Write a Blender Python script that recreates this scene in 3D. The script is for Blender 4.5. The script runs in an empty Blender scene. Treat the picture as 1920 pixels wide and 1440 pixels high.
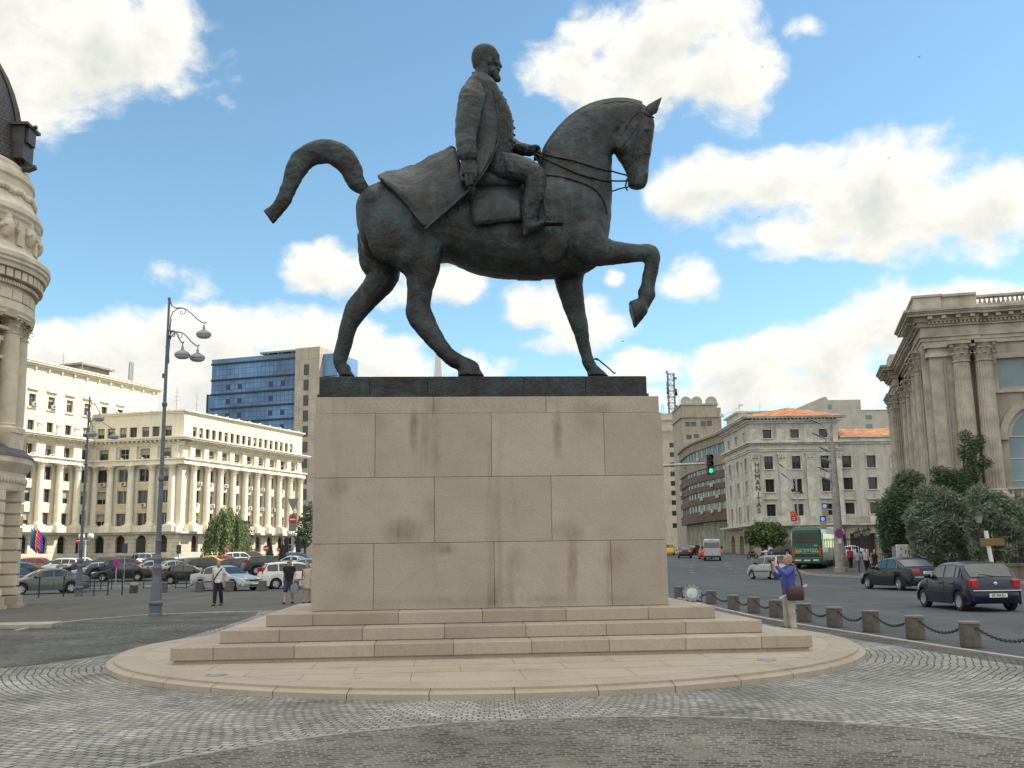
import bpy, bmesh, math, random
import numpy as np
from mathutils import Vector as V, Matrix as M, noise
from math import sin, cos, pi, sqrt, atan2, asin, tan, hypot
R = math.radians
S = bpy.context.scene
COL = S.collection
rnd = random.Random(11)
# ------------------------------------------------------------------ camera
FPX, PITCH, ROLL, EYE = 1879.6, R(9.68), 0.0148, 1.82
_c, _s = cos(PITCH), sin(PITCH)
_fw, _rt, _up = V((0, _c, _s)), V((1, 0, 0)), V((0, -_s, _c))
_rt2 = _rt * cos(ROLL) - _up * sin(ROLL)
_up2 = _rt * sin(ROLL) + _up * cos(ROLL)
cam_d = bpy.data.cameras.new('camera')
cam = bpy.data.objects.new('camera', cam_d)
COL.objects.link(cam)
cam.matrix_world = M(((_rt2.x, _up2.x, -_fw.x, 0), (_rt2.y, _up2.y, -_fw.y, 0), (_rt2.z, _up2.z, -_fw.z, EYE), (0, 0, 0, 1)))
cam_d.sensor_width = 36
cam_d.lens = 36 * FPX / 1920
cam_d.clip_end = 6000
S.camera = cam
def ray(px, py):
 "direction through a point of the 1920x1440 photograph"
 return (_fw + _rt2 * ((px - 960) / FPX) - _up2 * ((py - 720) / FPX)).normalized()
def at(px, py, Y):
 d = ray(px, py); t = Y / d.y
 return V((d.x * t, Y, EYE + d.z * t))
def gz(y):
 "the square is level and then climbs gently towards the far buildings"
 return 0.0 if y < 75 else min(0.02 * (y - 75) * (1 if y > 85 else (y - 75) / 10), 1.7)
def gp(px, py):
 "ground point under a point of the photograph"
 d = ray(px, py); lo, hi = 3, 400
 for i in range(60):
  m = (lo + hi) / 2
  if EYE + d.z * m / d.y > gz(m): lo = m
  else: hi = m
 return V((d.x * lo / d.y, lo, gz(lo)))
def hd(px, py, Y):
 return at(px, py, Y).z
# ------------------------------------------------------------------ light
SUN_EL, SUN_AZ = R(47), R(6)          # azimuth from +X towards +Y
sdir = V((cos(SUN_EL) * cos(SUN_AZ), cos(SUN_EL) * sin(SUN_AZ), sin(SUN_EL)))
sd = bpy.data.lights.new('sun', 'SUN')
sd.energy = 5.0; sd.angle = R(0.55); sd.color = (1, .94, .84)
sun = bpy.data.objects.new('sun', sd); COL.objects.link(sun)
sun.location = (60, 20, 80)
sun.rotation_euler = (-sdir).to_track_quat('-Z', 'Y').to_euler()
vs = S.view_settings
vs.view_transform = 'Standard'; vs.look = 'None'; vs.exposure = 0.32; vs.gamma = 1
vs.use_curve_mapping = False
S.cycles.max_bounces = 6; S.cycles.diffuse_bounces = 3; S.cycles.glossy_bounces = 3
S.cycles.transparent_max_bounces = 8; S.cycles.caustics_reflective = False; S.cycles.caustics_refractive = False
S.cycles.use_denoising = True
S.cycles.sample_clamp_indirect = 4
# ------------------------------------------------------------------ sky
W = bpy.data.worlds.new('World'); S.world = W; W.use_nodes = True
def build_sky():
 nt = W.node_tree; nt.nodes.clear()
 N, L = nt.nodes.new, nt.links.new
 out = N('ShaderNodeOutputWorld'); bg = N('ShaderNodeBackground')
 L(bg.outputs[0], out.inputs[0])
 sky = N('ShaderNodeTexSky'); sky.sky_type = 'NISHITA'; sky.sun_disc = False
 sky.sun_elevation = SUN_EL; sky.sun_rotation = pi / 2 - SUN_AZ
 sky.air_density = 1.0; sky.dust_density = .35; sky.ozone_density = 2.5; sky.altitude = 80
 geo = N('ShaderNodeTexCoord')
 def math_(g, op, a, b=None, c=None, clamp=False):
  n = g.nodes.new('ShaderNodeMath'); n.operation = op; n.use_clamp = clamp
  for i, x in enumerate((a, b, c)):
   if x is None: continue
   if isinstance(x, (int, float)): n.inputs[i].default_value = x
   else: g.links.new(x, n.inputs[i])
  return n.outputs[0]
 sep = N('ShaderNodeSeparateXYZ'); L(geo.outputs['Generated'], sep.inputs[0])
 az = math_(nt, 'ARCTAN2', sep.outputs[0], sep.outputs[1])
 el = math_(nt, 'ARCSINE', sep.outputs[2])
 comb = N('ShaderNodeCombineXYZ'); L(az, comb.inputs[0]); L(el, comb.inputs[1])
 # --- the cloud field: soft cells broken up by fractal noise
 g = bpy.data.node_groups.new('cloud_field', 'ShaderNodeTree')
 g.interface.new_socket('p', in_out='INPUT', socket_type='NodeSocketVector')
 g.interface.new_socket('field', in_out='OUTPUT', socket_type='NodeSocketFloat')
 gi = g.nodes.new('NodeGroupInput'); go = g.nodes.new('NodeGroupOutput')
 warp = g.nodes.new('ShaderNodeTexNoise'); warp.inputs['Scale'].default_value = 9; warp.inputs['Detail'].default_value = 3
 g.links.new(gi.outputs[0], warp.inputs['Vector'])
 w1 = g.nodes.new('ShaderNodeVectorMath'); w1.operation = 'MULTIPLY_ADD'
 g.links.new(warp.outputs['Color'], w1.inputs[0]); w1.inputs[1].default_value = (.06, .04, 0); w1.inputs[2].default_value = (-.03, -.02, 0)
 w2 = g.nodes.new('ShaderNodeVectorMath'); w2.operation = 'ADD'
 g.links.new(gi.outputs[0], w2.inputs[0]); g.links.new(w1.outputs[0], w2.inputs[1])
 cells = [(90, 40, 300, 120, 1), (40, 150, 110, 90, 1), (250, 90, 110, 80, .9), (190, 130, 110, 60, .9),
             (1085, 135, 110, 75, .95), (1220, 105, 150, 105, 1), (1360, 120, 95, 100, 1), (1290, 40, 140, 70, 1), (1120, 60, 90, 60, .7),
             (1330, 350, 110, 62, .95), (1480, 345, 130, 75, 1), (1640, 350, 180, 92, 1), (1790, 400, 170, 78, 1), (1590, 400, 160, 70, .95), (1500, 440, 120, 42, .8), (1700, 440, 160, 45, .8), (1915, 350, 30, 30, .7),
             (1300, 515, 52, 42, .9), (1510, 45, 34, 20, .4), (1640, 487, 34, 12, .5),
             (595, 500, 88, 52, 1), (700, 520, 75, 42, .9), (850, 538, 80, 40, .95), (760, 545, 70, 28, .7),
             (110, 665, 120, 50, 1), (280, 640, 130, 62, 1), (360, 600, 120, 40, 1), (470, 630, 150, 62, 1), (610, 640, 150, 62, 1), (710, 660, 95, 50, .9), (250, 710, 300, 60, .95), (560, 700, 230, 50, .9), (330, 765, 90, 22, .7), (180, 720, 160, 60, .9),
             (1005, 575, 72, 46, .95), (1090, 600, 95, 48, .95), (1150, 520, 26, 18, .6), (1060, 640, 80, 26, .6),
             (1230, 690, 110, 42, .9), (1390, 680, 150, 48, 1), (1540, 665, 150, 62, 1), (1690, 620, 160, 72, 1), (1830, 575, 130, 52, 1), (1920, 560, 90, 50, 1), (1450, 735, 330, 40, .95), (1700, 720, 220, 60, .8),
             (325, 512, 30, 14, .1), (375, 527, 26, 18, .1), (338, 162, 26, 18, .25), (880, 690, 70, 30, .35)]
 cur = None
 for (x, y, rx, ry, wt) in cells:
  d = ray(x, y); A, E = atan2(d.x, d.y), asin(d.z)
  k = FPX
  a = g.nodes.new('ShaderNodeVectorMath'); a.operation = 'SUBTRACT'; g.links.new(w2.outputs[0], a.inputs[0]); a.inputs[1].default_value = (A, E, 0)
  b = g.nodes.new('ShaderNodeVectorMath'); b.operation = 'MULTIPLY'; g.links.new(a.outputs[0], b.inputs[0])
  b.inputs[1].default_value = (k / rx * .96, k / ry * .96, 0)
  q = g.nodes.new('ShaderNodeVectorMath'); q.operation = 'DOT_PRODUCT'; g.links.new(b.outputs[0], q.inputs[0]); g.links.new(b.outputs[0], q.inputs[1])
  v = math_(g, 'MULTIPLY_ADD', q.outputs['Value'], -wt, wt)
  cur = v if cur is None else math_(g, 'SMOOTH_MAX', cur, v, .25)
 cur = math_(g, 'MAXIMUM', cur, -1.2)
 # clouds over the rest of the sky, outside the photographed part
 sp = g.nodes.new('ShaderNodeSeparateXYZ'); g.links.new(gi.outputs[0], sp.inputs[0])
 aa = math_(g, 'ABSOLUTE', sp.outputs[0])
 rest = g.nodes.new('ShaderNodeTexNoise'); rest.inputs['Scale'].default_value = 2.1; rest.inputs['Detail'].default_value = 3
 g.links.new(gi.outputs[0], rest.inputs['Vector'])
 o1 = math_(g, 'MULTIPLY_ADD', rest.outputs['Fac'], 4.2, -1.5)
 m1 = math_(g, 'MULTIPLY_ADD', aa, 6, -3.6, clamp=True)
 m2 = math_(g, 'MULTIPLY_ADD', sp.outputs[1], 6, -3.9, clamp=True)
 m = math_(g, 'MAXIMUM', m1, m2)
 o2 = math_(g, 'MULTIPLY_ADD', m, 3, -3)
 o3 = math_(g, 'ADD', o1, o2)
 cur = math_(g, 'MAXIMUM', cur, o3)
 def puff(gr, vec, detail):
  nz = gr.nodes.new('ShaderNodeTexNoise'); nz.inputs['Scale'].default_value = 15; nz.inputs['Detail'].default_value = detail; nz.inputs['Roughness'].default_value = .6
  ml = gr.nodes.new('ShaderNodeVectorMath'); ml.operation = 'MULTIPLY'; ml.inputs[1].default_value = (1, 1.35, 1)
  gr.links.new(vec, ml.inputs[0]); gr.links.new(ml.outputs[0], nz.inputs['Vector'])
  return nz.outputs['Fac']
 nn = math_(g, 'MULTIPLY_ADD', puff(g, w2.outputs[0], 9), 3.2, -1.46)
 tot = math_(g, 'ADD', cur, nn)
 g.links.new(tot, go.inputs[0])
 def field(off):
  n = N('ShaderNodeGroup'); n.node_tree = g; q = N('ShaderNodeVectorMath'); q.operation = 'ADD'; L(comb.outputs[0], q.inputs[0]); q.inputs[1].default_value = off; L(q.outputs[0], n.inputs[0])
  return n.outputs[0]
 f0 = field((0, 0, 0)); f1 = field((.010, .022, 0))
 def ss(x, lo, hi):
  n = N('ShaderNodeMapRange'); n.interpolation_type = 'SMOOTHSTEP'; L(x, n.inputs[0]); n.inputs[1].default_value = lo; n.inputs[2].default_value = hi
  return n.outputs[0]
 alpha = ss(f0, -.12, .85)
 above = ss(f1, .25, 1.75); thick = ss(f0, .5, 2.2)
 lit = math_(nt, 'MULTIPLY_ADD', above, -.52, 1.0)
 lit = math_(nt, 'MULTIPLY_ADD', thick, -.20, lit, clamp=True)
 ramp = N('ShaderNodeValToRGB'); L(lit, ramp.inputs[0])
 e = ramp.color_ramp.elements
 e[0].position = .2; e[0].color = (.50, .55, .59, 1)
 e[1].position = .95; e[1].color = (1.02, 1.0, .92, 1)
 x = e.new(.5); x.color = (.78, .79, .74, 1)
 # clouds behind the camera get extra brightness, added as fill light
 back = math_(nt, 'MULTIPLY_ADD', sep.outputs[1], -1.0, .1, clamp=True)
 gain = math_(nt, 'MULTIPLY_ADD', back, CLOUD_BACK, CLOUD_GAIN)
 high = math_(nt, 'MULTIPLY_ADD', sep.outputs[2], 2.0, -1.15, clamp=True)      # and extra cloud brightness overhead, added to light level surfaces
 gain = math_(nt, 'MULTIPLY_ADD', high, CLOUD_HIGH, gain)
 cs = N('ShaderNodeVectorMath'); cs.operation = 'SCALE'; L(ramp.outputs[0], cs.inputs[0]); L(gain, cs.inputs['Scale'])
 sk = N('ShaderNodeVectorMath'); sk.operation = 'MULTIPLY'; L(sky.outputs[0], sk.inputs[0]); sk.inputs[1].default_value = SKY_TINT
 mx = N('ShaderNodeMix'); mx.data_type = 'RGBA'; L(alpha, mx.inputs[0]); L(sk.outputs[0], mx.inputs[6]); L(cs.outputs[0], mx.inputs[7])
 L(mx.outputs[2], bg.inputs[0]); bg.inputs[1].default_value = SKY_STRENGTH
SKY_STRENGTH = 0.15
SKY_TINT = (1.02, 1.19, 1.08)
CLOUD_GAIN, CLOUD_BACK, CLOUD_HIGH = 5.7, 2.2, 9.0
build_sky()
# ------------------------------------------------------------------ helpers
class MB:
 "collects faces and links them as ONE mesh object"
 def __init__(s, T=None): s.v = []; s.f = []; s.m = []; s.T = T; s.uv = None
 def add(s, vs, fs, mi=0):
  o = len(s.v)
  if s.T is not None: vs = [s.T @ V(p) for p in vs]
  s.v += [tuple(p) for p in vs]; s.f += [tuple(i + o for i in f) for f in fs]; s.m += [mi] * len(fs)
 def box(s, x0, x1, y0, y1, z0, z1, mi=0):
  s.add([(x0, y0, z0), (x1, y0, z0), (x1, y1, z0), (x0, y1, z0), (x0, y0, z1), (x1, y0, z1), (x1, y1, z1), (x0, y1, z1)],
              [(0, 3, 2, 1), (4, 5, 6, 7), (0, 1, 5, 4), (1, 2, 6, 5), (2, 3, 7, 6), (3, 0, 4, 7)], mi)
 def cbox(s, x0, x1, y0, y1, z0, z1, c=.01, mi=0):
  "box with chamfered edges"
  P = []
  for (a, b, d) in ((0, 0, 0), (1, 0, 0), (1, 1, 0), (0, 1, 0), (0, 0, 1), (1, 0, 1), (1, 1, 1), (0, 1, 1)):
   X, Y, Z = (x0, x1)[a], (y0, y1)[b], (z0, z1)[d]
   sx, sy, sz = (c, -c)[a], (c, -c)[b], (c, -c)[d]
   P += [(X, Y + sy, Z + sz), (X + sx, Y, Z + sz), (X + sx, Y + sy, Z)]
  i = lambda k, ax: 3 * k + ax
  F = [(i(0, 2), i(3, 2), i(2, 2), i(1, 2)), (i(4, 2), i(5, 2), i(6, 2), i(7, 2)), (i(0, 1), i(1, 1), i(5, 1), i(4, 1)),
             (i(1, 0), i(2, 0), i(6, 0), i(5, 0)), (i(2, 1), i(3, 1), i(7, 1), i(6, 1)), (i(3, 0), i(0, 0), i(4, 0), i(7, 0))]
  for a, b, p, q in ((0, 1, 1, 2), (2, 3, 1, 2), (4, 5, 1, 2), (6, 7, 1, 2), (1, 2, 0, 2), (3, 0, 0, 2), (5, 6, 0, 2), (7, 4, 0, 2), (0, 4, 0, 1), (1, 5, 0, 1), (2, 6, 0, 1), (3, 7, 0, 1)):
   F.append((i(a, p), i(b, p), i(b, q), i(a, q)))
  for k in range(8): F.append((i(k, 0), i(k, 1), i(k, 2)))
  s.add(P, F, mi)
 def quad(s, a, b, c, d, mi=0): s.add([a, b, c, d], [(0, 1, 2, 3)], mi)
 def loft(s, rings, cap=True, closed=True, mi=0):
  n = len(rings[0]); vs = [p for r in rings for p in r]; fs = []
  for k in range(len(rings) - 1):
   for i in range(n if closed else n - 1):
    j = (i + 1) % n
    fs.append((k * n + i, k * n + j, (k + 1) * n + j, (k + 1) * n + i))
  if cap and closed:
   fs.append(tuple(reversed(range(n)))); fs.append(tuple((len(rings) - 1) * n + i for i in range(n)))
  s.add(vs, fs, mi)
 def tube(s, pts, r, n=8, cap=True, mi=0, closed=False):
  pts = [V(p) for p in pts]; m = len(pts)
  rr = r if isinstance(r, (list, tuple)) else [r] * m
  rings = []; prev = None
  for i, p in enumerate(pts):
   if closed: t = pts[(i + 1) % m] - pts[i - 1]
   else: t = pts[min(i + 1, m - 1)] - pts[max(i - 1, 0)]
   t.normalize()
   if prev is None: a = t.orthogonal().normalized()
   else: a = (prev - t * prev.dot(t)); a = a.normalized() if a.length > 1e-6 else t.orthogonal().normalized()
   prev = a; b = t.cross(a)
   rings.append([p + (a * cos(2 * pi * k / n) + b * sin(2 * pi * k / n)) * rr[i] for k in range(n)])
  if closed: rings.append(rings[0]); cap = False
  s.loft(rings, cap, True, mi)
 def lathe(s, prof, c=(0, 0, 0), n=24, a0=0, a1=2 * pi, mi=0, cap=True):
  c = V(c); full = abs(a1 - a0 - 2 * pi) < 1e-6; k = n if full else n + 1
  rings = [[(c.x + r * cos(a0 + (a1 - a0) * i / n), c.y + r * sin(a0 + (a1 - a0) * i / n), c.z + z) for i in range(k)] for r, z in prof]
  s.loft(rings, cap=full and cap, closed=full, mi=mi)
 def prism(s, poly, z0, z1, mi=0):
  "poly in XY, extruded in Z"
  n = len(poly)
  s.add([(p[0], p[1], z0) for p in poly] + [(p[0], p[1], z1) for p in poly],
              [tuple(reversed(range(n))), tuple(range(n, 2 * n))] + [(i, (i + 1) % n, n + (i + 1) % n, n + i) for i in range(n)], mi)
 def xprism(s, poly, y0, y1, mi=0):
  "poly in XZ, extruded in Y"
  n = len(poly)
  s.add([(p[0], y0, p[1]) for p in poly] + [(p[0], y1, p[1]) for p in poly],
              [tuple(range(n)), tuple(reversed(range(n, 2 * n)))] + [(i, n + i, n + (i + 1) % n, (i + 1) % n) for i in range(n)], mi)
 def sphere(s, c, r, n=12, m=8, mi=0):
  c = V(c); rx, ry, rz = r if isinstance(r, (list, tuple)) else (r, r, r)
  rings = [[(c.x + rx * sin(pi * j / m) * cos(2 * pi * i / n), c.y + ry * sin(pi * j / m) * sin(2 * pi * i / n), c.z - rz * cos(pi * j / m)) for i in range(n)] for j in range(1, m)]
  s.loft(rings, True, True, mi)
 def build(s, name, mats, parent=None, smooth=None, loc=None, rotz=0):
  me = bpy.data.meshes.new(name); me.from_pydata(s.v, [], s.f)
  if not isinstance(mats, (list, tuple)): mats = [mats]
  for m in mats: me.materials.append(m)
  if len(mats) > 1: me.polygons.foreach_set('material_index', s.m)
  if smooth is not None:
   me.polygons.foreach_set('use_smooth', [True] * len(me.polygons))
   if smooth < 180: me.set_sharp_from_angle(angle=R(smooth))
  me.update()
  o = bpy.data.objects.new(name, me); COL.objects.link(o)
  if parent is not None: o.parent = parent
  if loc is not None: o.location = loc
  o.rotation_euler.z = rotz
  return o
def tag(o, label=None, cat=None, group=None, kind=None):
 if label: o['label'] = label
 if cat: o['category'] = cat
 if group: o['group'] = group
 if kind: o['kind'] = kind
 return o
def thing(name, label, cat, loc=(0, 0, 0), rotz=0, group=None):
 o = bpy.data.objects.new(name, None); COL.objects.link(o)
 o.empty_display_size = .2
 o.location = loc; o.rotation_euler = (0, 0, rotz)
 return tag(o, label, cat, group)
KIDS = {}
def copy_tree(o, parent=None):
 c = o.copy(); COL.objects.link(c)
 if parent is not None: c.parent = parent; c.matrix_parent_inverse = o.matrix_parent_inverse
 for ch in list(o.children): copy_tree(ch, c)
 return c
def dup(o, loc, rotz, label, group=None):
 c = copy_tree(o); c.location = loc; c.rotation_euler = (0, 0, rotz); c['label'] = label
 if group: c['group'] = group
 return c
# ------------------------------------------------------------------ materials
def nodes(name):
 m = bpy.data.materials.new(name); m.use_nodes = True
 nt = m.node_tree; b = nt.nodes['Principled BSDF']
 return m, nt, b
def mk(name, col, rough=.7, metal=0, var=.0, scale=3, bump=0, bscale=30, col2=None, spec=.5, coat=0, island=0, emit=None):
 "plain painted / stone / metal surface with soft procedural variation"
 m, nt, b = nodes(name); N, L = nt.nodes.new, nt.links.new
 b.inputs['Roughness'].default_value = rough; b.inputs['Metallic'].default_value = metal
 b.inputs['Specular IOR Level'].default_value = spec; b.inputs['Coat Weight'].default_value = coat
 b.inputs['Base Color'].default_value = (*col, 1)
 if emit: b.inputs['Emission Color'].default_value = (*emit[:3], 1); b.inputs['Emission Strength'].default_value = emit[3]
 tc = None
 if var or bump or col2:
  tc = N('ShaderNodeTexCoord')
 last = None
 if var or col2:
  n = N('ShaderNodeTexNoise'); n.inputs['Scale'].default_value = scale; n.inputs['Detail'].default_value = 6; n.inputs['Roughness'].default_value = .6
  L(tc.outputs['Object'], n.inputs['Vector'])
  r = N('ShaderNodeMapRange'); r.inputs[1].default_value = .3; r.inputs[2].default_value = .7; L(n.outputs['Fac'], r.inputs[0])
  mx = N('ShaderNodeMix'); mx.data_type = 'RGBA'; L(r.outputs[0], mx.inputs[0])
  c2 = col2 if col2 else tuple(min(1, c * (1 + var)) for c in col)
  c1 = col if col2 else tuple(c * (1 - var) for c in col)
  mx.inputs[6].default_value = (*c1, 1); mx.inputs[7].default_value = (*c2, 1)
  last = mx.outputs[2]
 if island:
  gi = N('ShaderNodeNewGeometry'); hv = N('ShaderNodeHueSaturation')
  mr = N('ShaderNodeMapRange'); mr.inputs[3].default_value = 1 - island; mr.inputs[4].default_value = 1 + island
  L(gi.outputs['Random Per Island'], mr.inputs[0]); L(mr.outputs[0], hv.inputs['Value'])
  if last is not None: L(last, hv.inputs['Color'])
  else: hv.inputs['Color'].default_value = (*col, 1)
  last = hv.outputs[0]
 if last is not None: L(last, b.inputs['Base Color'])
 if bump:
  n2 = N('ShaderNodeTexNoise'); n2.inputs['Scale'].default_value = bscale; n2.inputs['Detail'].default_value = 5
  L(tc.outputs['Object'], n2.inputs['Vector'])
  bp = N('ShaderNodeBump'); bp.inputs['Strength'].default_value = bump; bp.inputs['Distance'].default_value = .02
  L(n2.outputs['Fac'], bp.inputs['Height']); L(bp.outputs[0], b.inputs['Normal'])
 return m
def glass_mat(name, col, rough=.04, spec=.5, var=0.3):
 return mk(name, col, rough, 0, var, .35, spec=spec)
# ------------------------------------------------------------------ ground
CEN = V((-.52, 20.15, 0))     # middle of the monument
YAW = R(4.1)
def asphalt(name, c1, c2):
 m, nt, b = nodes(name); N, L = nt.nodes.new, nt.links.new
 tc = N('ShaderNodeTexCoord')
 n = N('ShaderNodeTexNoise'); n.inputs['Scale'].default_value = .35; n.inputs['Detail'].default_value = 8; n.inputs['Roughness'].default_value = .65
 L(tc.outputs['Object'], n.inputs['Vector'])
 n2 = N('ShaderNodeTexNoise'); n2.inputs['Scale'].default_value = 60; n2.inputs['Detail'].default_value = 3
 L(tc.outputs['Object'], n2.inputs['Vector'])
 # long tyre-worn lanes and patches
 mp = N('ShaderNodeMapping'); mp.inputs['Scale'].default_value = (.5, .03, 1); mp.inputs['Rotation'].default_value = (0, 0, R(-8)); L(tc.outputs['Object'], mp.inputs['Vector'])
 n3 = N('ShaderNodeTexNoise'); n3.inputs['Scale'].default_value = 1.5; n3.inputs['Detail'].default_value = 4; L(mp.outputs[0], n3.inputs['Vector'])
 s = N('ShaderNodeMath'); s.operation = 'MULTIPLY_ADD'; L(n3.outputs['Fac'], s.inputs[0]); s.inputs[1].default_value = .8; L(n.outputs['Fac'], s.inputs[2])
 s2 = N('ShaderNodeMath'); s2.operation = 'MULTIPLY_ADD'; L(n2.outputs['Fac'], s2.inputs[0]); s2.inputs[1].default_value = .3; L(s.outputs[0], s2.inputs[2])
 r = N('ShaderNodeMapRange'); r.inputs[1].default_value = .75; r.inputs[2].default_value = 1.35; L(s2.outputs[0], r.inputs[0])
 mx = N('ShaderNodeMix'); mx.data_type = 'RGBA'; L(r.outputs[0], mx.inputs[0]); mx.inputs[6].default_value = (*c1, 1); mx.inputs[7].default_value = (*c2, 1)
 # thin cracks
 vo = N('ShaderNodeTexVoronoi'); vo.feature = 'DISTANCE_TO_EDGE'; vo.inputs['Scale'].default_value = .16
 nd = N('ShaderNodeVectorMath'); nd.operation = 'MULTIPLY_ADD'; L(n.outputs['Color'], nd.inputs[0]); nd.inputs[1].default_value = (3, 3, 0); L(tc.outputs['Object'], nd.inputs[2])
 L(nd.outputs[0], vo.inputs['Vector'])
 cr = N('ShaderNodeMapRange'); cr.inputs[1].default_value = .0; cr.inputs[2].default_value = .006; cr.inputs[3].default_value = .55; cr.inputs[4].default_value = 1; L(vo.outputs['Distance'], cr.inputs[0])
 m2 = N('ShaderNodeMix'); m2.data_type = 'RGBA'; m2.blend_type = 'MULTIPLY'; m2.inputs[0].default_value = 1; L(mx.outputs[2], m2.inputs[6]); L(cr.outputs[0], m2.inputs[7])
 L(m2.outputs[2], b.inputs['Base Color'])
 b.inputs['Roughness'].default_value = .9; b.inputs['Specular IOR Level'].default_value = .2
 bp = N('ShaderNodeBump'); bp.inputs['Strength'].default_value = .35; bp.inputs['Distance'].default_value = .01; L(n2.outputs['Fac'], bp.inputs['Height']); L(bp.outputs[0], b.inputs['Normal'])
 return m
def setts(name, cols, mortar, w=.125, h=.105, polar=None, dirt=None, wob=.05, joint=.012):
 "granite setts: rows follow a circle when polar is given"
 m, nt, b = nodes(name); N, L = nt.nodes.new, nt.links.new
 tc = N('ShaderNodeTexCoord'); vec = tc.outputs['Object']
 nw = N('ShaderNodeTexNoise'); nw.inputs['Scale'].default_value = 1.1; nw.inputs['Detail'].default_value = 3; L(vec, nw.inputs['Vector'])
 if polar:
  sb = N('ShaderNodeVectorMath'); sb.operation = 'SUBTRACT'; L(vec, sb.inputs[0]); sb.inputs[1].default_value = (polar[0], polar[1], 0)
  sp = N('ShaderNodeSeparateXYZ'); L(sb.outputs[0], sp.inputs[0])
  ng = N('ShaderNodeMath'); ng.operation = 'MULTIPLY'; L(sp.outputs[1], ng.inputs[0]); ng.inputs[1].default_value = -1
  an = N('ShaderNodeMath'); an.operation = 'ARCTAN2'; L(sp.outputs[0], an.inputs[0]); L(ng.outputs[0], an.inputs[1])
  ar = N('ShaderNodeMath'); ar.operation = 'MULTIPLY'; L(an.outputs[0], ar.inputs[0]); ar.inputs[1].default_value = polar[2]
  le = N('ShaderNodeVectorMath'); le.operation = 'LENGTH'; L(sb.outputs[0], le.inputs[0])
  cb = N('ShaderNodeCombineXYZ'); L(ar.outputs[0], cb.inputs[0]); L(le.outputs['Value'], cb.inputs[1]); vec = cb.outputs[0]
 wv = N('ShaderNodeVectorMath'); wv.operation = 'MULTIPLY_ADD'; L(nw.outputs['Color'], wv.inputs[0]); wv.inputs[1].default_value = (wob * 2, wob * 2, 0); L(vec, wv.inputs[2])
 nf = N('ShaderNodeTexNoise'); nf.inputs['Scale'].default_value = 22; nf.inputs['Detail'].default_value = 2; L(tc.outputs['Object'], nf.inputs['Vector'])
 wv2 = N('ShaderNodeVectorMath'); wv2.operation = 'MULTIPLY_ADD'; L(nf.outputs['Color'], wv2.inputs[0]); wv2.inputs[1].default_value = (.03, .03, 0); L(wv.outputs[0], wv2.inputs[2])
 br = N('ShaderNodeTexBrick'); L(wv2.outputs[0], br.inputs['Vector'])
 br.inputs['Scale'].default_value = 1; br.inputs['Brick Width'].default_value = w; br.inputs['Row Height'].default_value = h
 br.inputs['Mortar Size'].default_value = joint; br.inputs['Mortar Smooth'].default_value = .6
 br.inputs['Color1'].default_value = (*cols[0], 1); br.inputs['Color2'].default_value = (*cols[1], 1); br.inputs['Mortar'].default_value = (*mortar, 1)
 # patches
 np_ = N('ShaderNodeTexNoise'); np_.inputs['Scale'].default_value = .55; np_.inputs['Detail'].default_value = 6; np_.inputs['Roughness'].default_value = .65; L(tc.outputs['Object'], np_.inputs['Vector'])
 r = N('ShaderNodeMapRange'); r.inputs[1].default_value = .34; r.inputs[2].default_value = .66; r.inputs[3].default_value = .62; r.inputs[4].default_value = 1.3; L(np_.outputs['Fac'], r.inputs[0])
 m1 = N('ShaderNodeMix'); m1.data_type = 'RGBA'; m1.blend_type = 'MULTIPLY'; m1.inputs[0].default_value = 1; L(br.outputs['Color'], m1.inputs[6]); L(r.outputs[0], m1.inputs[7])
 last = m1.outputs[2]
 if dirt:
  nd = N('ShaderNodeTexNoise'); nd.inputs['Scale'].default_value = 1.5; nd.inputs['Detail'].default_value = 7; L(tc.outputs['Object'], nd.inputs['Vector'])
  rd = N('ShaderNodeMapRange'); rd.inputs[1].default_value = .54; rd.inputs[2].default_value = .68; rd.inputs[4].default_value = .62; L(nd.outputs['Fac'], rd.inputs[0])
  m2 = N('ShaderNodeMix'); m2.data_type = 'RGBA'; L(rd.outputs[0], m2.inputs[0]); L(last, m2.inputs[6]); m2.inputs[7].default_value = (*dirt, 1); last = m2.outputs[2]
 L(last, b.inputs['Base Color']); b.inputs['Roughness'].default_value = .85; b.inputs['Specular IOR Level'].default_value = .2
 inv = N('ShaderNodeMath'); inv.operation = 'MULTIPLY_ADD'; L(br.outputs['Fac'], inv.inputs[0]); inv.inputs[1].default_value = -1;
 L(nf.outputs['Fac'], inv.inputs[2])
 bp = N('ShaderNodeBump'); bp.inputs['Strength'].default_value = .8; bp.inputs['Distance'].default_value = .015; L(inv.outputs[0], bp.inputs['Height']); L(bp.outputs[0], b.inputs['Normal'])
 return m
M_ASPH = asphalt('asphalt', (.066, .070, .075), (.118, .12, .123))
M_ASPH2 = asphalt('asphalt_worn', (.085, .079, .071), (.14, .13, .115))
M_SETT = setts('granite_setts', ((.225, .22, .205), (.37, .36, .33)), (.06, .052, .042), polar=(CEN.x, CEN.y, 9.5), wob=.10, dirt=(.24, .225, .19), w=.14, h=.115)
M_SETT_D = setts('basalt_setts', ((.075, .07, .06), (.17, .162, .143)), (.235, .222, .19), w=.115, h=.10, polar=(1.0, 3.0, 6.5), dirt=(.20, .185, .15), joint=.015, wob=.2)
M_SETT_B = setts('brown_setts', ((.09, .085, .075), (.16, .15, .135)), (.05, .065, .06), polar=(CEN.x, CEN.y, 14))
M_KERB = mk('kerb_stone', (.34, .315, .27), .8, var=.25, scale=4, bump=.3)
M_PAINT = mk('road_paint', (.55, .55, .53), .7, var=.35, scale=8)
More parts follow.
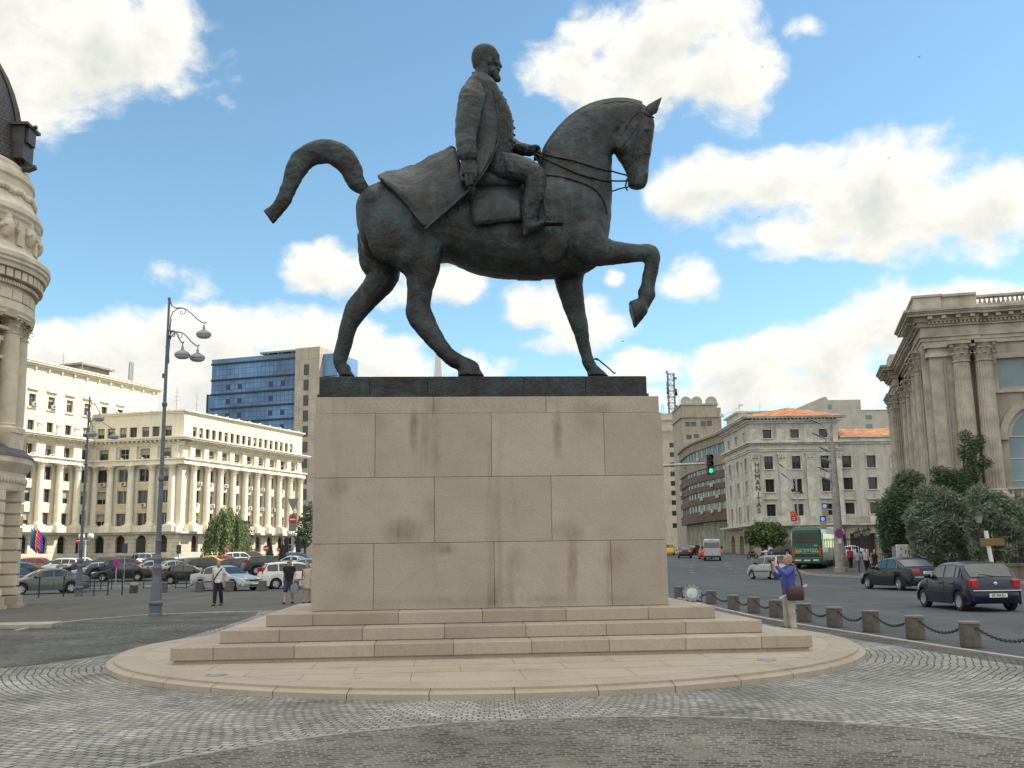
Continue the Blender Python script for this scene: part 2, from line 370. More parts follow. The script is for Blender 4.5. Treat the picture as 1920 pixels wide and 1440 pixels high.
def sheet(name, poly, z, mat):
 mb = MB(); mb.add([(x, y, z) for x, y in poly], [tuple(range(len(poly)))])
 return tag(mb.build(name, mat), kind='structure')
def build_ground():
 mb = MB()
 ys = [-400, -50, 60, 75, 77, 79, 81, 83, 85, 95, 110, 130, 160, 300, 3000]
 xs = [-3000, -300, -80, 0, 80, 300, 3000]
 n = len(xs)
 vs = [(x, y, gz(y)) for y in ys for x in xs]
 mb.add(vs, [(j * n + i, j * n + i + 1, (j + 1) * n + i + 1, (j + 1) * n + i) for j in range(len(ys) - 1) for i in range(n - 1)])
 tag(mb.build('ground', M_ASPH, smooth=180), kind='structure')
 # the plaza: asphalt by the parked cars, pale setts round the monument, darker setts beyond
 sheet('plaza_asphalt', [(-60, 20), (-12, 26), (6.2, 30), (6.2, 44), (4, 57.6), (-60, 57.6)], .004, M_ASPH2)
 K = [(-60, 24.5), (-13.3, 27.5), (-13.6, 30), (-13.3, 32), (-12.2, 34.3), (-10.5, 35.3), (-8.8, 35.6), (-5, 35.8), (0, 36.5), (6.3, 41.5)]
 right = [(6.45, 41), (6.50, 33), (6.62, 29), (6.95, 25.2), (7.35, 22.6), (7.85, 19.2), (8.5, 15.5), (9.3, 11.5), (11.5, 4), (15, -8)]
 sheet('cobbled_paving', K + right + [(15, -30), (-60, -30)], .012, M_SETT)
 sheet('brown_paving', [(-60, 24.4), (-13.4, 27.4), (-13.7, 30), (-13.4, 32), (-12.3, 34.2), (-10.5, 35.2), (-8.9, 35.5), (-8.35, 33), (-7.95, 28), (-7.8, 24), (-7.9, 20.6), (-8.6, 18.3), (-10, 17), (-13, 15.6), (-60, 14)], .016, M_SETT_B)
 off = [(x - .55, y - .05) for x, y in right]
 sheet('brown_paving_strip', right + off[::-1], .016, M_SETT_B)
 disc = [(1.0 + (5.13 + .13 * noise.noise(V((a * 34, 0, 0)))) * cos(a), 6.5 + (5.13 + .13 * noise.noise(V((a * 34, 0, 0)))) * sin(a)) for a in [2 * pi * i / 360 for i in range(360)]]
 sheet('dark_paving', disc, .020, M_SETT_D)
 # rim stones between pale and dark setts
 mb = MB(); rr = [(5.17, .012), (5.17, .0215), (5.25, .0215), (5.25, .012)]
 mb.lathe(rr, (1.0, 6.5, 0), 96, cap=False); tag(mb.build('paving_rim', mk('rim_stone', (.25, .235, .205), .85, var=.55, scale=6)), kind='structure')
 # kerbs
 mb = MB()
 def kerb(pts, w, h, lift=0):
  for i in range(len(pts) - 1):
   a, b = V((*pts[i], 0)), V((*pts[i + 1], 0)); d = (b - a).normalized(); n = V((-d.y, d.x, 0)) * w
   za, zb = gz(a.y), gz(b.y)
   P = [a, b, b + n, a + n]; zz = [za, zb, zb, za]
   L = (b - a).length; k = max(1, round(L / 1.0))
   for j in range(k):
    p0 = a + (b - a) * (j / k) + d * .004; p1 = a + (b - a) * ((j + 1) / k) - d * .004
    z0, z1 = gz(p0.y) + lift, gz(p1.y) + lift
    q = [p0, p1, p1 + n, p0 + n]
    mb.add([(v.x, v.y, z) for v, z in zip(q, (z0, z1, z1, z0))] + [(v.x, v.y, z + h) for v, z in zip(q, (z0, z1, z1, z0))],
                       [(4, 5, 6, 7), (0, 1, 5, 4), (1, 2, 6, 5), (2, 3, 7, 6), (3, 0, 4, 7)])
 kerb([(x, y) for x, y in right], .14, .035, .008)
 kerb([(x, y) for x, y in K[1:]], .14, .03, .008)
 tag(mb.build('plaza_kerb', M_KERB), kind='structure')
 mb = MB(); mb.cbox(-2.4, 2.4, -.5, .5, 0, .14, .02)
 tag(mb.build('raised_kerb', M_KERB, loc=(-15.3, 28.6, 0), rotz=R(8)), kind='structure')
 # pavement in front of the museum, with its kerb
 pv = [(23.3, 84), (22.4, 78), (22.2, 73), (22.6, 67), (23.4, 61), (24.5, 56), (27, 47), (31, 36), (40, 12), (90, 0), (90, 140), (36, 139.5), (29, 110)]
 mb = MB(); n = len(pv); mb.add([(x, y, gz(y) + .13) for x, y in pv], [tuple(range(n))])
 # triangulated by height: level enough to stay one sheet
 tag(mb.build('museum_pavement', M_ASPH2), kind='structure')
 mb = MB()
 kerb([(29, 110), (23.3, 84), (22.4, 78), (22.2, 73), (22.6, 67), (23.4, 61), (24.5, 56), (27, 47), (31, 36), (40, 12)], -.16, .137, 0)
 kerb([(-70, 70.5), (-9, 70.5)], .3, .14, 0)
 tag(mb.build('pavement_kerb', M_KERB), kind='structure')
 # lane marks on the road
 mb = MB()
 for (px, py) in ((1303, 1050), (1300, 1054), (1297, 1059), (1296, 1064), (1296, 1070), (1300, 1074), (1358, 1052), (1361, 1056), (1365, 1062), (1371, 1067), (1376, 1072), (1408, 1047), (1412, 1050), (1418, 1054), (1425, 1058)):
  p = gp(px, py)
  if p.y > 130: continue
  mb.add([(p.x - .09, p.y - 1, gz(p.y - 1) + .005), (p.x + .09, p.y - 1, gz(p.y - 1) + .005), (p.x + .09, p.y + 1, gz(p.y + 1) + .005), (p.x - .09, p.y + 1, gz(p.y + 1) + .005)], [(0, 1, 2, 3)])
 for (x, y, l, a) in ((12, 35, 9, .1), (9.5, 38.5, 7, .05), (17, 53, 6, -.1), (-22, 46, 5, 0), (-15, 44, 3, .1)):
  c, s = cos(a), sin(a)
  mb.add([(x + c * u - s * w, y + s * u + c * w, .009) for u, w in ((-l / 2, -.05), (l / 2, -.05), (l / 2, .05), (-l / 2, .05))], [(0, 1, 2, 3)])
 tag(mb.build('road_markings', mk('worn_paint', (.20, .20, .20), .8, var=.4, scale=3)), kind='structure')
build_ground()
# ------------------------------------------------------------------ the stone monument
def stone(name, c1, c2, stain=1.0, speck=1.0, marks=(), isl=.35):
 m, nt, b = nodes(name); N, L = nt.nodes.new, nt.links.new
 tc = N('ShaderNodeTexCoord'); ob = tc.outputs['Object']
 gi = N('ShaderNodeNewGeometry')
 n1 = N('ShaderNodeTexNoise'); n1.inputs['Scale'].default_value = .9; n1.inputs['Detail'].default_value = 6; n1.inputs['Roughness'].default_value = .6; L(ob, n1.inputs['Vector'])
 ad = N('ShaderNodeMath'); ad.operation = 'MULTIPLY_ADD'; L(gi.outputs['Random Per Island'], ad.inputs[0]); ad.inputs[1].default_value = isl; L(n1.outputs['Fac'], ad.inputs[2])
 r1 = N('ShaderNodeMapRange'); r1.inputs[1].default_value = .35; r1.inputs[2].default_value = .65 + isl; L(ad.outputs[0], r1.inputs[0])
 mx = N('ShaderNodeMix'); mx.data_type = 'RGBA'; L(r1.outputs[0], mx.inputs[0]); mx.inputs[6].default_value = (*c1, 1); mx.inputs[7].default_value = (*c2, 1)
 # fine mineral speckle
 n2 = N('ShaderNodeTexNoise'); n2.inputs['Scale'].default_value = 38; n2.inputs['Detail'].default_value = 4; n2.inputs['Roughness'].default_value = .8; L(ob, n2.inputs['Vector'])
 r2 = N('ShaderNodeMapRange'); r2.inputs[1].default_value = .3; r2.inputs[2].default_value = .7; r2.inputs[3].default_value = 1 - .22 * speck; r2.inputs[4].default_value = 1 + .2 * speck; L(n2.outputs['Fac'], r2.inputs[0])
 m2 = N('ShaderNodeMix'); m2.data_type = 'RGBA'; m2.blend_type = 'MULTIPLY'; m2.inputs[0].default_value = 1; L(mx.outputs[2], m2.inputs[6]); L(r2.outputs[0], m2.inputs[7])
 # curved rusty bedding veins
 off = N('ShaderNodeVectorMath'); off.operation = 'MULTIPLY_ADD'; L(gi.outputs['Random Per Island'], off.inputs[0]); off.inputs[1].default_value = (7, 3, 5); L(ob, off.inputs[2])
 wv = N('ShaderNodeTexWave'); wv.wave_type = 'RINGS'; wv.rings_direction = 'Y'; wv.inputs['Scale'].default_value = .55; wv.inputs['Distortion'].default_value = 3.2; wv.inputs['Detail'].default_value = 3; wv.inputs['Detail Scale'].default_value = .6
 L(off.outputs[0], wv.inputs['Vector'])
 rw = N('ShaderNodeMapRange'); rw.inputs[1].default_value = .965; rw.inputs[2].default_value = 1; rw.inputs[4].default_value = .07; L(wv.outputs['Fac'], rw.inputs[0])
 m3 = N('ShaderNodeMix'); m3.data_type = 'RGBA'; L(rw.outputs[0], m3.inputs[0]); L(m2.outputs[2], m3.inputs[6]); m3.inputs[7].default_value = (c1[0] * .75, c1[1] * .60, c1[2] * .44, 1)
 # rain streaks and damp patches
 mp = N('ShaderNodeMapping'); mp.inputs['Scale'].default_value = (2.6, 2.6, .22); L(ob, mp.inputs['Vector'])
 n4 = N('ShaderNodeTexNoise'); n4.inputs['Scale'].default_value = 1; n4.inputs['Detail'].default_value = 4; L(mp.outputs[0], n4.inputs['Vector'])
 r4 = N('ShaderNodeMapRange'); r4.inputs[1].default_value = .60; r4.inputs[2].default_value = .78; r4.inputs[4].default_value = .75 * stain; L(n4.outputs['Fac'], r4.inputs[0])
 n5 = N('ShaderNodeTexNoise'); n5.inputs['Scale'].default_value = .8; n5.inputs['Detail'].default_value = 5; L(off.outputs[0], n5.inputs['Vector'])
 r5 = N('ShaderNodeMapRange'); r5.inputs[1].default_value = .55; r5.inputs[2].default_value = .78; r5.inputs[4].default_value = .55 * stain; L(n5.outputs['Fac'], r5.inputs[0])
 mxx = N('ShaderNodeMath'); mxx.operation = 'MAXIMUM'; L(r4.outputs[0], mxx.inputs[0]); L(r5.outputs[0], mxx.inputs[1])
 m4 = N('ShaderNodeMix'); m4.data_type = 'RGBA'; L(mxx.outputs[0], m4.inputs[0]); L(m3.outputs[2], m4.inputs[6]); m4.inputs[7].default_value = (.16, .115, .065, 1)
 last = m4.outputs[2]
 nb = N('ShaderNodeTexNoise'); nb.inputs['Scale'].default_value = 2.2; nb.inputs['Detail'].default_value = 8; nb.inputs['Roughness'].default_value = .7; mpb = N('ShaderNodeMapping'); mpb.inputs['Scale'].default_value = (2.2, 2.2, .7); L(ob, mpb.inputs['Vector']); L(mpb.outputs[0], nb.inputs['Vector'])
 brk = N('ShaderNodeMapRange'); brk.inputs[1].default_value = .36; brk.inputs[2].default_value = .66; brk.inputs[3].default_value = .15; brk.inputs[4].default_value = 1.3; L(nb.outputs['Fac'], brk.inputs[0])
 for x0, z0, w, h, col, amt in marks:      # rust runs and damp patches
  sb = N('ShaderNodeVectorMath'); sb.operation = 'MULTIPLY_ADD'; L(n1.outputs['Color'], sb.inputs[0]); sb.inputs[1].default_value = (w * 1.6, 0, h * .7); L(ob, sb.inputs[2])
  s2 = N('ShaderNodeVectorMath'); s2.operation = 'SUBTRACT'; L(sb.outputs[0], s2.inputs[0]); s2.inputs[1].default_value = (x0 + w * .8, 0, z0 + h * .35)
  s3 = N('ShaderNodeVectorMath'); s3.operation = 'MULTIPLY'; L(s2.outputs[0], s3.inputs[0]); s3.inputs[1].default_value = (1 / w, 0, 1 / h)
  ln = N('ShaderNodeVectorMath'); ln.operation = 'LENGTH'; L(s3.outputs[0], ln.inputs[0])
  rg = N('ShaderNodeMapRange'); rg.interpolation_type = 'SMOOTHSTEP'; rg.inputs[1].default_value = 1.15; rg.inputs[2].default_value = .2; rg.inputs[4].default_value = amt; L(ln.outputs['Value'], rg.inputs[0])
  br_ = N('ShaderNodeMath'); br_.operation = 'MULTIPLY'; L(rg.outputs[0], br_.inputs[0]); L(brk.outputs[0], br_.inputs[1])
  mk_ = N('ShaderNodeMix'); mk_.data_type = 'RGBA'; L(br_.outputs[0], mk_.inputs[0]); L(last, mk_.inputs[6]); mk_.inputs[7].default_value = (*col, 1); last = mk_.outputs[2]
 L(last, b.inputs['Base Color']); b.inputs['Roughness'].default_value = .72; b.inputs['Specular IOR Level'].default_value = .35
 bp = N('ShaderNodeBump'); bp.inputs['Strength'].default_value = .15; bp.inputs['Distance'].default_value = .01; L(n2.outputs['Fac'], bp.inputs['Height']); L(bp.outputs[0], b.inputs['Normal'])
 return m
RUST, DAMP, MOSS = (.17, .105, .05), (.16, .12, .095), (.16, .145, .06)
M_STONE = stone('pink_sandstone', (.325, .277, .23), (.435, .38, .32), stain=.6, isl=.5, marks=[(-1.42, 4.2, .10, .55, RUST, .55), (-1.22, 4.1, .08, .7, MOSS, .6), (-1.05, 4.0, .13, .75, MOSS, .6), (-1.05, 4.65, .22, .2, DAMP, .6), (1.28, 4.1, .12, .6, RUST, .5), (1.2, 4.7, .25, .15, RUST, .35),
  (-1.65, 2.28, .45, .28, DAMP, .6), (-1.15, 2.55, .16, .45, DAMP, .5), (1.45, 2.25, .35, .25, DAMP, .65), (1.5, 1.55, .13, .75, RUST, .75), (.25, 1.15, .5, .4, DAMP, .6), (.42, 1.6, .22, .5, RUST, .4), (2.3, 1.75, .3, .3, RUST, .4), (-2.6, 1.7, .4, .4, DAMP, .35), (-.9, 1.95, .5, .14, DAMP, .6), (2.2, 4.55, .7, .12, RUST, .4), (-2.9, 3.1, .3, .3, RUST, .35), (0, 1.0, 3.4, .12, DAMP, .35)])
M_STEP = stone('step_stone', (.305, .25, .195), (.45, .38, .305), stain=.55, isl=.8, speck=.7)
M_SLAB = stone('slab_stone', (.33, .27, .20), (.44, .375, .29), stain=.6, isl=.6, speck=.6)
M_GAP = mk('dark_joint', (.05, .045, .04), .9)
PZ = [.865, 2.065, 3.275, 4.475, 4.80]
def build_monument():
 t = thing('monument_pedestal', 'pink sandstone block pedestal on three steps and a round platform', 'pedestal', (CEN.x, CEN.y, 0), YAW)
 HW, HD = 3.29, 1.34
 def blocks(mb, hw, hd, z0, z1, fx, g=.006, c=.006, d=.35):
  "a ring of facing blocks; fx = joints along the long sides"
  xs = [-hw] + fx + [hw]
  for i in range(len(xs) - 1):
   for sy in (-1, 1):
    a, b = (-hd, -hd + d) if sy < 0 else (hd - d, hd)
    mb.cbox(xs[i] + g / 2, xs[i + 1] - g / 2, a, b, z0 + g / 2, z1 - g / 2, c)
  for sx in (-1, 1):
   a, b = (-hw, -hw + d) if sx < 0 else (hw - d, hw)
   mb.cbox(a, b, -hd + d + g / 2, hd - d - g / 2, z0 + g / 2, z1 - g / 2, c)
 f = lambda px: (px - 911) / 674 * 6.58
 rows = [[f(689), f(916), f(1139)], [f(803), f(1027)], [f(690), f(913), f(1133)]]
 for k in range(3):
  mb = MB(); blocks(mb, HW, HD, PZ[k], PZ[k + 1], rows[k]); mb.build('block_course', M_STONE, t)
 mb = MB(); blocks(mb, HW - .035, HD - .035, PZ[3], PZ[4], [f(801), f(1021)]); mb.build('cap_course', M_STONE, t)
 mb = MB(); mb.box(-HW + .02, HW - .02, -HD + .02, HD - .02, PZ[0] - .02, PZ[3]); mb.box(-HW + .06, HW - .06, -HD + .06, HD - .06, PZ[3], PZ[4] - .02); mb.build('core', M_GAP, t)
 zz = [.225, .435, .65, .865]; W_ = [5.25, 4.61, 3.97]
 front = [1.965, 1.333, .684]
 rr = random.Random(3)
 for k in range(3):
  hw = W_[k]; hd = HD + front[k]; z0 = zz[k]; z1 = zz[k + 1]
  mb = MB(); n = [8, 7, 6][k]; o = .5 if k % 2 else .0
  first = [.52, .75, .62][k]
  xs = []; x = -hw + first * 1.3
  while x < hw - .5: xs.append(x); x += 1.28 + .1 * k
  blocks(mb, hw, hd, z0, z1, xs, g=.004, c=.012, d=.78)
  mb.box(-hw + .05, hw - .05, -hd + .05, hd - .05, z0 - (.055 if k == 0 else .0), z1 - .02)
  mb.build('step', M_STEP, t)
 # round platform: slab top, moulded rim
 RP = 6.95
 mb = MB(); mb.lathe([(RP, .01), (RP, .085), (RP - .03, .10), (RP - .10, .105), (RP - .12, .12), (RP - .12, .15), (RP - .15, .168), (RP - .62, .170)], n=160, cap=False)
 for k in range(40):   # radial joints in the rim
  a = 2 * pi * k / 40;
  c, s = cos(a), sin(a)
  mb.add([(c * r - s * w, s * r + c * w, z) for r, z in ((RP + .002, .01), (RP + .002, .086), (RP - .118, .151), (RP - .62, .1715)) for w in (-.005, .005)], [(0, 1, 3, 2), (2, 3, 5, 4), (4, 5, 7, 6)], 1)
 mb.build('platform_rim', [M_STEP, M_GAP], t, smooth=40)
 mb = MB(); mb.lathe([(RP - .622, .02), (RP - .622, .170)], n=160)
 yy = -6
 for k, y in enumerate((-5.1, -4.25, 4.3, 5.2)):
  hwx = sqrt((RP - .62) ** 2 - y * y)
  mb.box(-hwx, hwx, y - .003, y + .003, .165, .1712, 1)
 rr = random.Random(5)
 for k, (ya, yb) in enumerate(((-6.3, -5.1), (-5.1, -4.25), (-4.25, -3.3), (4.3, 5.2), (5.2, 6.3))):
  for j in range(-4, 5):
   x = j * 1.55 + (k % 2) * .7 + .2
   hy = sqrt(max(0, (RP - .62) ** 2 - x * x))
   a, b = max(ya, -hy), min(yb, hy)
   if abs(x) < 6 and b - a > .2: mb.box(x - .003, x + .003, a, b, .165, .1708, 1)
 for y in (-2.4, -.8, .8, 2.4):
  for sx in (-1, 1):
   xa, xb = 5.3, sqrt((RP - .62) ** 2 - y * y)
   mb.box(min(sx * xa, sx * xb), max(sx * xa, sx * xb), y - .003, y + .003, .165, .1708, 1)
 mb.build('platform', [M_SLAB, M_GAP], t)
 # lamps let into the platform
 lens = mk('green_lens', (.16, .24, .21), .12, var=.2, scale=10); ring = mk('lamp_ring', (.32, .33, .32), .45, .6)
 for (px, py, lb) in ((405, 1266, 'round green glass ground light in the platform near its rounded left end'), (1438, 1238, 'round green glass ground light in the platform near the photographing man')):
  d = ray(px, py); tt = (.17 - EYE) / d.z; p = V((d.x * tt, d.y * tt, .17))
  g = thing('ground_light', lb, 'light', p, 0, 'ground lights in the platform')
  mb = MB(); mb.lathe([(.15, 0), (.15, .012), (.125, .016), (.12, .008)], n=32); mb.build('ring', ring, g, smooth=40)
  mb = MB(); mb.lathe([(.12, 0), (.12, .008), (.06, .013), (.01, .014)], n=32); mb.build('lens', lens, g, smooth=60)
build_monument()
# ------------------------------------------------------------------ the bronze rider
def bronze():
 m, nt, b = nodes('weathered_bronze'); N, L = nt.nodes.new, nt.links.new
 tc = N('ShaderNodeTexCoord')
 n1 = N('ShaderNodeTexNoise'); n1.inputs['Scale'].default_value = 1.7; n1.inputs['Detail'].default_value = 8; n1.inputs['Roughness'].default_value = .68; n1.inputs['Distortion'].default_value = .4
 L(tc.outputs['Object'], n1.inputs['Vector'])
 r = N('ShaderNodeValToRGB'); L(n1.outputs['Fac'], r.inputs[0]); e = r.color_ramp.elements
 e[0].position = .30; e[0].color = (.010, .009, .009, 1); e[1].position = .72; e[1].color = (.047, .068, .075, 1)
 x = e.new(.44); x.color = (.022, .019, .020, 1); x = e.new(.56); x.color = (.024, .033, .036, 1)
 mp = N('ShaderNodeMapping'); mp.inputs['Scale'].default_value = (5, 5, .7); L(tc.outputs['Object'], mp.inputs['Vector'])
 n2 = N('ShaderNodeTexNoise'); n2.inputs['Scale'].default_value = 1.6; n2.inputs['Detail'].default_value = 6; L(mp.outputs[0], n2.inputs['Vector'])
 r2 = N('ShaderNodeMapRange'); r2.inputs[1].default_value = .52; r2.inputs[2].default_value = .75; r2.inputs[4].default_value = .65; L(n2.outputs['Fac'], r2.inputs[0])
 mx = N('ShaderNodeMix'); mx.data_type = 'RGBA'; L(r2.outputs[0], mx.inputs[0]); L(r.outputs[0], mx.inputs[6]); mx.inputs[7].default_value = (.042, .060, .065, 1)
 L(mx.outputs[2], b.inputs['Base Color'])
 b.inputs['Metallic'].default_value = .35; b.inputs['Specular IOR Level'].default_value = .5
 r3 = N('ShaderNodeMapRange'); r3.inputs[3].default_value = .55; r3.inputs[4].default_value = .33; L(n1.outputs['Fac'], r3.inputs[0]); L(r3.outputs[0], b.inputs['Roughness'])
 n3 = N('ShaderNodeTexNoise'); n3.inputs['Scale'].default_value = 7; n3.inputs['Detail'].default_value = 7; n3.inputs['Roughness'].default_value = .62; L(tc.outputs['Object'], n3.inputs['Vector'])
 bp = N('ShaderNodeBump'); bp.inputs['Strength'].default_value = .7; bp.inputs['Distance'].default_value = .05; L(n3.outputs['Fac'], bp.inputs['Height']); L(bp.outputs[0], b.inputs['Normal'])
 return m
M_BRONZE = bronze()
ZP = 4.80
_e = V((cos(YAW), sin(YAW), 0)); _n = V((-sin(YAW), cos(YAW), 0))
def T(u, v, yo=0.0):
 "outline point of the statue -> its own frame, on the plane yo"
 d = ray(480 + u / 2.0577, 60 + v / 2.0577)
 c = CEN + _n * yo
 t = (c - V((0, 0, EYE))).dot(_n) / d.dot(_n)
 p = V((0, 0, EYE)) + d * t - CEN
 return V((p.dot(_e), yo, p.z - ZP))
PXM = 198.0
def sec(a, b, w, yo=0, n=20, k=2.0, egg=0):
 "elliptic section through outline points a (top) and b (bottom), half width w in depth"
 A, B = T(*a, yo), T(*b, yo); c = (A + B) / 2; h = (A - B) / 2
 out = []
 for i in range(n):
  t = 2 * pi * i / n; ct, st = cos(t), sin(t)
  x = abs(ct) ** (2 / k) * (1 if ct > 0 else -1); y = abs(st) ** (2 / k) * (1 if st > 0 else -1)
  out.append(c + h * x + V((0, w * y * (1 - egg * x), 0)))
 return out
def flow(P, k=4):
 "Catmull-Rom through tuples of numbers"
 P = [np.array(p, float) for p in P]; out = []
 for i in range(len(P) - 1):
  a, b, c, d = P[max(i - 1, 0)], P[i], P[i + 1], P[min(i + 2, len(P) - 1)]
  for j in range(k):
   t = j / k
   out.append(.5 * (2 * b + (c - a) * t + (2 * a - 5 * b + 4 * c - d) * t * t + (3 * b - a - 3 * c + d) * t ** 3))
 out.append(P[-1]); return [tuple(p) for p in out]
def body(mb, secs, n=22, k=2.2, egg=0):
 q = flow([(a[0], a[1], b[0], b[1], w) for a, b, w in secs])
 mb.loft([sec(p[0:2], p[2:4], max(p[4], .02), 0, n, k, egg) for p in q])
def limb(mb, pts, n=14, flat=1.0, flatend=False):
 "pts: (u, v, r_px, depth, [depth radius]) along the axis"
 m5 = all(len(p) > 4 for p in pts)
 pts = flow([tuple(p[:5]) if m5 else tuple(p[:4]) for p in pts], 3)
 P = [T(p[0], p[1], p[3]) for p in pts]; rings = []
 m = len(P)
 for i in range(m):
  t = (P[min(i + 1, m - 1)] - P[max(i - 1, 0)]); t.y = 0; t.normalize()
  nn = V((-t.z, 0, t.x)); r = pts[i][2] / PXM; ry = (pts[i][4] / PXM if len(pts[i]) > 4 else r * flat)
  rings.append([P[i] + nn * (r * cos(2 * pi * k / n)) + V((0, ry * sin(2 * pi * k / n), 0)) for k in range(n)])
 # rounded ends
 def capring(R_, P_, t, f, s): return [P_ + t * s + (q - P_) * f for q in R_]
 t0 = (P[0] - P[1]).normalized() * (pts[0][2] / PXM); t1 = (P[-1] - P[-2]).normalized() * (pts[-1][2] / PXM)
 rings = [capring(rings[0], P[0], t0, .45, .8), capring(rings[0], P[0], t0, .8, .5)] + rings + [capring(rings[-1], P[-1], t1, .8, .5), capring(rings[-1], P[-1], t1, .45, .8)]
 mb.loft(rings[:-2] if flatend else rings)
def blob(mb, u, v, yo, ru, rd, rv=None, tilt=0):
 c = T(u, v, yo); rv = rv or ru
 o = MB(); o.sphere((0, 0, 0), (ru / PXM, rd / PXM, rv / PXM), 16, 10)
 mt = M.Translation(c) @ M.Rotation(-R(tilt), 4, 'Y')
 mb.add([mt @ V(p) for p in o.v], o.f)
def sculpt(mb, name, parent, mat, vox=.03, smooth=4, carve=None):
 "fuse the overlapping lofts into one continuous skin"
 o = mb.build(name, mat)
 r = o.modifiers.new('fuse', 'REMESH'); r.mode = 'VOXEL'; r.voxel_size = vox
 if smooth: s = o.modifiers.new('relax', 'SMOOTH'); s.iterations = smooth; s.factor = .5
 bpy.context.view_layer.update()
 ev = o.evaluated_get(bpy.context.evaluated_depsgraph_get())
 me = bpy.data.meshes.new_from_object(ev)
 o.modifiers.clear(); o.data = me; me.name = name
 if carve: carve(me)
 me.polygons.foreach_set('use_smooth', [True] * len(me.polygons))
 o.parent = parent
 return o
def chisel(me, amp, scale, seed=0, zmax=99):
 "hand-modelled clay surface: shallow lumps along the normals"
 n = len(me.vertices); co = np.empty(n * 3); no = np.empty(n * 3)
 me.vertices.foreach_get('co', co); me.vertices.foreach_get('normal', no)
 co = co.reshape(-1, 3); no = no.reshape(-1, 3)
 d = np.array([noise.fractal(V(c) * scale + V((seed, 0, 0)), .9, 2.1, 3) for c in co])
 d *= np.clip((zmax - co[:, 2]) * 6, 0, 1)
 co += no * (amp * d)[:, None]
 me.vertices.foreach_set('co', co.ravel()); me.update()
def build_statue():
 st = thing('equestrian_statue', 'dark green bronze statue of a bearded rider on a horse with one foreleg raised', 'statue', (CEN.x, CEN.y, ZP), YAW)
 B = M_BRONZE
 # plinth of cast plates
 mb = MB(); a = T(245, 1330, -1.15); b = T(1506, 1330, -1.15); zt = a.z
 hx = (b.x - a.x) / 2; cx = (a.x + b.x) / 2
 xs = [a.x, a.x + .95, a.x + 2.05, a.x + 3.9, a.x + 5.1, b.x]
 for i in range(5):
  mb.add([], [])
  mb.cbox(xs[i] + .001, xs[i + 1] - .001, -1.15, 1.15, .0, zt, .007)
 mb.box(a.x - .035, b.x + .03, -1.175, 1.175, 0, .07)
 mb.build('plinth', B, st)
 ZT = zt
 # ---------------- horse
 h = MB()
 trunk = [((388, 655), (386, 715), .16), ((402, 632), (395, 770), .36), ((440, 600), (420, 850), .56), ((510, 575), (520, 900), .70), ((610, 570), (640, 905), .76),
             ((720, 582), (735, 886), .72), ((850, 592), (850, 928), .74), ((980, 588), (960, 950), .77), ((1090, 560), (1090, 954), .75), ((1190, 540), (1190, 947), .68),
             ((1270, 560), (1262, 935), .60), ((1330, 600), (1320, 895), .47), ((1362, 655), (1352, 830), .28), ((1369, 690), (1362, 780), .14)]
 body(h, trunk, 24, 2.25, .04)
 neck = [((1060, 560), (1330, 780), .52), ((1095, 505), (1368, 680), .46), ((1112, 455), (1374, 600), .37), ((1152, 395), (1373, 535), .31), ((1212, 332), (1377, 480), .27),
   ((1285, 288), (1388, 437), .245), ((1360, 272), (1410, 408), .23), ((1430, 270), (1440, 398), .22), ((1478, 280), (1470, 390), .19)]
 body(h, neck, 20, 2.1)
 head = [((1440, 276), (1385, 395), .17), ((1478, 274), (1377, 430), .22), ((1520, 302), (1380, 462), .245), ((1537, 345), (1394, 490), .235), ((1531, 400), (1410, 512), .195),
   ((1523, 460), (1426, 545), .155), ((1516, 515), (1434, 572), .14), ((1513, 555), (1434, 592), .145), ((1508, 585), (1443, 602), .13), ((1495, 604), (1470, 608), .07)]
 body(h, head, 18, 2.3)
 for s in (-1, 1):
  blob(h, 1412, 432, s * .15, 42, 22, 48, 20)              # cheek
  blob(h, 1508, 372, s * .205, 15, 10, 12)                  # brow over the eye
  blob(h, 1503, 548, s * .12, 12, 9, 17)                   # nostril wing
  blob(h, 1465, 588, s * .06, 26, 16, 12)                  # lips
  blob(h, 540, 760, s * .52, 120, 50, 150, -12)             # haunch
  blob(h, 470, 650, s * .38, 75, 50, 60)                    # hip
  blob(h, 1215, 690, s * .48, 80, 38, 120, 12)              # shoulder blade
  blob(h, 1295, 735, s * .36, 55, 40, 80)                   # breast
  blob(h, 1150, 810, s * .56, 65, 34, 95, -14)              # elbow muscle
  # ears
  e = [T(1490, 303, s * .09), T(1532, 318, s * .09)]
 # girth strap under the belly
 # legs (near side is -depth)
 N_, F_ = -.42, .40
 limb(h, [(585, 780, 120, N_, 70), (620, 860, 112, N_, 62), (640, 930, 72, N_, 52), (632, 990, 56, N_, 44), (626, 1045, 50, N_, 34), (627, 1085, 54, N_, 31), (655, 1135, 46, N_, 27), (697, 1195, 37, N_, 24),
             (737, 1243, 32, N_, 24), (765, 1264, 33, N_, 29), (792, 1277, 31, N_, 27), (815, 1290, 34, N_, 30), (828, 1302, 40, N_, 36)])
 limb(h, [(490, 800, 110, F_, 70), (478, 880, 88, F_, 60), (488, 945, 70, F_, 50), (445, 1005, 56, F_, 42), (392, 1068, 53, F_, 34), (362, 1125, 38, F_, 27), (343, 1195, 32, F_, 24),
             (324, 1262, 31, F_, 28), (328, 1290, 27, F_, 26), (342, 1308, 30, F_, 32)])
 limb(h, [(1210, 840, 92, F_, 60), (1206, 920, 72, F_, 52), (1209, 975, 57, F_, 44), (1220, 1030, 50, F_, 36), (1234, 1085, 43, F_, 30), (1248, 1132, 38, F_, 30), (1256, 1172, 31, F_, 25), (1268, 1225, 28, F_, 23),
             (1282, 1272, 28, F_, 26), (1292, 1294, 26, F_, 25), (1306, 1308, 27, F_, 30)])
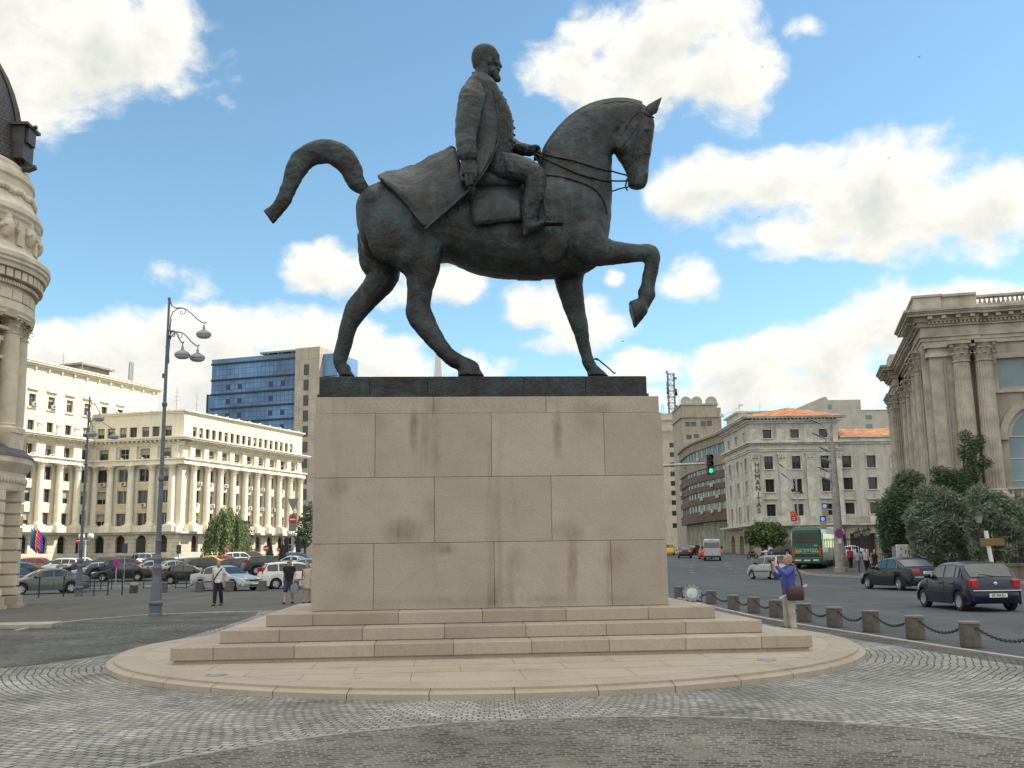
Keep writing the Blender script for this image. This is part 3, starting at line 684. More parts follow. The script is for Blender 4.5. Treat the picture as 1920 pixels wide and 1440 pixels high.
 limb(h, [(1262, 800, 92, N_, 60), (1310, 838, 74, N_, 52), (1365, 851, 56, N_, 42), (1430, 853, 43, N_, 32), (1487, 853, 38, N_, 29), (1519, 857, 42, N_, 32), (1527, 886, 33, N_, 26), (1519, 935, 30, N_, 22),
             (1511, 980, 31, N_, 23), (1506, 1012, 38, N_, 29), (1503, 1038, 28, N_, 24), (1494, 1058, 25, N_, 23)])
 # hooves
 def hoof(top, bot, yo, w0, w1):
  (a, b), (c, d) = top, bot
  h.loft([sec(a, b, w0, yo, 16), sec(((a[0] + c[0]) / 2, (a[1] + c[1]) / 2), ((b[0] + d[0]) / 2, (b[1] + d[1]) / 2), (w0 + w1) / 2, yo, 16), sec(c, d, w1, yo, 16)])
 hoof(((783, 1283), (845, 1280)), ((779, 1330), (884, 1330)), N_, .17, .235)
 hoof(((314, 1296), (362, 1300)), ((318, 1330), (386, 1330)), F_, .14, .19)
 hoof(((1280, 1300), (1322, 1292)), ((1277, 1330), (1368, 1330)), F_, .14, .19)
 hoof(((1482, 1022), (1512, 1082)), ((1436, 1040), (1462, 1144)), N_, .16, .20)
 horse = sculpt(h, 'horse', st, B, .026, 9, lambda me: (chisel(me, .016, 1.5, 7), chisel(me, .011, 5, 2)))
 from mathutils.bvhtree import BVHTree
 def tree(*obs):
  vs, fs = [], []
  for o in obs:
   k = len(vs); vs += [v.co.copy() for v in o.data.vertices]; fs += [tuple(i + k for i in p.vertices) for p in o.data.polygons]
  return BVHTree.FromPolygons(vs, fs)
 bvh = tree(horse)
 def on(u, v, s=-1, gap=.012, y0=.1, tr=None):
  "point of the outline laid on the skin of the given side (s=-1 is the near side)"
  y = y0
  for _ in range(4):
   p = T(u, v, s * y)
   hit = (tr or bvh).ray_cast(V((p.x, s * 3, p.z)), V((0, -s, 0)))
   if hit[0] is None or hit[0].y * s < -.05: return T(u, v, s * y0)
   y = hit[0].y * s + gap
  return T(u, v, s * y)
 def laid(pts, s=-1, gap=.012, k=4): return [on(p[0], p[1], s, gap, p[2] if len(p) > 2 else .1) for p in flow([tuple(p) + ((.1,) if len(p) < 3 else ()) for p in pts], k)]
 # tail: a heavy cast plume
 tmb = MB()
 tl = [(445, 625, 14), (425, 612, 24), (398, 592, 36), (378, 560, 43), (362, 520, 48), (335, 487, 52), (290, 464, 53), (238, 464, 53), (188, 488, 50), (152, 535, 42), (130, 595, 36), (110, 645, 31), (84, 682, 28), (62, 702, 31), (46, 714, 34)]
 P = [(u, v, r, 0, r * .62) for u, v, r in tl]
 limb(tmb, P, 20, flatend=True)
 tail = sculpt(tmb, 'tail', horse, B, .022, 2, lambda me: (chisel(me, .030, 2.2, 3), chisel(me, .012, 6, 3)))
 # mane crest: a hogged ridge along the neck
 mm = MB()
 cr = flow([(1092, 515), (1110, 455), (1150, 393), (1212, 328), (1285, 284), (1362, 264), (1432, 262), (1490, 276)], 3)
 LC = len(cr) - 1
 rings = []
 for i, (u, v) in enumerate(cr):
  p = T(u, v, 0); q = T(cr[min(i + 1, LC)][0], cr[min(i + 1, LC)][1], 0) - T(cr[max(i - 1, 0)][0], cr[max(i - 1, 0)][1], 0); q.normalize(); nn = V((-q.z, 0, q.x))
  w = .05 if i in (0, LC) else .085
  rings.append([p + nn * .03 + V((0, -w * .5, 0)), p + nn * .03 + V((0, w * .5, 0)), p - nn * .10 + V((0, w * 1.5, 0)), p - nn * .16, p - nn * .10 + V((0, -w * 1.5, 0))])
 mm.loft(rings); mm.build('mane', B, horse, smooth=50)
 # ears
 for s in (-1, 1):
  em = MB(); base = [T(1492, 300, s * .10), T(1533, 320, s * .10)]; tip = T(1565, 252, s * .12) if s < 0 else T(1553, 292, s * .12)
  c = (base[0] + base[1]) / 2; ax = (base[1] - base[0]) / 2
  rr = []
  for f, wd in ((-.25, .8), (0, 1), (.35, .92), (.7, .5), (1, .04)):
   cc = c.lerp(tip, f); rr.append([cc + ax * (wd * cos(2 * pi * k / 10)) + V((0, .062 * wd * sin(2 * pi * k / 10), 0)) for k in range(10)])
  em.loft(rr); em.build('ear', B, horse, smooth=60)
 # bridle straps, bit and reins
 def strap(pts, r=.016):
  m_ = MB(); m_.tube(pts, r, 6); return m_
 br = MB()
 def bow(a, b, w, n=9, lift=.02):
  "strap round the head between two outline points, following both sides"
  out = []
  for i in range(n + 1):
   t = pi * i / n
   p = T(a[0], a[1], 0).lerp(T(b[0], b[1], 0), (1 - cos(t)) / 2)
   out.append(p + V((0, -(w + lift) * sin(t) ** .7, 0)))
  return out
 for s in (1, -1):
  for pts in ([(1521, 470, .03), (1500, 468), (1470, 480), (1445, 505), (1430, 525, .05)], [(1505, 292, .05), (1490, 318), (1462, 372), (1420, 430), (1395, 455, .05)],
     [(1488, 276, .03), (1478, 300), (1440, 345), (1408, 400, .05)], [(1478, 300), (1474, 380), (1462, 450), (1455, 500), (1445, 560), (1438, 590)],
     [(1484, 305), (1505, 318), (1535, 330, .06)], [(1474, 470), (1466, 520), (1452, 585)], [(1432, 566), (1426, 596, .15), (1434, 612, .15)]):
   br.tube(laid(pts, -s, .008), .017, 6)
  br.sphere(on(1440, 570, -s), .04, 8, 6); br.sphere(on(1505, 378, -s, -.01), .035, 8, 6)
 br.build('bridle', B, horse, smooth=60)
 rn = MB()
 for s in (1, -1):
  rn.tube(laid([(1080, 462, .05), (1110, 470, .25), (1150, 480), (1230, 497), (1320, 525), (1372, 537, .2), (1400, 545, .2), (1432, 553, .18)], -s, .02), .018, 6)
  rn.tube(laid([(1075, 466, .05), (1110, 486, .3), (1180, 518), (1260, 552), (1340, 572), (1372, 574, .2), (1400, 575, .19), (1436, 574, .16)], -s, .02), .018, 6)
 rn.tube([T(1436, 598, -.15), T(1405, 604, -.16), T(1376, 614, -.2)], .016, 6)
 rn.tube([T(1070, 470, -.05), T(1090, 500, -.12), T(1098, 528, -.2)], .02, 6)
 rn.build('reins', B, horse, smooth=60)
 bc = MB()
 for s in (1, -1): bc.tube(laid([(1100, 552), (1170, 556), (1240, 575), (1295, 598), (1330, 630), (1348, 665), (1356, 700)], -s, .012), .026, 6)
 bc.build('breast_collar', B, horse, smooth=60)
 gm = MB()
 for (u0, u1, d) in ((1012, 1055, .02), (1062, 1102, .03)):
  rings = []
  for i in range(13):
   t = pi * i / 12
   z0, z1 = 700, 962
   pts4 = []
   for u, dd in ((u0, d), (u1, d)):
    p = T(u, 955, 0); q = T(u, 700, 0)
    pts4.append(V((p.x, -(.80 + dd) * sin(t - pi / 2) * 1.0 if False else (.80 + dd) * cos(t), q.z + (p.z - q.z) * (sin(t) ** .8) * (1.0 + dd * .3))))
   rings.append([pts4[0], pts4[1], pts4[1] + V((0, 0, .05)), pts4[0] + V((0, 0, .05))])
  gm.loft(rings)
 gm.build('girth', B, horse, smooth=50)
 # saddle cloth: a draped quad on either side
 for s in (1, -1):
  sc = MB(); g = []
  for j in range(9):
   f = j / 8
   row = []
   for i in range(9):
    q = i / 8
    u = (836 - 14 * sin(min(1, f * 3) * pi / 2) + 14 * f * f) * (1 - q) + 1034 * q; v = (594 + f * 153) * (1 - q) + (578 + f * 146) * q
    p = on(u, v, -s, .05, .4);
    g0 = T(u, v, -s * (.86 + .05 * sin(i * 1.1)) * sin(min(1, .25 + f) * pi / 2)); row.append(p if abs(p.y) > abs(g0.y) else g0)
   g.append(row)
  sc.add([p for row in g for p in row], [(r * 9 + c, r * 9 + c + 1, (r + 1) * 9 + c + 1, (r + 1) * 9 + c)[::s] for r in range(8) for c in range(8)])
  o = sc.build('saddle_cloth', B, horse, smooth=60)
  md = o.modifiers.new('thick', 'SOLIDIFY'); md.thickness = .05; md.offset = 0
 sd_ = MB()
 body(sd_, [((822, 585), (822, 650), .45), ((840, 548), (840, 660), .60), ((900, 545), (900, 660), .66), ((970, 545), (970, 660), .68), ((1040, 525), (1040, 660), .60), ((1068, 520), (1062, 640), .45), ((1085, 545), (1080, 620), .3)], 20, 2.4)
 sd_.build('saddle', B, horse, smooth=60)
 # ---------------- rider
 r = MB()
 tors = [((820, 560), (1000, 520), .40), ((800, 500), (985, 500), .44), ((788, 450), (990, 465), .45), ((775, 400), (996, 425), .45), ((772, 350), (994, 360), .47), ((780, 300), (980, 305), .50), ((790, 255), (960, 265), .52),
   ((803, 215), (935, 225), .50), ((822, 185), (915, 198), .38), ((840, 168), (900, 180), .24), ((848, 152), (902, 168), .17)]
 body(r, tors, 22, 2.3)
 # neck and head
 r.loft([sec((844, 175), (900, 182), .17, 0, 16), sec((845, 148), (906, 160), .155, 0, 16), sec((842, 125), (915, 145), .16, 0, 16)])
 hd_ = [((838, 138), (908, 150), .135), ((831, 112), (935, 122), .175), ((831, 92), (941, 100), .19), ((836, 72), (934, 80), .185), ((848, 58), (920, 62), .15), ((868, 48), (902, 50), .075)]
 body(r, hd_, 20, 2.2)
 blob(r, 917, 118, 0, 26, 25, 34)           # face
 blob(r, 921, 163, 0, 19, 20, 22, 10)       # beard
 blob(r, 930, 178, 0, 17, 15, 17)
 blob(r, 910, 148, 0, 26, 24, 34, 15)
 nose = MB();
 r.loft([sec((925, 98), (938, 102), .03, 0, 8), sec((930, 116), (946, 122), .035, 0, 8), sec((930, 130), (952, 135), .05, 0, 8), sec((928, 140), (944, 141), .04, 0, 8)])
 blob(r, 932, 95, 0, 10, 26, 6)             # brow ridge
 blob(r, 934, 147, 0, 11, 20, 9); blob(r, 926, 158, 0, 15, 17, 18)
 for s in (-1, 1):
  blob(r, 903, 112, s * .185, 8, 6, 17, -8)   # ear
  blob(r, 926, 118, s * .11, 8, 8, 7)         # cheekbone
 # near arm hanging, far arm to the reins
 limb(r, [(845, 208, 44, -.40, 40), (836, 245, 54, -.58, 46), (824, 310, 53, -.72, 46), (812, 375, 46, -.82, 42), (811, 430, 41, -.92, 38), (814, 474, 36, -.98, 34)])
 limb(r, [(812, 458, 40, -.96, 39), (816, 478, 40, -.99, 38)])      # cuff
 limb(r, [(860, 205, 46, .42, 44), (880, 260, 50, .58, 46), (915, 340, 46, .62, 44), (950, 410, 42, .55, 40), (1000, 447, 34, .30, 34), (1040, 457, 29, .12, 28)])
 # legs: seat, thigh, trouser, for both sides
 for s in (-1, 1):
  limb(r, [(880, 520, 70, s * .30, 60), (930, 522, 66, s * .48, 56), (985, 522, 58, s * .70, 50), (1040, 533, 52, s * .86, 46), (1075, 558, 48, s * .95, 42), (1078, 600, 45, s * .98, 40), (1066, 650, 41, s * .98, 38), (1056, 700, 34, s * .97, 34), (1052, 728, 30, s * .96, 32)])
  limb(r, [(1052, 735, 28, s * .96, 30), (1048, 758, 27, s * .96, 30)])
  limb(r, [(1045, 757, 26, s * .96, 28), (1075, 748, 22, s * .98, 27), (1110, 738, 17, s * 1.0, 24), (1140, 732, 12, s * 1.0, 18)])
  limb(r, [(1038, 772, 16, s * .96, 22), (1034, 786, 13, s * .96, 18)])
 # hands: palm and five bent fingers each
 def fing(pts):
  P_ = [T(u, v, y) for u, v, y in pts]; rad = [.042, .040, .037, .03][:len(pts)]
  r.tube(P_, rad, 8)
 limb(r, [(816, 490, 29, -1.0, 20), (818, 513, 33, -1.03, 20), (820, 533, 33, -1.05, 17)])
 fing([(796, 530, -1.05), (791, 554, -1.08), (796, 578, -1.07)])
 fing([(812, 537, -1.07), (810, 568, -1.10), (817, 594, -1.08)])
 fing([(828, 537, -1.07), (829, 566, -1.10), (833, 590, -1.08)])
 fing([(843, 530, -1.05), (848, 554, -1.08), (847, 574, -1.06)])
 fing([(838, 498, -1.0), (853, 522, -.99), (854, 548, -1.0)])
 limb(r, [(1040, 455, 26, .12, 24), (1062, 458, 27, .06, 24)])
 for k in range(4):
  y = .0 + .03 * k
  fing([(1072, 444 + k * 9, y + .04), (1093, 452 + k * 9, y), (1090, 470 + k * 7, y - .06), (1072, 474 + k * 6, y - .08)])
 fing([(1058, 446, -.02), (1078, 441, -.04), (1095, 446, -.03)])
 rider = sculpt(r, 'rider', st, B, .015, 3, lambda me: (chisel(me, .024, 2.6, 1, T(880, 150).z), chisel(me, .009, 8, 4, T(880, 150).z)))
 # coat: body of the coat with lapel edge, and the skirts spread over the horse's rump
 ct = MB()
 def skirt(s):
  st_ = [((905, 172, .10), (925, 440, .60)), ((800, 215, .30), (900, 500, .66)), ((772, 350, .40), (866, 556, .82)), ((760, 430, .42), (822, 610, .90)), ((690, 468, .25), (740, 682, .94)), ((640, 497, .10), (680, 738, .94)),
               ((605, 513, .02), (650, 760, .93)), ((570, 521, .0), (600, 690, .90)), ((525, 531, .0), (540, 622, .82)), ((466, 549, .0), (482, 566, .62))]
  g = []
  for i, (a, b) in enumerate(st_):
   row = []
   for j in range(9):
    f = j / 8
    u = a[0] + (b[0] - a[0]) * f; v = a[1] + (b[1] - a[1]) * f
    y = a[2] + (b[2] - a[2]) * sin(min(1, f * 1.25) * pi / 2) ** .8
    y += .035 * sin(i * 1.9 + f * 2) * f
    row.append(T(u, v, -s * y))
   g.append(row)
  return g
 both = tree(horse, rider)
 for s in (1, -1):
  g = skirt(s)[3:]
  for row in g:
   for j in range(1, 9):
    p = row[j]; hit = bvh.ray_cast(V((p.x, -s * 3, p.z)), V((0, s, 0)))
    if hit[0] is not None and hit[0].y * -s + .06 > p.y * -s: p.y = hit[0].y - s * .06
  n = len(g); vs = [p for row in g for p in row]
  fs = [(i * 9 + j, i * 9 + j + 1, (i + 1) * 9 + j + 1, (i + 1) * 9 + j) for i in range(n - 1) for j in range(8)]
  ct.add(vs, fs if s > 0 else [f[::-1] for f in fs])
  # upper part: the open front hanging from shoulder to thigh
  up = [[(893, 176, .27), (868, 196, .43), (845, 230, .44)], [(915, 240, .47), (875, 250, .58), (810, 300, .54)], [(930, 310, .52), (880, 320, .60), (795, 365, .46)], [(936, 370, .53), (885, 390, .60), (782, 420, .48)],
              [(928, 430, .60), (875, 450, .68), (772, 440, .52)], [(902, 498, .75), (865, 500, .78), (790, 480, .64)], [(872, 548, .88), (845, 550, .88), (815, 540, .80)], [(838, 592, .93), (826, 595, .93), (812, 590, .91)]]
  g = [[T(u, v, -s * w) for u, v, w in row] for row in up]
  vs = [p for row in g for p in row]; fs = [(i * 3 + j, i * 3 + j + 1, (i + 1) * 3 + j + 1, (i + 1) * 3 + j) for i in range(7) for j in range(2)]
  ct.add(vs, fs if s > 0 else [f[::-1] for f in fs])
 # seat of the coat joining both sides behind the rider
 o = ct.build('coat', B, rider, smooth=180)
 w = o.modifiers.new('weld', 'WELD'); w.merge_threshold = .03
 md = o.modifiers.new('sub', 'SUBSURF'); md.levels = md.render_levels = 2
 md = o.modifiers.new('thick', 'SOLIDIFY'); md.thickness = .055; md.offset = 1
 bpy.context.view_layer.update(); me = bpy.data.meshes.new_from_object(o.evaluated_get(bpy.context.evaluated_depsgraph_get())); o.modifiers.clear(); o.data = me; chisel(me, .045, 1.9, 9); chisel(me, .016, 5, 3)
 me.polygons.foreach_set('use_smooth', [True] * len(me.polygons))
 # collar, lapel edge, buttons, belt line
 cl = MB();
 cl.tube([T(838, 158, -.04), T(848, 166, -.17), T(880, 180, -.22), T(902, 186, -.12)], .035, 8); cl.tube([T(838, 158, .04), T(848, 166, .17), T(880, 180, .22), T(902, 186, .12)], .035, 8)
 for s in (1, -1): cl.tube([T(896, 178, -s * .22), T(918, 240, -s * .42), T(933, 310, -s * .49), T(939, 372, -s * .52), T(930, 432, -s * .58), T(904, 498, -s * .74), T(874, 548, -s * .88), T(838, 594, -s * .96), T(742, 684, -s * .98), T(652, 760, -s * .96)], .032, 8)
 cl.build('coat_edge', B, rider, smooth=60)
 bt = MB()
 for k in range(8):
  f = k / 7; u = 948 + 48 * min(1, f * 1.5) ** .8; v = 235 + 190 * f
  bt.sphere(T(u, v, -.02), .032, 8, 6)
 for k in range(7):
  bt.sphere(T(958 + 5 * k, 262 + 26 * k, -.22), .026, 8, 6)
 bt.build('button', B, rider, smooth=60)
 # stirrup hanging on its leather
 for s in (-1, 1):
  sm = MB(); sm.tube([T(1110, 600, s * 1.0), T(1112, 660, s * 1.08), T(1120, 715, s * 1.1)], .026, 6)
  sm.tube([T(1120, 712, s * 1.1), T(1106, 738, s * 1.12), T(1150, 742, s * 1.12), T(1126, 712, s * 1.1)], .02, 6)
  q0 = T(1112, 742, s * 1.1); q1 = T(1184, 728, s * 1.1); sm.box(q0.x, q1.x, s * 1.1 - .12, s * 1.1 + .12, q0.z, q0.z + .045)
  sm.build('stirrup', B, horse, smooth=60)
 # a thin iron hook curling by the front hoof
 hk = MB(); hk.tube([T(1306, 1262, .40), T(1322, 1265, .42), T(1340, 1280, .44), T(1362, 1298, .46), T(1380, 1316, .48), T(1388, 1316, .48)], .016, 6)
 hk.tube([T(1312, 1268, .42) + V((.05 * cos(a), 0, .05 * sin(a))) for a in [i * .6 for i in range(9)]], .012, 6)
 hk.build('iron_hook', B, st, smooth=60)
build_statue()
# ------------------------------------------------------------------ building kit
def ashlar(name, col, w=1.2, h=.5, joint=.012, rough=.8, dark=.6, var=.18, streak=.35):
 "dressed stone or render with joints, soft soot streaks under ledges"
 m, nt, b = nodes(name); N, L = nt.nodes.new, nt.links.new
 tc = N('ShaderNodeTexCoord'); sp = N('ShaderNodeSeparateXYZ'); L(tc.outputs['Object'], sp.inputs[0])
 ad = N('ShaderNodeMath'); ad.operation = 'ADD'; L(sp.outputs[0], ad.inputs[0]); L(sp.outputs[1], ad.inputs[1])
 cb = N('ShaderNodeCombineXYZ'); L(ad.outputs[0], cb.inputs[0]); L(sp.outputs[2], cb.inputs[1])
 n = N('ShaderNodeTexNoise'); n.inputs['Scale'].default_value = .5; n.inputs['Detail'].default_value = 8; n.inputs['Roughness'].default_value = .65; L(tc.outputs['Object'], n.inputs['Vector'])
 mp = N('ShaderNodeMapping'); mp.inputs['Scale'].default_value = (1.2, 1.2, .12); L(tc.outputs['Object'], mp.inputs['Vector'])
 n2 = N('ShaderNodeTexNoise'); n2.inputs['Scale'].default_value = 1.6; n2.inputs['Detail'].default_value = 5; L(mp.outputs[0], n2.inputs['Vector'])
 r = N('ShaderNodeMapRange'); r.inputs[1].default_value = .3; r.inputs[2].default_value = .7; r.inputs[3].default_value = 1 - var; r.inputs[4].default_value = 1 + var * .6; L(n.outputs['Fac'], r.inputs[0])
 r2 = N('ShaderNodeMapRange'); r2.inputs[1].default_value = .5; r2.inputs[2].default_value = .75; r2.inputs[3].default_value = 1; r2.inputs[4].default_value = 1 - streak; L(n2.outputs['Fac'], r2.inputs[0])
 mu = N('ShaderNodeMath'); mu.operation = 'MULTIPLY'; L(r.outputs[0], mu.inputs[0]); L(r2.outputs[0], mu.inputs[1])
 last = mu.outputs[0]
 if w:
  br = N('ShaderNodeTexBrick'); L(cb.outputs[0], br.inputs['Vector']); br.inputs['Scale'].default_value = 1
  br.inputs['Brick Width'].default_value = w; br.inputs['Row Height'].default_value = h; br.inputs['Mortar Size'].default_value = joint
  br.inputs['Color1'].default_value = (1, 1, 1, 1); br.inputs['Color2'].default_value = (.93, .93, .93, 1); br.inputs['Mortar'].default_value = (dark, dark, dark, 1)
  m0 = N('ShaderNodeMix'); m0.data_type = 'RGBA'; m0.blend_type = 'MULTIPLY'; m0.inputs[0].default_value = 1; L(br.outputs['Color'], m0.inputs[6]); L(last, m0.inputs[7]); last = m0.outputs[2]
 m1 = N('ShaderNodeMix'); m1.data_type = 'RGBA'; m1.blend_type = 'MULTIPLY'; m1.inputs[0].default_value = 1; m1.inputs[6].default_value = (*col, 1); L(last, m1.inputs[7])
 L(m1.outputs[2], b.inputs['Base Color']); b.inputs['Roughness'].default_value = rough; b.inputs['Specular IOR Level'].default_value = .3
 return m
def frame2(ax, ay, bx, by):
 "matrix of a wall running from a to b (left to right seen from outside): x along, y inward, z up"
 ex = V((bx - ax, by - ay, 0)); L = ex.length; ex.normalize(); iy = V((-ex.y, ex.x, 0))
 return M(((ex.x, iy.x, 0, ax), (ex.y, iy.y, 0, ay), (0, 0, 1, 0), (0, 0, 0, 1))), L
def wall(mb, x0, x1, z0, z1, ops, d=.35, mi=0, y=0.0):
 "wall face with real openings (x0, x1, z0, z1[, 'arch']) and reveals"
 xs = sorted({x0, x1, *[max(x0, min(x1, o[0])) for o in ops], *[max(x0, min(x1, o[1])) for o in ops]})
 zs = sorted({z0, z1, *[o[2] for o in ops], *[o[3] for o in ops]})
 for i in range(len(xs) - 1):
  for k in range(len(zs) - 1):
   cx, cz = (xs[i] + xs[i + 1]) / 2, (zs[k] + zs[k + 1]) / 2
   if any(o[0] < cx < o[1] and o[2] < cz < o[3] for o in ops): continue
   if not z0 <= cz <= z1: continue
   mb.add([(xs[i], y, zs[k]), (xs[i + 1], y, zs[k]), (xs[i + 1], y, zs[k + 1]), (xs[i], y, zs[k + 1])], [(0, 1, 2, 3)], mi)
 for o in ops:
  a, b, c, e = o[:4]
  if len(o) > 4:
   r = (b - a) / 2; s = e - r; cx = (a + b) / 2; n = 10
   arc = [(cx - r * cos(pi * j / n), s + r * sin(pi * j / n)) for j in range(n + 1)]
   for j in range(n):
    (p, q), (u, v) = arc[j], arc[j + 1]
    mb.add([(p, y, q), (u, y, v), (u, y, e), (p, y, e)], [(0, 1, 2, 3)], mi)
    mb.add([(p, y, q), (p, y + d, q), (u, y + d, v), (u, y, v)], [(0, 1, 2, 3)], mi)
   e = s
  else: mb.add([(a, y, e), (a, y + d, e), (b, y + d, e), (b, y, e)], [(0, 1, 2, 3)], mi)
  mb.add([(a, y, c), (a, y + d, c), (a, y + d, e), (a, y, e)], [(0, 1, 2, 3)], mi)
  mb.add([(b, y, c), (b, y, e), (b, y + d, e), (b, y + d, c)], [(0, 1, 2, 3)], mi)
  mb.add([(a, y, c), (b, y, c), (b, y + d, c), (a, y + d, c)], [(0, 1, 2, 3)], mi)
M_GLASS = [glass_mat('window_glass_%d' % i, c, .06) for i, c in enumerate(((.022, .028, .030), (.045, .055, .055), (.03, .024, .022), (.08, .10, .095), (.17, .26, .30)))]  # last tint has a sky reflection painted in, for the museum panes
M_FRAME = mk('window_frame', (.16, .12, .09), .6); M_FRAME_W = mk('pale_window_frame', (.50, .48, .43), .6); M_FRAME_D = mk('dark_window_frame', (.05, .05, .05), .5)
WCACHE = {}; M_BLIND = mk('window_blind', (.40, .37, .30), .8, var=.3, scale=1)
def window(parent, T_, x0, x1, z0, z1, d=.3, nc=2, nr=1, arch=False, fr=None, gl=None, name='window', sur=0, sm=None):
 "one window: frame bars over a pane, set back d in the wall; sur = width of a raised surround"
 fr = fr or M_FRAME; w, h = round(x1 - x0, 2), round(z1 - z0, 2); gi = rnd.choice((0, 0, 1, 2, 3)) if gl is None else gl; bl = rnd.choice((0, 0, 0, .35, .6)) if (gl is None and not arch and h > 1.2) else 0
 key = (bl, w, h, nc, nr, arch, fr.name, gi, sur, sm and sm.name)
 if key not in WCACHE:
  mb = MB(); t = .07
  if arch:
   r = w / 2; s = h - r; n = 10
   arc = [(w / 2 - r * cos(pi * j / n), s + r * sin(pi * j / n)) for j in range(n + 1)]
   poly = [(0, 0), (w, 0)] + [(p, q) for p, q in arc[::-1]]
   mb.add([(p, .05, q) for p, q in poly], [tuple(range(len(poly)))], 1)
   for j in range(n): mb.add([(arc[j][0], 0, arc[j][1]), (arc[j + 1][0], 0, arc[j + 1][1]), (w / 2 + (arc[j + 1][0] - w / 2) * .86, 0, s + (arc[j + 1][1] - s) * .86), (w / 2 + (arc[j][0] - w / 2) * .86, 0, s + (arc[j][1] - s) * .86)], [(0, 1, 2, 3)], 0)
   mb.box(0, w, -.02, .04, s - t / 2, s + t / 2)
  else:
   s = h; mb.add([(0, .05, 0), (w, .05, 0), (w, .05, h), (0, .05, h)], [(0, 1, 2, 3)], 1); mb.box(0, w, 0, .045, h - t, h)
  mb.box(0, t, 0, .045, 0, s); mb.box(w - t, w, 0, .045, 0, s); mb.box(t, w - t, -.01, .044, 0, t)
  for i in range(1, nc): mb.box(w * i / nc - t / 2, w * i / nc + t / 2, .002, .043, t, (h if arch else s) - t)
  for i in range(1, nr): mb.box(t, w - t, -.004, .042, s * i / nr - t / 2, s * i / nr + t / 2)
  if bl: mb.add([(t, .03, s * (1 - bl)), (w - t, .03, s * (1 - bl)), (w - t, .03, s - t), (t, .03, s - t)], [(0, 1, 2, 3)], 3 if sur else 2)
  mats = [fr, M_GLASS[gi]]
  if sur:
   u = sur
   for (a, b, c, e) in ((-u, 0, -u * .6, h + u), (w, w + u, -u * .6, h + u), (0, w, h, h + u)): mb.box(a, b, -d - .07, -d + .02, c, e, 2)
   mb.box(-u * 1.3, w + u * 1.3, -d - .16, -d + .02, -u, -u * .35 if u > .1 else 0, 2)
   mats.append(sm)
  if bl: mats.append(M_BLIND)
  o = mb.build(name, mats); WCACHE[key] = o.data; bpy.data.objects.remove(o)
 o = bpy.data.objects.new(name, WCACHE[key]); COL.objects.link(o); o.parent = parent
 o.matrix_local = T_ @ M.Translation((x0, d, z0))
 return o
def put(parent, me, T_, name):
 o = bpy.data.objects.new(name, me); COL.objects.link(o); o.parent = parent; o.matrix_local = T_; return o
def mesh_of(mb, name, mats, smooth=None):
 o = mb.build(name, mats, smooth=smooth); me = o.data; bpy.data.objects.remove(o); return me
def column_mesh(h, r, mats, n=20, flutes=False, cap=1.0):
 mb = MB(); rr = random.Random(2)
 ch = cap * r * 2.2
 mb.box(-r * 1.4, r * 1.4, -r * 1.4, r * 1.4, 0, r * .35)
 prof = [(r * 1.32, r * .35), (r * 1.36, r * .5), (r * 1.2, r * .62), (r * 1.15, r * .72), (r * 1.22, r * .85), (r * 1.02, r)]
 mb.lathe(prof, n=n)
 z0, z1 = r, h - ch
 if flutes:
  k = n * 2; rings = []
  for f in (0, .33, .66, 1):
   q = r * (1 - .15 * f ** 1.6); z = z0 + (z1 - z0) * f
   rings.append([(q * (1 if i % 2 == 0 else .9) * cos(2 * pi * i / k), q * (1 if i % 2 == 0 else .9) * sin(2 * pi * i / k), z) for i in range(k)])
  mb.loft(rings)
 else:
  mb.lathe([(r, z0), (r * .99, z0 + (z1 - z0) * .35), (r * .93, z0 + (z1 - z0) * .7), (r * .85, z1)], n=n)
 # corinthian capital: bell, two rows of leaves, corner volutes, abacus
 q = r * .86
 mb.lathe([(q * 1.12, z1), (q * 1.12, z1 + ch * .05), (q * .98, z1 + ch * .08), (q * 1.02, z1 + ch * .6), (q * 1.35, z1 + ch * .86)], n=n)
 for row, (za, zb, nn) in enumerate(((.06, .42, 8), (.30, .68, 8))):
  for i in range(nn):
   a = 2 * pi * (i + row * .5) / nn; c, s = cos(a), sin(a); w = q * .34
   P = []
   for f, rad in ((0, 1.0), (.55, 1.12), (.9, 1.36), (1, 1.5), (.86, 1.58)):
    ww = w * (1 - .45 * f)
    for e in (-1, 1): P.append((c * q * rad - s * ww * e, s * q * rad + c * ww * e, z1 + ch * (za + (zb - za) * f)))
   mb.add(P, [(0, 1, 3, 2), (2, 3, 5, 4), (4, 5, 7, 6), (6, 7, 9, 8)])
 for i in range(4):
  a = pi / 4 + i * pi / 2
  mb.sphere((q * 1.62 * cos(a), q * 1.62 * sin(a), z1 + ch * .78), (q * .24, q * .24, q * .26), 8, 6)
 A = q * 1.5; mb.box(-A, A, -A, A, z1 + ch * .86, h)
 return mesh_of(mb, 'column', mats, 40)
def cornice(mb, x0, x1, z, prof, mi=0, ends=True):
 "moulding: prof = list of (projection, height) steps stacked upward from z"
 zz = z
 for p, h in prof:
  mb.box(x0 - (p if ends else 0), x1 + (p if ends else 0), -p, .02, zz, zz + h, mi); zz += h + .0
 return zz
def dentils(mb, x0, x1, z, w, gap, p, h, y0=0, mi=0):
 n = int((x1 - x0) / (w + gap))
 for i in range(n):
  a = x0 + (x1 - x0) * (i + .5) / n
  mb.box(a - w / 2, a + w / 2, -p, y0 + .01, z, z + h, mi)
AC = None
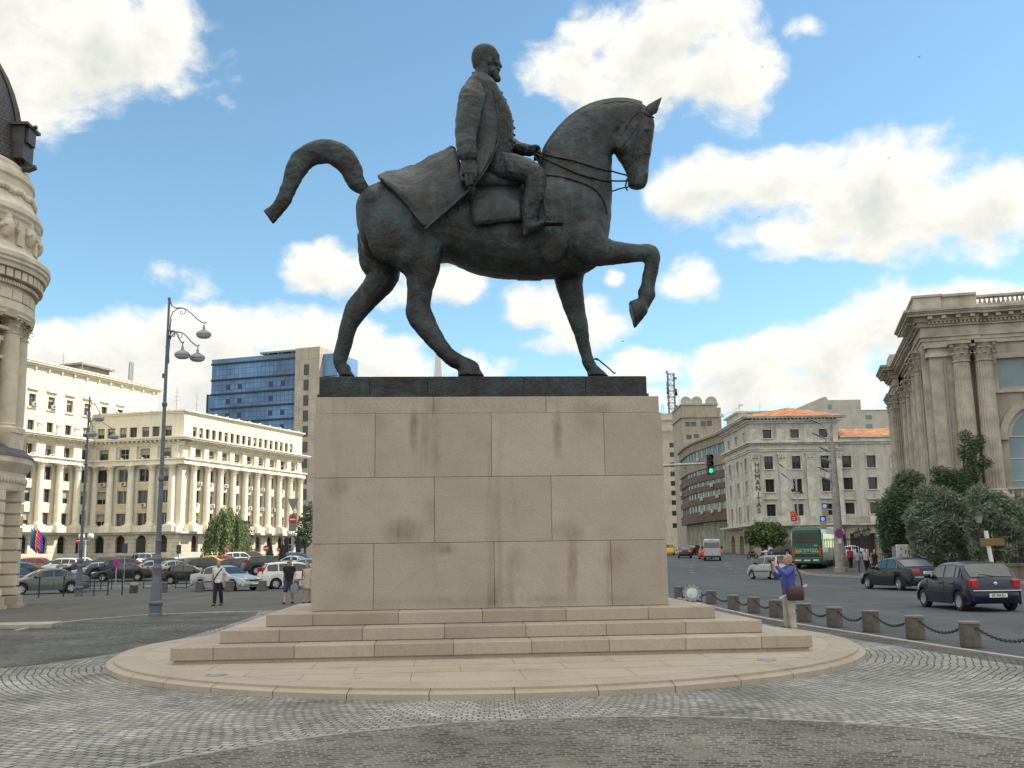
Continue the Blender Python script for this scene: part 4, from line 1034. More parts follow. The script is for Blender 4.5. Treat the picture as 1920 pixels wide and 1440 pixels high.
def ac_unit(parent, T_, x, z, y=0):
 global AC
 if AC is None:
  mb = MB(); mb.cbox(-.42, .42, -.42, -.08, 0, .58, .02, 0)
  mb.lathe([(.23, 0), (.23, .01), (.19, .012), (.05, .004)], n=16, mi=1)
  k = len(mb.v);
  # turn the fan face outwards
  o = [i for i in range(24, k)]
  for i in o:
   x_, y_, z_ = mb.v[i]; mb.v[i] = (x_ - .1, -.421 - z_, .29 + y_)
  mb.box(-.3, -.26, -.4, 0, -.06, 0, 1); mb.box(.26, .3, -.4, 0, -.06, 0, 1)
  AC = mesh_of(mb, 'air_conditioner', [mk('ac_white', (.62, .60, .55), .5), mk('ac_grille', (.12, .12, .12), .6)], 40)
 return put(parent, AC, T_ @ M.Translation((x, y, z)), 'air_conditioner')
def antenna(mb, x, y, z, h, arms=3):
 mb.tube([(x, y, z), (x, y, z + h)], .05, 5)
 for i in range(arms): mb.tube([(x - .5, y, z + h * (.6 + .13 * i)), (x + .5, y, z + h * (.6 + .13 * i))], .03, 4)
# ------------------------------------------------------------------ the palace beyond the car park
M_CREAM = ashlar('cream_stone', (.74, .68, .545), 0, .6, streak=.18, var=.12)
M_CREAM_R = ashlar('cream_rustic', (.71, .645, .51), 1.6, .62, .03, dark=.55, streak=.2)
M_CREAM_T = mk('cream_trim', (.76, .70, .565), .8, var=.14, scale=1.2)
M_OCHRE = mk('ochre_panel', (.60, .48, .32), .8, var=.2, scale=.8)
M_ROOFT = mk('tin_roof', (.30, .27, .23), .6, var=.3, scale=1)
def build_palace():
 C0 = at(337, 1000, 150); C0 = V((C0.x, C0.y, 0)); E0 = at(563, 1000, 181); E0 = V((E0.x, E0.y, 0)); P0 = at(166, 1000, 153.5); P0 = V((P0.x, P0.y, 0))
 t = thing('palace', 'cream stone palace with rows of tall columns beyond the crowded car park', 'building', (C0.x, C0.y, 0), 0)
 o = V((C0.x, C0.y, 0))
 z = lambda py, px=337, Y=150: hd(px, py, Y)
 g = 1.4
 Z = dict(top=z(774), at1=z(797), at0=z(816), co1=z(821), co0=z(831), u1=z(838), u0=z(858), en0=z(870), col1=z(870), col0=z(985), r1=(z(901), z(876)), r2=(z(942), z(917)), r3=(z(984), z(960)), pl=z(997), gr1=z(1002), gr0=z(1035))
 wins = 0
 colh = Z['col1'] - Z['col0']; colm = column_mesh(colh, .52, M_CREAM_T, 14)
 def facade(a, b, bays, first, step, colx, att, right=False):
  F, L = frame2(a.x - o.x, a.y - o.y, b.x - o.x, b.y - o.y)
  up = MB(F); ops = []
  for x, w in att: ops.append((x - w / 2, x + w / 2, Z['at0'], Z['at1']))
  wall(up, 0, L, Z['co0'], Z['top'], ops); up.build('upper_wall', M_CREAM, t)
  for q in ops: window(t, F, *q, nc=2, name='attic_window', fr=M_FRAME)
  x0 = .9 if right else 0; x1 = L - (.5 if right else 0)
  lo = MB(F); ops2 = []
  for i in range(bays):
   x = first + i * step
   for k in ('r1', 'r2', 'r3'): ops2.append((x - .95, x + .95, *Z[k]))
   ops2.append((x - .8, x + .8, Z['u0'], Z['u1']))
  wall(lo, 0, L, Z['pl'], Z['co0'], ops2, .3); lo.build('wall', M_CREAM, t)
  for i, q in enumerate(ops2): window(t, F, *q, nc=2, nr=1 + (i % 4 == 3), fr=M_FRAME_W if i % 3 else M_FRAME)
  for i in range(bays):
   x = first + i * step
   for (a_, b_) in ((Z['r2'][1], Z['r1'][0]), (Z['r3'][1], Z['r2'][0])): pn = MB(F); pn.box(x - .95, x + .95, -.03, .02, a_ + .1, b_ - .1); pn.build('spandrel_panel', M_OCHRE if not right else M_CREAM_T, t)
  gr = MB(F); ops3 = []
  for i in range(bays):
   x = first + i * step; ops3.append((x - .8, x + .8, Z['gr0'], Z['gr1'], 'arch'))
  wall(gr, 0, L, 0, Z['pl'], ops3, .45); gr.build('ground_floor_wall', M_CREAM_R, t)
  for q in ops3: window(t, F, *q[:4], d=.4, nc=2, nr=3, arch=True, fr=M_FRAME_D, gl=2, name='arched_window')
  tr = MB(F)
  # cornice with brackets, entablature, plinth band, roof edge
  zc = cornice(tr, x0, x1, Z['co0'] - .25, [(.25, .3), (.45, .2)]); dentils(tr, x0, x1, zc, .3, .45, 1.0, .28); cornice(tr, x0, x1, zc + .28, [(1.25, .22), (1.4, .14)])
  cornice(tr, x0, x1, Z['en0'], [(.75, .35), (.7, .35), (.95, .22)])
  tr.box(x0, x1, -.9, .02, Z['col0'] - .9, Z['col0'] - .002)
  cornice(tr, 0, L, Z['pl'] - .25, [(1.0 if right else .5, .28)])
  cornice(tr, 0, L, Z['top'], [(.18, .25), (.42, .2)])
  for i in range(int(L / 3)): tr.box(3 * i + 1, 3 * i + 1.3, -.5, -.2, Z['top'] + .45, Z['top'] + .62)
  for i in range(bays + 1):      # upper piers
   x = first + (i - .5) * step
   if 0 < x < L: tr.box(x - .55, x + .55, -.35, .02, Z['en0'] + .95, Z['co0'] - .25)
  for x in colx: tr.box(x - .9, x + .9, -1.55, -.0, Z['pl'] + .03, Z['col0'] - .003)
  for i in range(bays):
   x = first + i * step; tr.box(x - .95, x + .95, -.6, .02, Z['r3'][0] - 1.0, Z['r3'][0] - .75); tr.box(x - 1.0, x + 1.0, -.16, .02, Z['r3'][0] - .16, Z['r3'][0] - .02)
  tr.build('trim', M_CREAM_T, t)
  for x in colx: put(t, colm, F @ M.Translation((x, -.62, Z['col0'])), 'column')
  for i in range(bays):
   x = first + i * step
   for k in ('r1', 'r2'):
    if rnd.random() < .75: ac_unit(t, F, x + rnd.choice((-.35, .35, .5)), Z[k][0] - .55)
   if rnd.random() < .8: ac_unit(t, F, x + rnd.choice((-.4, .4)), Z['u0'] - .3, -.1)
   if rnd.random() < .5: ac_unit(t, F, x + .9, Z['at0'] - .6)
  return F, L
 # front block, two facades
 Lm = (C0 - P0).length
 F1, L1 = facade(P0, C0, 4, 1.9, 3.55, [3.65, 7.2, 10.75, 14.1], [(1.2 + i * 1.75 + (i // 2) * .35, 1.25) for i in range(7)])
 Lr = (E0 - C0).length
 nb = 9; st_ = (Lr - 3.2) / nb
 F2, L2 = facade(C0, E0, nb, 1.9 + st_ / 2, st_, [1.9 + st_ * i for i in range(nb + 1)], [(2.6 + i * (Lr - 4.5) / 9 + k, 1.0) for i in range(9) for k in (0, 1.55)], True)
 dm = MB(F1); dx = 8.8
 dm.box(dx - .9, dx + .9, .0, .1, g, Z['gr1'] - .5); dm.build('door', mk('dark_door', (.03, .025, .02), .5), t)
 # roof slab and the hidden sides
 back = (E0 - C0); Q = [P0 - o, C0 - o, E0 - o, E0 - o + (P0 - C0)]
 mb = MB(); mb.add([(q.x, q.y, Z['top'] + .44) for q in Q], [(0, 1, 2, 3)])
 for i in (2, 3):
  a, b = Q[i], Q[(i + 1) % 4]; mb.quad((a.x, a.y, 0), (b.x, b.y, 0), (b.x, b.y, Z['top']), (a.x, a.y, Z['top']))
 mb.build('roof', M_ROOFT, t)
 # tall left wing: its face runs towards the viewer from the inner corner
 dv = (E0 - C0).normalized()
 A0 = P0 - dv * 26; A1 = P0 + dv * 14.0
 FA, LA = frame2(A0.x - o.x, A0.y - o.y, A1.x - o.x, A1.y - o.y)
 ztop = hd(272, 736, P0.y + dv.y * 14)
 zt = lambda py: hd(60, py, P0.y - dv.y * 11)
 xin = 26.0
 xb = [xin - 1.7 - 3.55 * i for i in range(7)]
 tops = [x for x in xb] + [xin + 1.9, xin + 5.4]
 ops = [(x - .62, x + .62, zt(764), zt(741)) for x in tops] + [(x - .62, x + .62, zt(808), zt(789)) for x in xb]
 mb = MB(FA); wall(mb, 0, LA, Z['co1'], ztop, ops); mb.build('upper_wall', M_CREAM, t)
 for q in ops: window(t, FA, *q, nc=2, name='attic_window', fr=M_FRAME)
 ops2 = []
 for x in xb:
  for k in ('r1', 'r2', 'r3'): ops2.append((x - .95, x + .95, *Z[k]))
  ops2.append((x - .8, x + .8, Z['u0'], Z['u1']))
 mb = MB(FA); wall(mb, 0, xin, Z['pl'], Z['co1'], ops2, .3); mb.build('wall', M_CREAM, t)
 for q in ops2: window(t, FA, *q, nc=2, fr=M_FRAME_W)
 mb = MB(FA); ops3 = [(x - .8, x + .8, Z['gr0'], Z['gr1'], 'arch') for x in xb]
 wall(mb, 0, xin, 0, Z['pl'], ops3, .45); mb.build('ground_floor_wall', M_CREAM_R, t)
 for q in ops3: window(t, FA, *q[:4], d=.4, nc=2, nr=3, arch=True, fr=M_FRAME_D, gl=2, name='arched_window')
 tr = MB(FA)
 zc = cornice(tr, 0, xin - .01, Z['co0'] - .25, [(.25, .3), (.45, .2)], ends=False); dentils(tr, 0, xin, zc, .3, .45, 1.0, .28); cornice(tr, 0, xin - .01, zc + .28, [(1.25, .22), (1.4, .14)], ends=False)
 cornice(tr, 0, xin - .02, Z['en0'], [(.75, .35), (.7, .35), (.95, .22)], ends=False)
 tr.box(0, xin - .02, -.9, .02, Z['col0'] - .9, Z['col0'] - .002); cornice(tr, 0, xin - .02, Z['pl'] - .25, [(.5, .28)], ends=False)
 cornice(tr, 0, LA, ztop, [(.35, .3), (.7, .25), (.8, .2)]); dentils(tr, 0, LA, ztop - .45, .25, 2.2, .3, .45)
 for x in tops: tr.box(x - .95, x + .95, -.3, .02, zt(733), zt(733) + .3); tr.box(x - .85, x + .85, -.2, .02, zt(764) - .3, zt(764) - .05)
 for x in xb:
  tr.box(x + 1.3, x + 2.0, -.2, .02, zt(806), zt(794)); tr.box(x + 1.2, x + 2.1, -.35, .02, zt(794) + .002, zt(794) + .3)
  tr.box(x + .95, x + 2.6, -.35, .02, Z['en0'] + .95, Z['co0'] - .25)
  tr.box(x - .9 + 1.78, x + .9 + 1.78, -1.55, 0, Z['pl'] + .03, Z['col0'] - .003)
  put(t, colm, FA @ M.Translation((x + 1.78 - .1, -.72, Z['col0'])), 'column')
  if rnd.random() < .7: ac_unit(t, FA, x + .2, zt(764) + .02, -.05)
  if rnd.random() < .8: ac_unit(t, FA, x + .4, Z['u0'] - .3, -.1)
  if rnd.random() < .6: ac_unit(t, FA, x + .9, zt(808) - .5)
 tr.build('trim', M_CREAM_T, t)
 n = V((dv.y, -dv.x, 0)) * -16
 Q = [A0 - o, A1 - o, A1 - o + n, A0 - o + n]; mb = MB()
 mb.add([(q.x, q.y, ztop + .72) for q in Q], [(0, 1, 2, 3)])
 for i in (1, 2, 3):
  a, b = Q[i], Q[(i + 1) % 4]; mb.quad((a.x, a.y, 0), (b.x, b.y, 0), (b.x, b.y, ztop), (a.x, a.y, ztop))
 # lift house, roof mast
 mb.T = FA; mb.box(xin + 2, xin + 8, 5, 10, ztop + .7, ztop + 3.0); mb.box(xin + 1.2, xin + 8.6, 4.4, 10.6, ztop + 3.0, ztop + 3.3)
 mb.build('roof', M_ROOFT, t)
 ag = mk('antenna_grey', (.38, .38, .37), .5, .4)
 for q in ((xin - 4, 3, ztop + .7, 3), (xin + 1, 4, ztop + .7, 2.5, 1)): an = MB(FA); antenna(an, *q); an.build('roof_antenna', ag, t)
 an = MB(FA)
 for i in range(3): an.box(xin + 9.4 + i * .35, xin + 9.65 + i * .35, 2, 2.3, ztop + 1.6, ztop + 4.6)
 an.tube([(xin + 9.8, 2.2, ztop), (xin + 9.8, 2.2, ztop + 3)], .08, 6)
 an.build('roof_antenna', ag, t)
 for q in ((9, 8, Z['top'], 5.5), (12, 9, Z['top'], 4.5, 1)): an = MB(F1); antenna(an, *q); an.build('roof_antenna', ag, t)
 # three flags at the portal of the left wing
 pole_m = mk('flag_pole', (.45, .42, .38), .5, .5); blue = mk('flag_blue', (.05, .16, .38), .8, var=.2); yel = mk('flag_yellow', (.85, .60, .04), .8); red = mk('flag_red', (.62, .03, .05), .8); navy = mk('flag_navy', (.03, .04, .20), .8); pur = mk('flag_violet', (.22, .05, .28), .8)
 for i, (px, mats, lb) in enumerate(((52, [blue, blue, blue], 'pale blue flag hanging at the palace portal, first of three'), (57, [navy, yel, red], 'blue yellow and red striped flag hanging between two plain flags'), (63, [red, pur, navy], 'crimson and violet flag hanging right of the striped flag'))):
  p = at(px, 1015, 138); fl = thing('flag', lb, 'flag', p, R(40), 'flags at the palace portal')
  mb = MB(); mb.tube([(0, 0, -.6), (.25, -.6, 1.8)], .04, 6); mb.build('flag_pole', pole_m, fl)
  mb = MB();
  for j in range(3):
   for k in range(6):
    f0, f1 = k / 6, (k + 1) / 6
    u0, u1 = j / 3, (j + 1) / 3
    q = lambda u, f: (.22 + u * .85 + .06 * sin(f * 5 + u * 4), -.55 + .05 * sin(u * 7 + f * 3), 1.7 - f * 2.5 - u * .9)
    mb.add([q(u0, f0), q(u1, f0), q(u1, f1), q(u0, f1)], [(0, 1, 2, 3)], j)
  o_ = mb.build('flag_cloth', mats, fl, smooth=180); md = o_.modifiers.new('thick', 'SOLIDIFY'); md.thickness = .01
build_palace()
# ------------------------------------------------------------------ blue glass tower and white spire
def build_blue():
 m, nt, b = nodes('blue_curtain_glass'); N, L = nt.nodes.new, nt.links.new
 gi = N('ShaderNodeNewGeometry'); hv = N('ShaderNodeHueSaturation'); hv.inputs['Color'].default_value = (.18, .37, .66, 1)
 tc = N('ShaderNodeTexCoord'); nn = N('ShaderNodeTexNoise'); nn.inputs['Scale'].default_value = .11; L(tc.outputs['Object'], nn.inputs['Vector'])
 s = N('ShaderNodeMath'); s.operation = 'MULTIPLY_ADD'; L(gi.outputs['Random Per Island'], s.inputs[0]); s.inputs[1].default_value = .16; L(nn.outputs['Fac'], s.inputs[2])
 L(s.outputs[0], hv.inputs['Value']); L(hv.outputs[0], b.inputs['Base Color']); b.inputs['Roughness'].default_value = .08; b.inputs['Specular IOR Level'].default_value = .35
 hv.inputs['Saturation'].default_value = 1.0
 dark = mk('dark_band', (.012, .018, .035), .4); beige = ashlar('beige_panels', (.46, .40, .33), 3.2, 5.2, .07, dark=.7, streak=.08)
 Y = 262
 a, b_ = at(397, 700, Y), at(557, 700, Y - 8)
 t = thing('office_tower', 'blue glass office tower with a beige stair core behind the cream palace', 'building', (a.x, a.y, 0))
 o = V((a.x, a.y, 0)); F, L_ = frame2(0, 0, b_.x - a.x, b_.y - a.y)
 ztop = hd(480, 668, Y - 4); H = lambda py: hd(480, py, Y - 4)
 rows = [(H(708), ztop - 1.6), (H(735), H(709.5)), (H(762), H(736.5)), (H(789), H(763.5)), (H(817), H(790.5)), (H(845), H(818.5)), (H(873), H(846.5)), (H(901), H(874.5))]
 gl = MB(F); bd = MB(F); pan = 11; wd = MB(F)
 for k, (z0, z1) in enumerate(rows):
  for i in range(pan * 2):
   x0, x1 = L_ * i / (pan * 2), L_ * (i + 1) / (pan * 2)
   zz = [z0, z0 + (z1 - z0) * .3, z0 + (z1 - z0) * .68, z1]
   for j in range(3):
    if j == 1 and k > 0 and i in (4, 7, 15, 18) and not (k == 2 and i == 18): wd.add([(x0 + .03, -.02, zz[1]), (x1 - .03, -.02, zz[1]), (x1 - .03, -.02, zz[2]), (x0 + .03, -.02, zz[2])], [(0, 1, 2, 3)])
    gl.add([(x0 + .03, 0, zz[j] + .03), (x1 - .03, 0, zz[j] + .03), (x1 - .03, 0, zz[j + 1] - .03), (x0 + .03, 0, zz[j + 1] - .03)], [(0, 1, 2, 3)])
  bd.box(-.1, L_ + .1, -.35, .05, z1 + .02, z1 + .42)
 gl.box(0, L_, -.1, 8, ztop - 1.5, ztop)
 bd.box(0, L_, .06, 20, 0, ztop - 1.55)
 # stepped shoulders on the left
 for (pl, pr, pt) in ((386, 398, 735), (400, 421, 682)):
  if pl == 386:
   A = at(387, 735, Y); x0 = (A - a).dot(V((F[0][0], F[1][0], 0))); zt = H(735)
  else: continue
  gl.box(x0, -.02, .5, 14, 0, zt); bd.box(x0 - .4, x0, .3, 14.2, 0, zt + .3)
 gl.build('curtain_wall', m, t); wd.build('opening_light', mk('dark_pane', (.010, .022, .075), .15), t)
 # the top floors start further right: cut by a lower terrace
 bd.build('floor_band', dark, t)
 core = MB(F); xc0 = L_; xc1 = L_ + (at(606, 700, Y - 9) - at(557, 700, Y - 8)).length
 zc = hd(580, 653, Y - 9); core.box(xc0, xc1, -1.0, 16, 0, zc); core.build('stair_core', beige, t)
 for k in range(12):
  z1 = H(693) - k * (H(693) - H(721)) ; window(t, F, xc0 + 2.6, xc0 + 4.0, z1 - 2.7, z1, d=-1.09, nc=1, nr=2, fr=M_FRAME_D, gl=1)
 pg = MB(F); pg.box(L_ * .58, L_ + .6, -.6, 5, zc - .55, zc - .1)
 for x in (.62, .66, .78, .82, .94): pg.box(L_ * x, L_ * x + .35, -.3, .1, ztop, zc - .55)
 pg.box(L_ * .60, L_ * .95, 2, 3, ztop, ztop + 1.2); pg.build('roof_pergola', mk('grey_steel', (.23, .26, .25), .5, .4), t)
 rw = MB(F); x2 = xc1 + 4.2
 for k in range(10): rw.box(xc1, x2, .8, 12, ztop - 6.6 - k * 6, ztop - .8 - k * 6)
 rw.build('side_wing', m, t)
 # spire
 Ys = 175; s0, s1 = at(815, 705, Ys), at(829, 705, Ys); tp = at(818.5, 650, Ys)
 t2 = thing('obelisk', 'slender white stone spire seen between the legs of the bronze horse', 'monument', ((s0.x + s1.x) / 2, Ys, gz(Ys)))
 mb = MB(); zt = hd(818, 600, Ys) - gz(Ys); zm = s0.z - gz(Ys); wm = (s1.x - s0.x) / 2; wb = wm * zt / (zt - zm)
 mb.loft([[(-wb, -wb, 0), (wb, -wb, 0), (wb, wb, 0), (-wb, wb, 0)], [(-.04, -.04, zt), (.04, -.04, zt), (.04, .04, zt), (-.04, .04, zt)]])
 mb.build('spire', mk('white_marble', (.62, .60, .56), .6, var=.1), t2)
 mb = MB(); mb.box(-2.2, 2.2, -2.2, 2.2, -.2, .7); mb.build('base', M_CREAM_T, t2)
build_blue()
# ------------------------------------------------------------------ buildings across the road
M_GREY = ashlar('grey_render', (.52, .495, .44), 0, .5, streak=.45, var=.25)
M_GREY_T = mk('grey_trim', (.53, .505, .45), .8, var=.35, scale=.9)
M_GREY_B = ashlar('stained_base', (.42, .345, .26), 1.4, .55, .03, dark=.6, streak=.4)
def tile_mat():
 m, nt, b = nodes('orange_roof_tiles'); N, L = nt.nodes.new, nt.links.new
 tc = N('ShaderNodeTexCoord'); n = N('ShaderNodeTexNoise'); n.inputs['Scale'].default_value = 1.1; n.inputs['Detail'].default_value = 5; L(tc.outputs['Object'], n.inputs['Vector'])
 vo = N('ShaderNodeTexVoronoi'); vo.inputs['Scale'].default_value = 1.6; L(tc.outputs['Object'], vo.inputs['Vector'])
 a = N('ShaderNodeMath'); a.operation = 'MULTIPLY_ADD'; L(vo.outputs['Color'], a.inputs[0]); a.inputs[1].default_value = .5; L(n.outputs['Fac'], a.inputs[2])
 r = N('ShaderNodeValToRGB'); L(a.outputs[0], r.inputs[0]); e = r.color_ramp.elements
 e[0].position = .35; e[0].color = (.42, .13, .045, 1); e[1].position = 1.05; e[1].color = (.70, .42, .24, 1); x = e.new(.75); x.color = (.60, .20, .065, 1)
 L(r.outputs[0], b.inputs['Base Color']); b.inputs['Roughness'].default_value = .8
 return m
M_TILE = tile_mat()
def text_mesh(s, size, depth=.01, font_scale=1.0):
 "letters as real raised geometry, returned as a mesh in the XZ plane facing -Y"
 c = bpy.data.curves.new('letters', 'FONT'); c.body = s; c.size = size; c.extrude = depth; c.align_x = 'CENTER'; c.align_y = 'CENTER'; c.resolution_u = 3
 o = bpy.data.objects.new('letters', c); COL.objects.link(o); bpy.context.view_layer.update()
 me = bpy.data.meshes.new_from_object(o.evaluated_get(bpy.context.evaluated_depsgraph_get()))
 bpy.data.objects.remove(o); me.transform(M.Rotation(pi / 2, 4, 'X')); me.materials.clear()
 return me
def letters(parent, s, size, mat, T_, name='lettering', depth=.01, sx=1):
 me = text_mesh(s, size, depth); me.materials.append(mat)
 return put(parent, me, T_ @ M.Diagonal((sx, 1, 1, 1)), name)
def build_corner():
 Y = 140; g = gz(Y)
 a = at(1411, 900, Y); b = at(1577, 900, Y)
 t = thing('corner_building', 'stained grey corner house with vertical name letters and an orange hipped roof', 'building', (a.x, a.y, 0))
 o = V((a.x, a.y, 0))
 H = lambda py, px=1490: hd(px, py, Y)
 L = b.x - a.x; F, _ = frame2(0, 0, L, 0)
 c0 = at(1361, 900, 157); FL, LL = frame2(c0.x - o.x, c0.y - o.y, 0, 0)
 px = lambda x: (at(x, 900, Y).x - a.x)
 rows = [(821, 805), (879, 855), (922, 898), (971, 945)]
 xs = [px(1443), px(1495), px(1549)]; hw = .62 * 1.0
 ops = [(x - hw, x + hw, H(p), H(q)) for x in xs for p, q in rows]
 sw = LL / 4.2; xl = [LL * .20, LL * .50, LL * .80]
 opl = [(x - .6, x + .6, H(p) if k < 3 else H(982), H(q)) for x in xl for k, (p, q) in enumerate(rows)]
 top = H(790); zb = H(985)
 for FF, LN, op in ((F, L, ops), (FL, LL, opl)):
  mb = MB(FF); wall(mb, 0, LN, zb, top, op, .3); mb.build('wall', M_GREY, t)
  for i, q in enumerate(op): window(t, FF, *q, nc=2, nr=1, fr=M_FRAME_D, sur=.14, sm=M_GREY_T, gl=(i * 7) % 3)
  mb = MB(FF); arcs = []
  n = 3 if FF is F else 3
  for i in range(n):
   x = LN * (i + .5) / n; arcs.append((x - 1.35, x + 1.35, g - .2, H(1000), 'arch'))
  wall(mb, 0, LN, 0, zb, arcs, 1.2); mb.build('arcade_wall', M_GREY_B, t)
  mb = MB(FF); mb.box(0, LN, 1.25, 1.35, 0, zb); mb.build('arcade_shop_front', mk('arcade_dark_blue', (.02, .03, .06), .3), t)
 tr = MB(F)
 for FF, LN in ((F, L), (FL, LL)):
  tr.T = FF
  cornice(tr, 0, LN, top - .25, [(.25, .25), (.5, .2)]); dentils(tr, 0, LN, top + .2, .22, .3, .75, .2); cornice(tr, 0, LN, top + .4, [(1.0, .2), (1.15, .14)])
  cornice(tr, 0, LN, H(833), [(.25, .2), (.55, .22), (.4, .12)]); cornice(tr, 0, LN, H(846), [(.15, .28), (.28, .16)])
  cornice(tr, 0, LN, zb - .25, [(.45, .2), (1.05, .22)])
 tr.T = F
 for x in (px(1418), px(1469), px(1521), px(1572)):
  tr.box(x - .55, x + .55, -.14, .02, H(974), H(862)); z1 = H(862)
  tr.box(x - .6, x + .6, -.2, .02, z1, z1 + .15)
  for k in range(5): tr.box(x - .6 + k * .25, x - .4 + k * .25, -.24, .02, z1 + .2 + .12 * (k % 2), z1 + .75)
  tr.box(x - .75, x + .75, -.26, .02, z1 + .76, z1 + .95)
  if x < L - 1: tr.box(x - .6 + 1.9 - 1.9, x + .6, -.06, .02, H(829), H(803))
 tr.T = FL
 for f in (.03, .35, .65, .97):
  x = LL * f; tr.box(x - .4, x + .4, -.14, .02, H(974), H(862)); z1 = H(862)
  for k in range(4): tr.box(x - .45 + k * .24, x - .27 + k * .24, -.24, .02, z1 + .1, z1 + .75)
 tr.T = F
 for x in xs: tr.box(x - .95, x + .95, -.3, .02, H(936), H(934) + .05)
 # small arms cut from the balcony parapet
 tr.build('trim', M_GREY_T, t)
 bl = MB(F); zc = zb + .17
 bl.box(0, L, -1.0, -.85, zc + .95, zc + 1.12)
 for i in range(60):
  x = L * (i + .5) / 60
  if any(abs(x - q) < 1.4 for q in xs): bl.lathe([(.05, 0), (.085, .25), (.045, .6), (.07, .95)], (x, -.92, zc), 8)
 for i in range(4):
  x = L * i / 3; bl.box(max(0, x - 2.2), min(L, x + .9), -1.02, -.82, zc, zc + .949)
 bl.build('balcony_balustrade', M_GREY_T, t)
 # hipped tile roof
 zr = top + .74; rf = MB(F); pk = hd(1480, 765, Y + 7)
 e = .9
 R0 = [(-e, -e, zr), (L + e, -e, zr), (L + e, 14, zr), (-e + .3, 17, zr)]
 P1, P2 = (at(1477, 766, Y + 6.5).x - a.x, 6.5, pk), (at(1486, 766, Y + 8).x - a.x, 8.5, pk)
 rf.add(R0 + [P1, P2], [(0, 1, 4), (1, 2, 5, 4), (2, 3, 5), (3, 0, 4, 5)]); rf.add(R0, [(3, 2, 1, 0)])
 rf.build('roof', M_TILE, t)
 mb = MB(F); mb.box(0 + .1, L - .1, .65, 13.8, top - 2, zr - .02); mb.quad((L, 0, 0), (L, 14, 0), (L, 14, top), (L, 0, top)); mb.build('side_wall', M_GREY, t)
 # vertical name
 dk = mk('letter_dark', (.045, .045, .05), .5)
 pys = [871, 884, 898, 911, 924, 936, 947, 958]
 for ch, py in zip('HUMANITAS', [872, 883, 894, 905, 916, 927, 937, 947, 958]):
  letters(t, ch, .98, dk, F @ M.Translation((px(1420), -.22, hd(1420, py, Y))), 'sign_letter', .04)
 # lower wing to the right with its own tile roof
 a2, b2 = at(1578.5, 900, Y + .8), at(1700, 900, Y + .8)
 t2 = thing('tiled_building', 'lower stained wing with an orange tile roof right of the corner house', 'building', (a2.x, a2.y, 0))
 L2 = b2.x - a2.x; F2, _ = frame2(0, 0, L2, 0); p2 = lambda x: at(x, 900, Y + .8).x - a2.x
 ops = [(p2(x) - .64, p2(x) + .64, hd(1630, q, Y + .8), hd(1630, r, Y + .8)) for x in (1590, 1636, 1682) for q, r in ((876, 854), (917, 895), (963, 942))]
 zt = hd(1630, 832, Y + .8); zb2 = zb
 mb = MB(F2); wall(mb, 0, L2, zb2, zt, ops, .3); wall(mb, 0, L2, 0, zb2, [(.6, 4.2, g - .2, zb2 - 1.2), (5, 8.6, g - .2, zb2 - 1.2)], .8); mb.quad((0, 0, 0), (0, 12, 0), (0, 12, zt), (0, 0, zt)); mb.build('wall', M_GREY, t2)
 for i, q in enumerate(ops): window(t2, F2, *q, nc=1 + (i % 4 == 2), nr=1, fr=M_FRAME_D, sur=.14, sm=M_GREY_T, gl=2)
 mb = MB(F2); mb.box(.6, 8.6, .85, .95, 0, zb2 - 1.2); mb.build('shop_front', mk('shop_brown', (.05, .04, .035), .4), t2)
 tr = MB(F2); cornice(tr, 0, L2, zt, [(.2, .3), (.45, .25), (.25, .35), (.6, .2)], ends=False); cornice(tr, 0, L2, zb2 - .25, [(.4, .2), (.9, .2)], ends=False)
 for x in (1590, 1636): tr.box(p2(x) - 1, p2(x) + 1, -.3, .02, hd(1630, 936, Y), hd(1630, 934, Y))
 bl = tr
 for i in range(40): bl.lathe([(.05, 0), (.085, .25), (.045, .6), (.07, .95)], (L2 * (i + .5) / 40, -.75, zb2 + .15), 8)
 tr.box(0, L2, -.85, -.68, zb2 + 1.1, zb2 + 1.25); tr.box(3.3, 5.2, -.86, -.66, zb2 + .15, zb2 + 1.09)
 tr.build('trim', M_GREY_T, t2)
 rf = MB(F2); z0 = zt + 1.11; z1 = hd(1630, 803, Y + 6); rf.add([(-.1, -.5, z0), (L2, -.5, z0), (L2, 5.5, z1), (-.1, 5.5, z1), (L2, 12, z0), (-.1, 12, z0)], [(0, 1, 2, 3), (3, 2, 4, 5)]); rf.build('roof', M_TILE, t2)
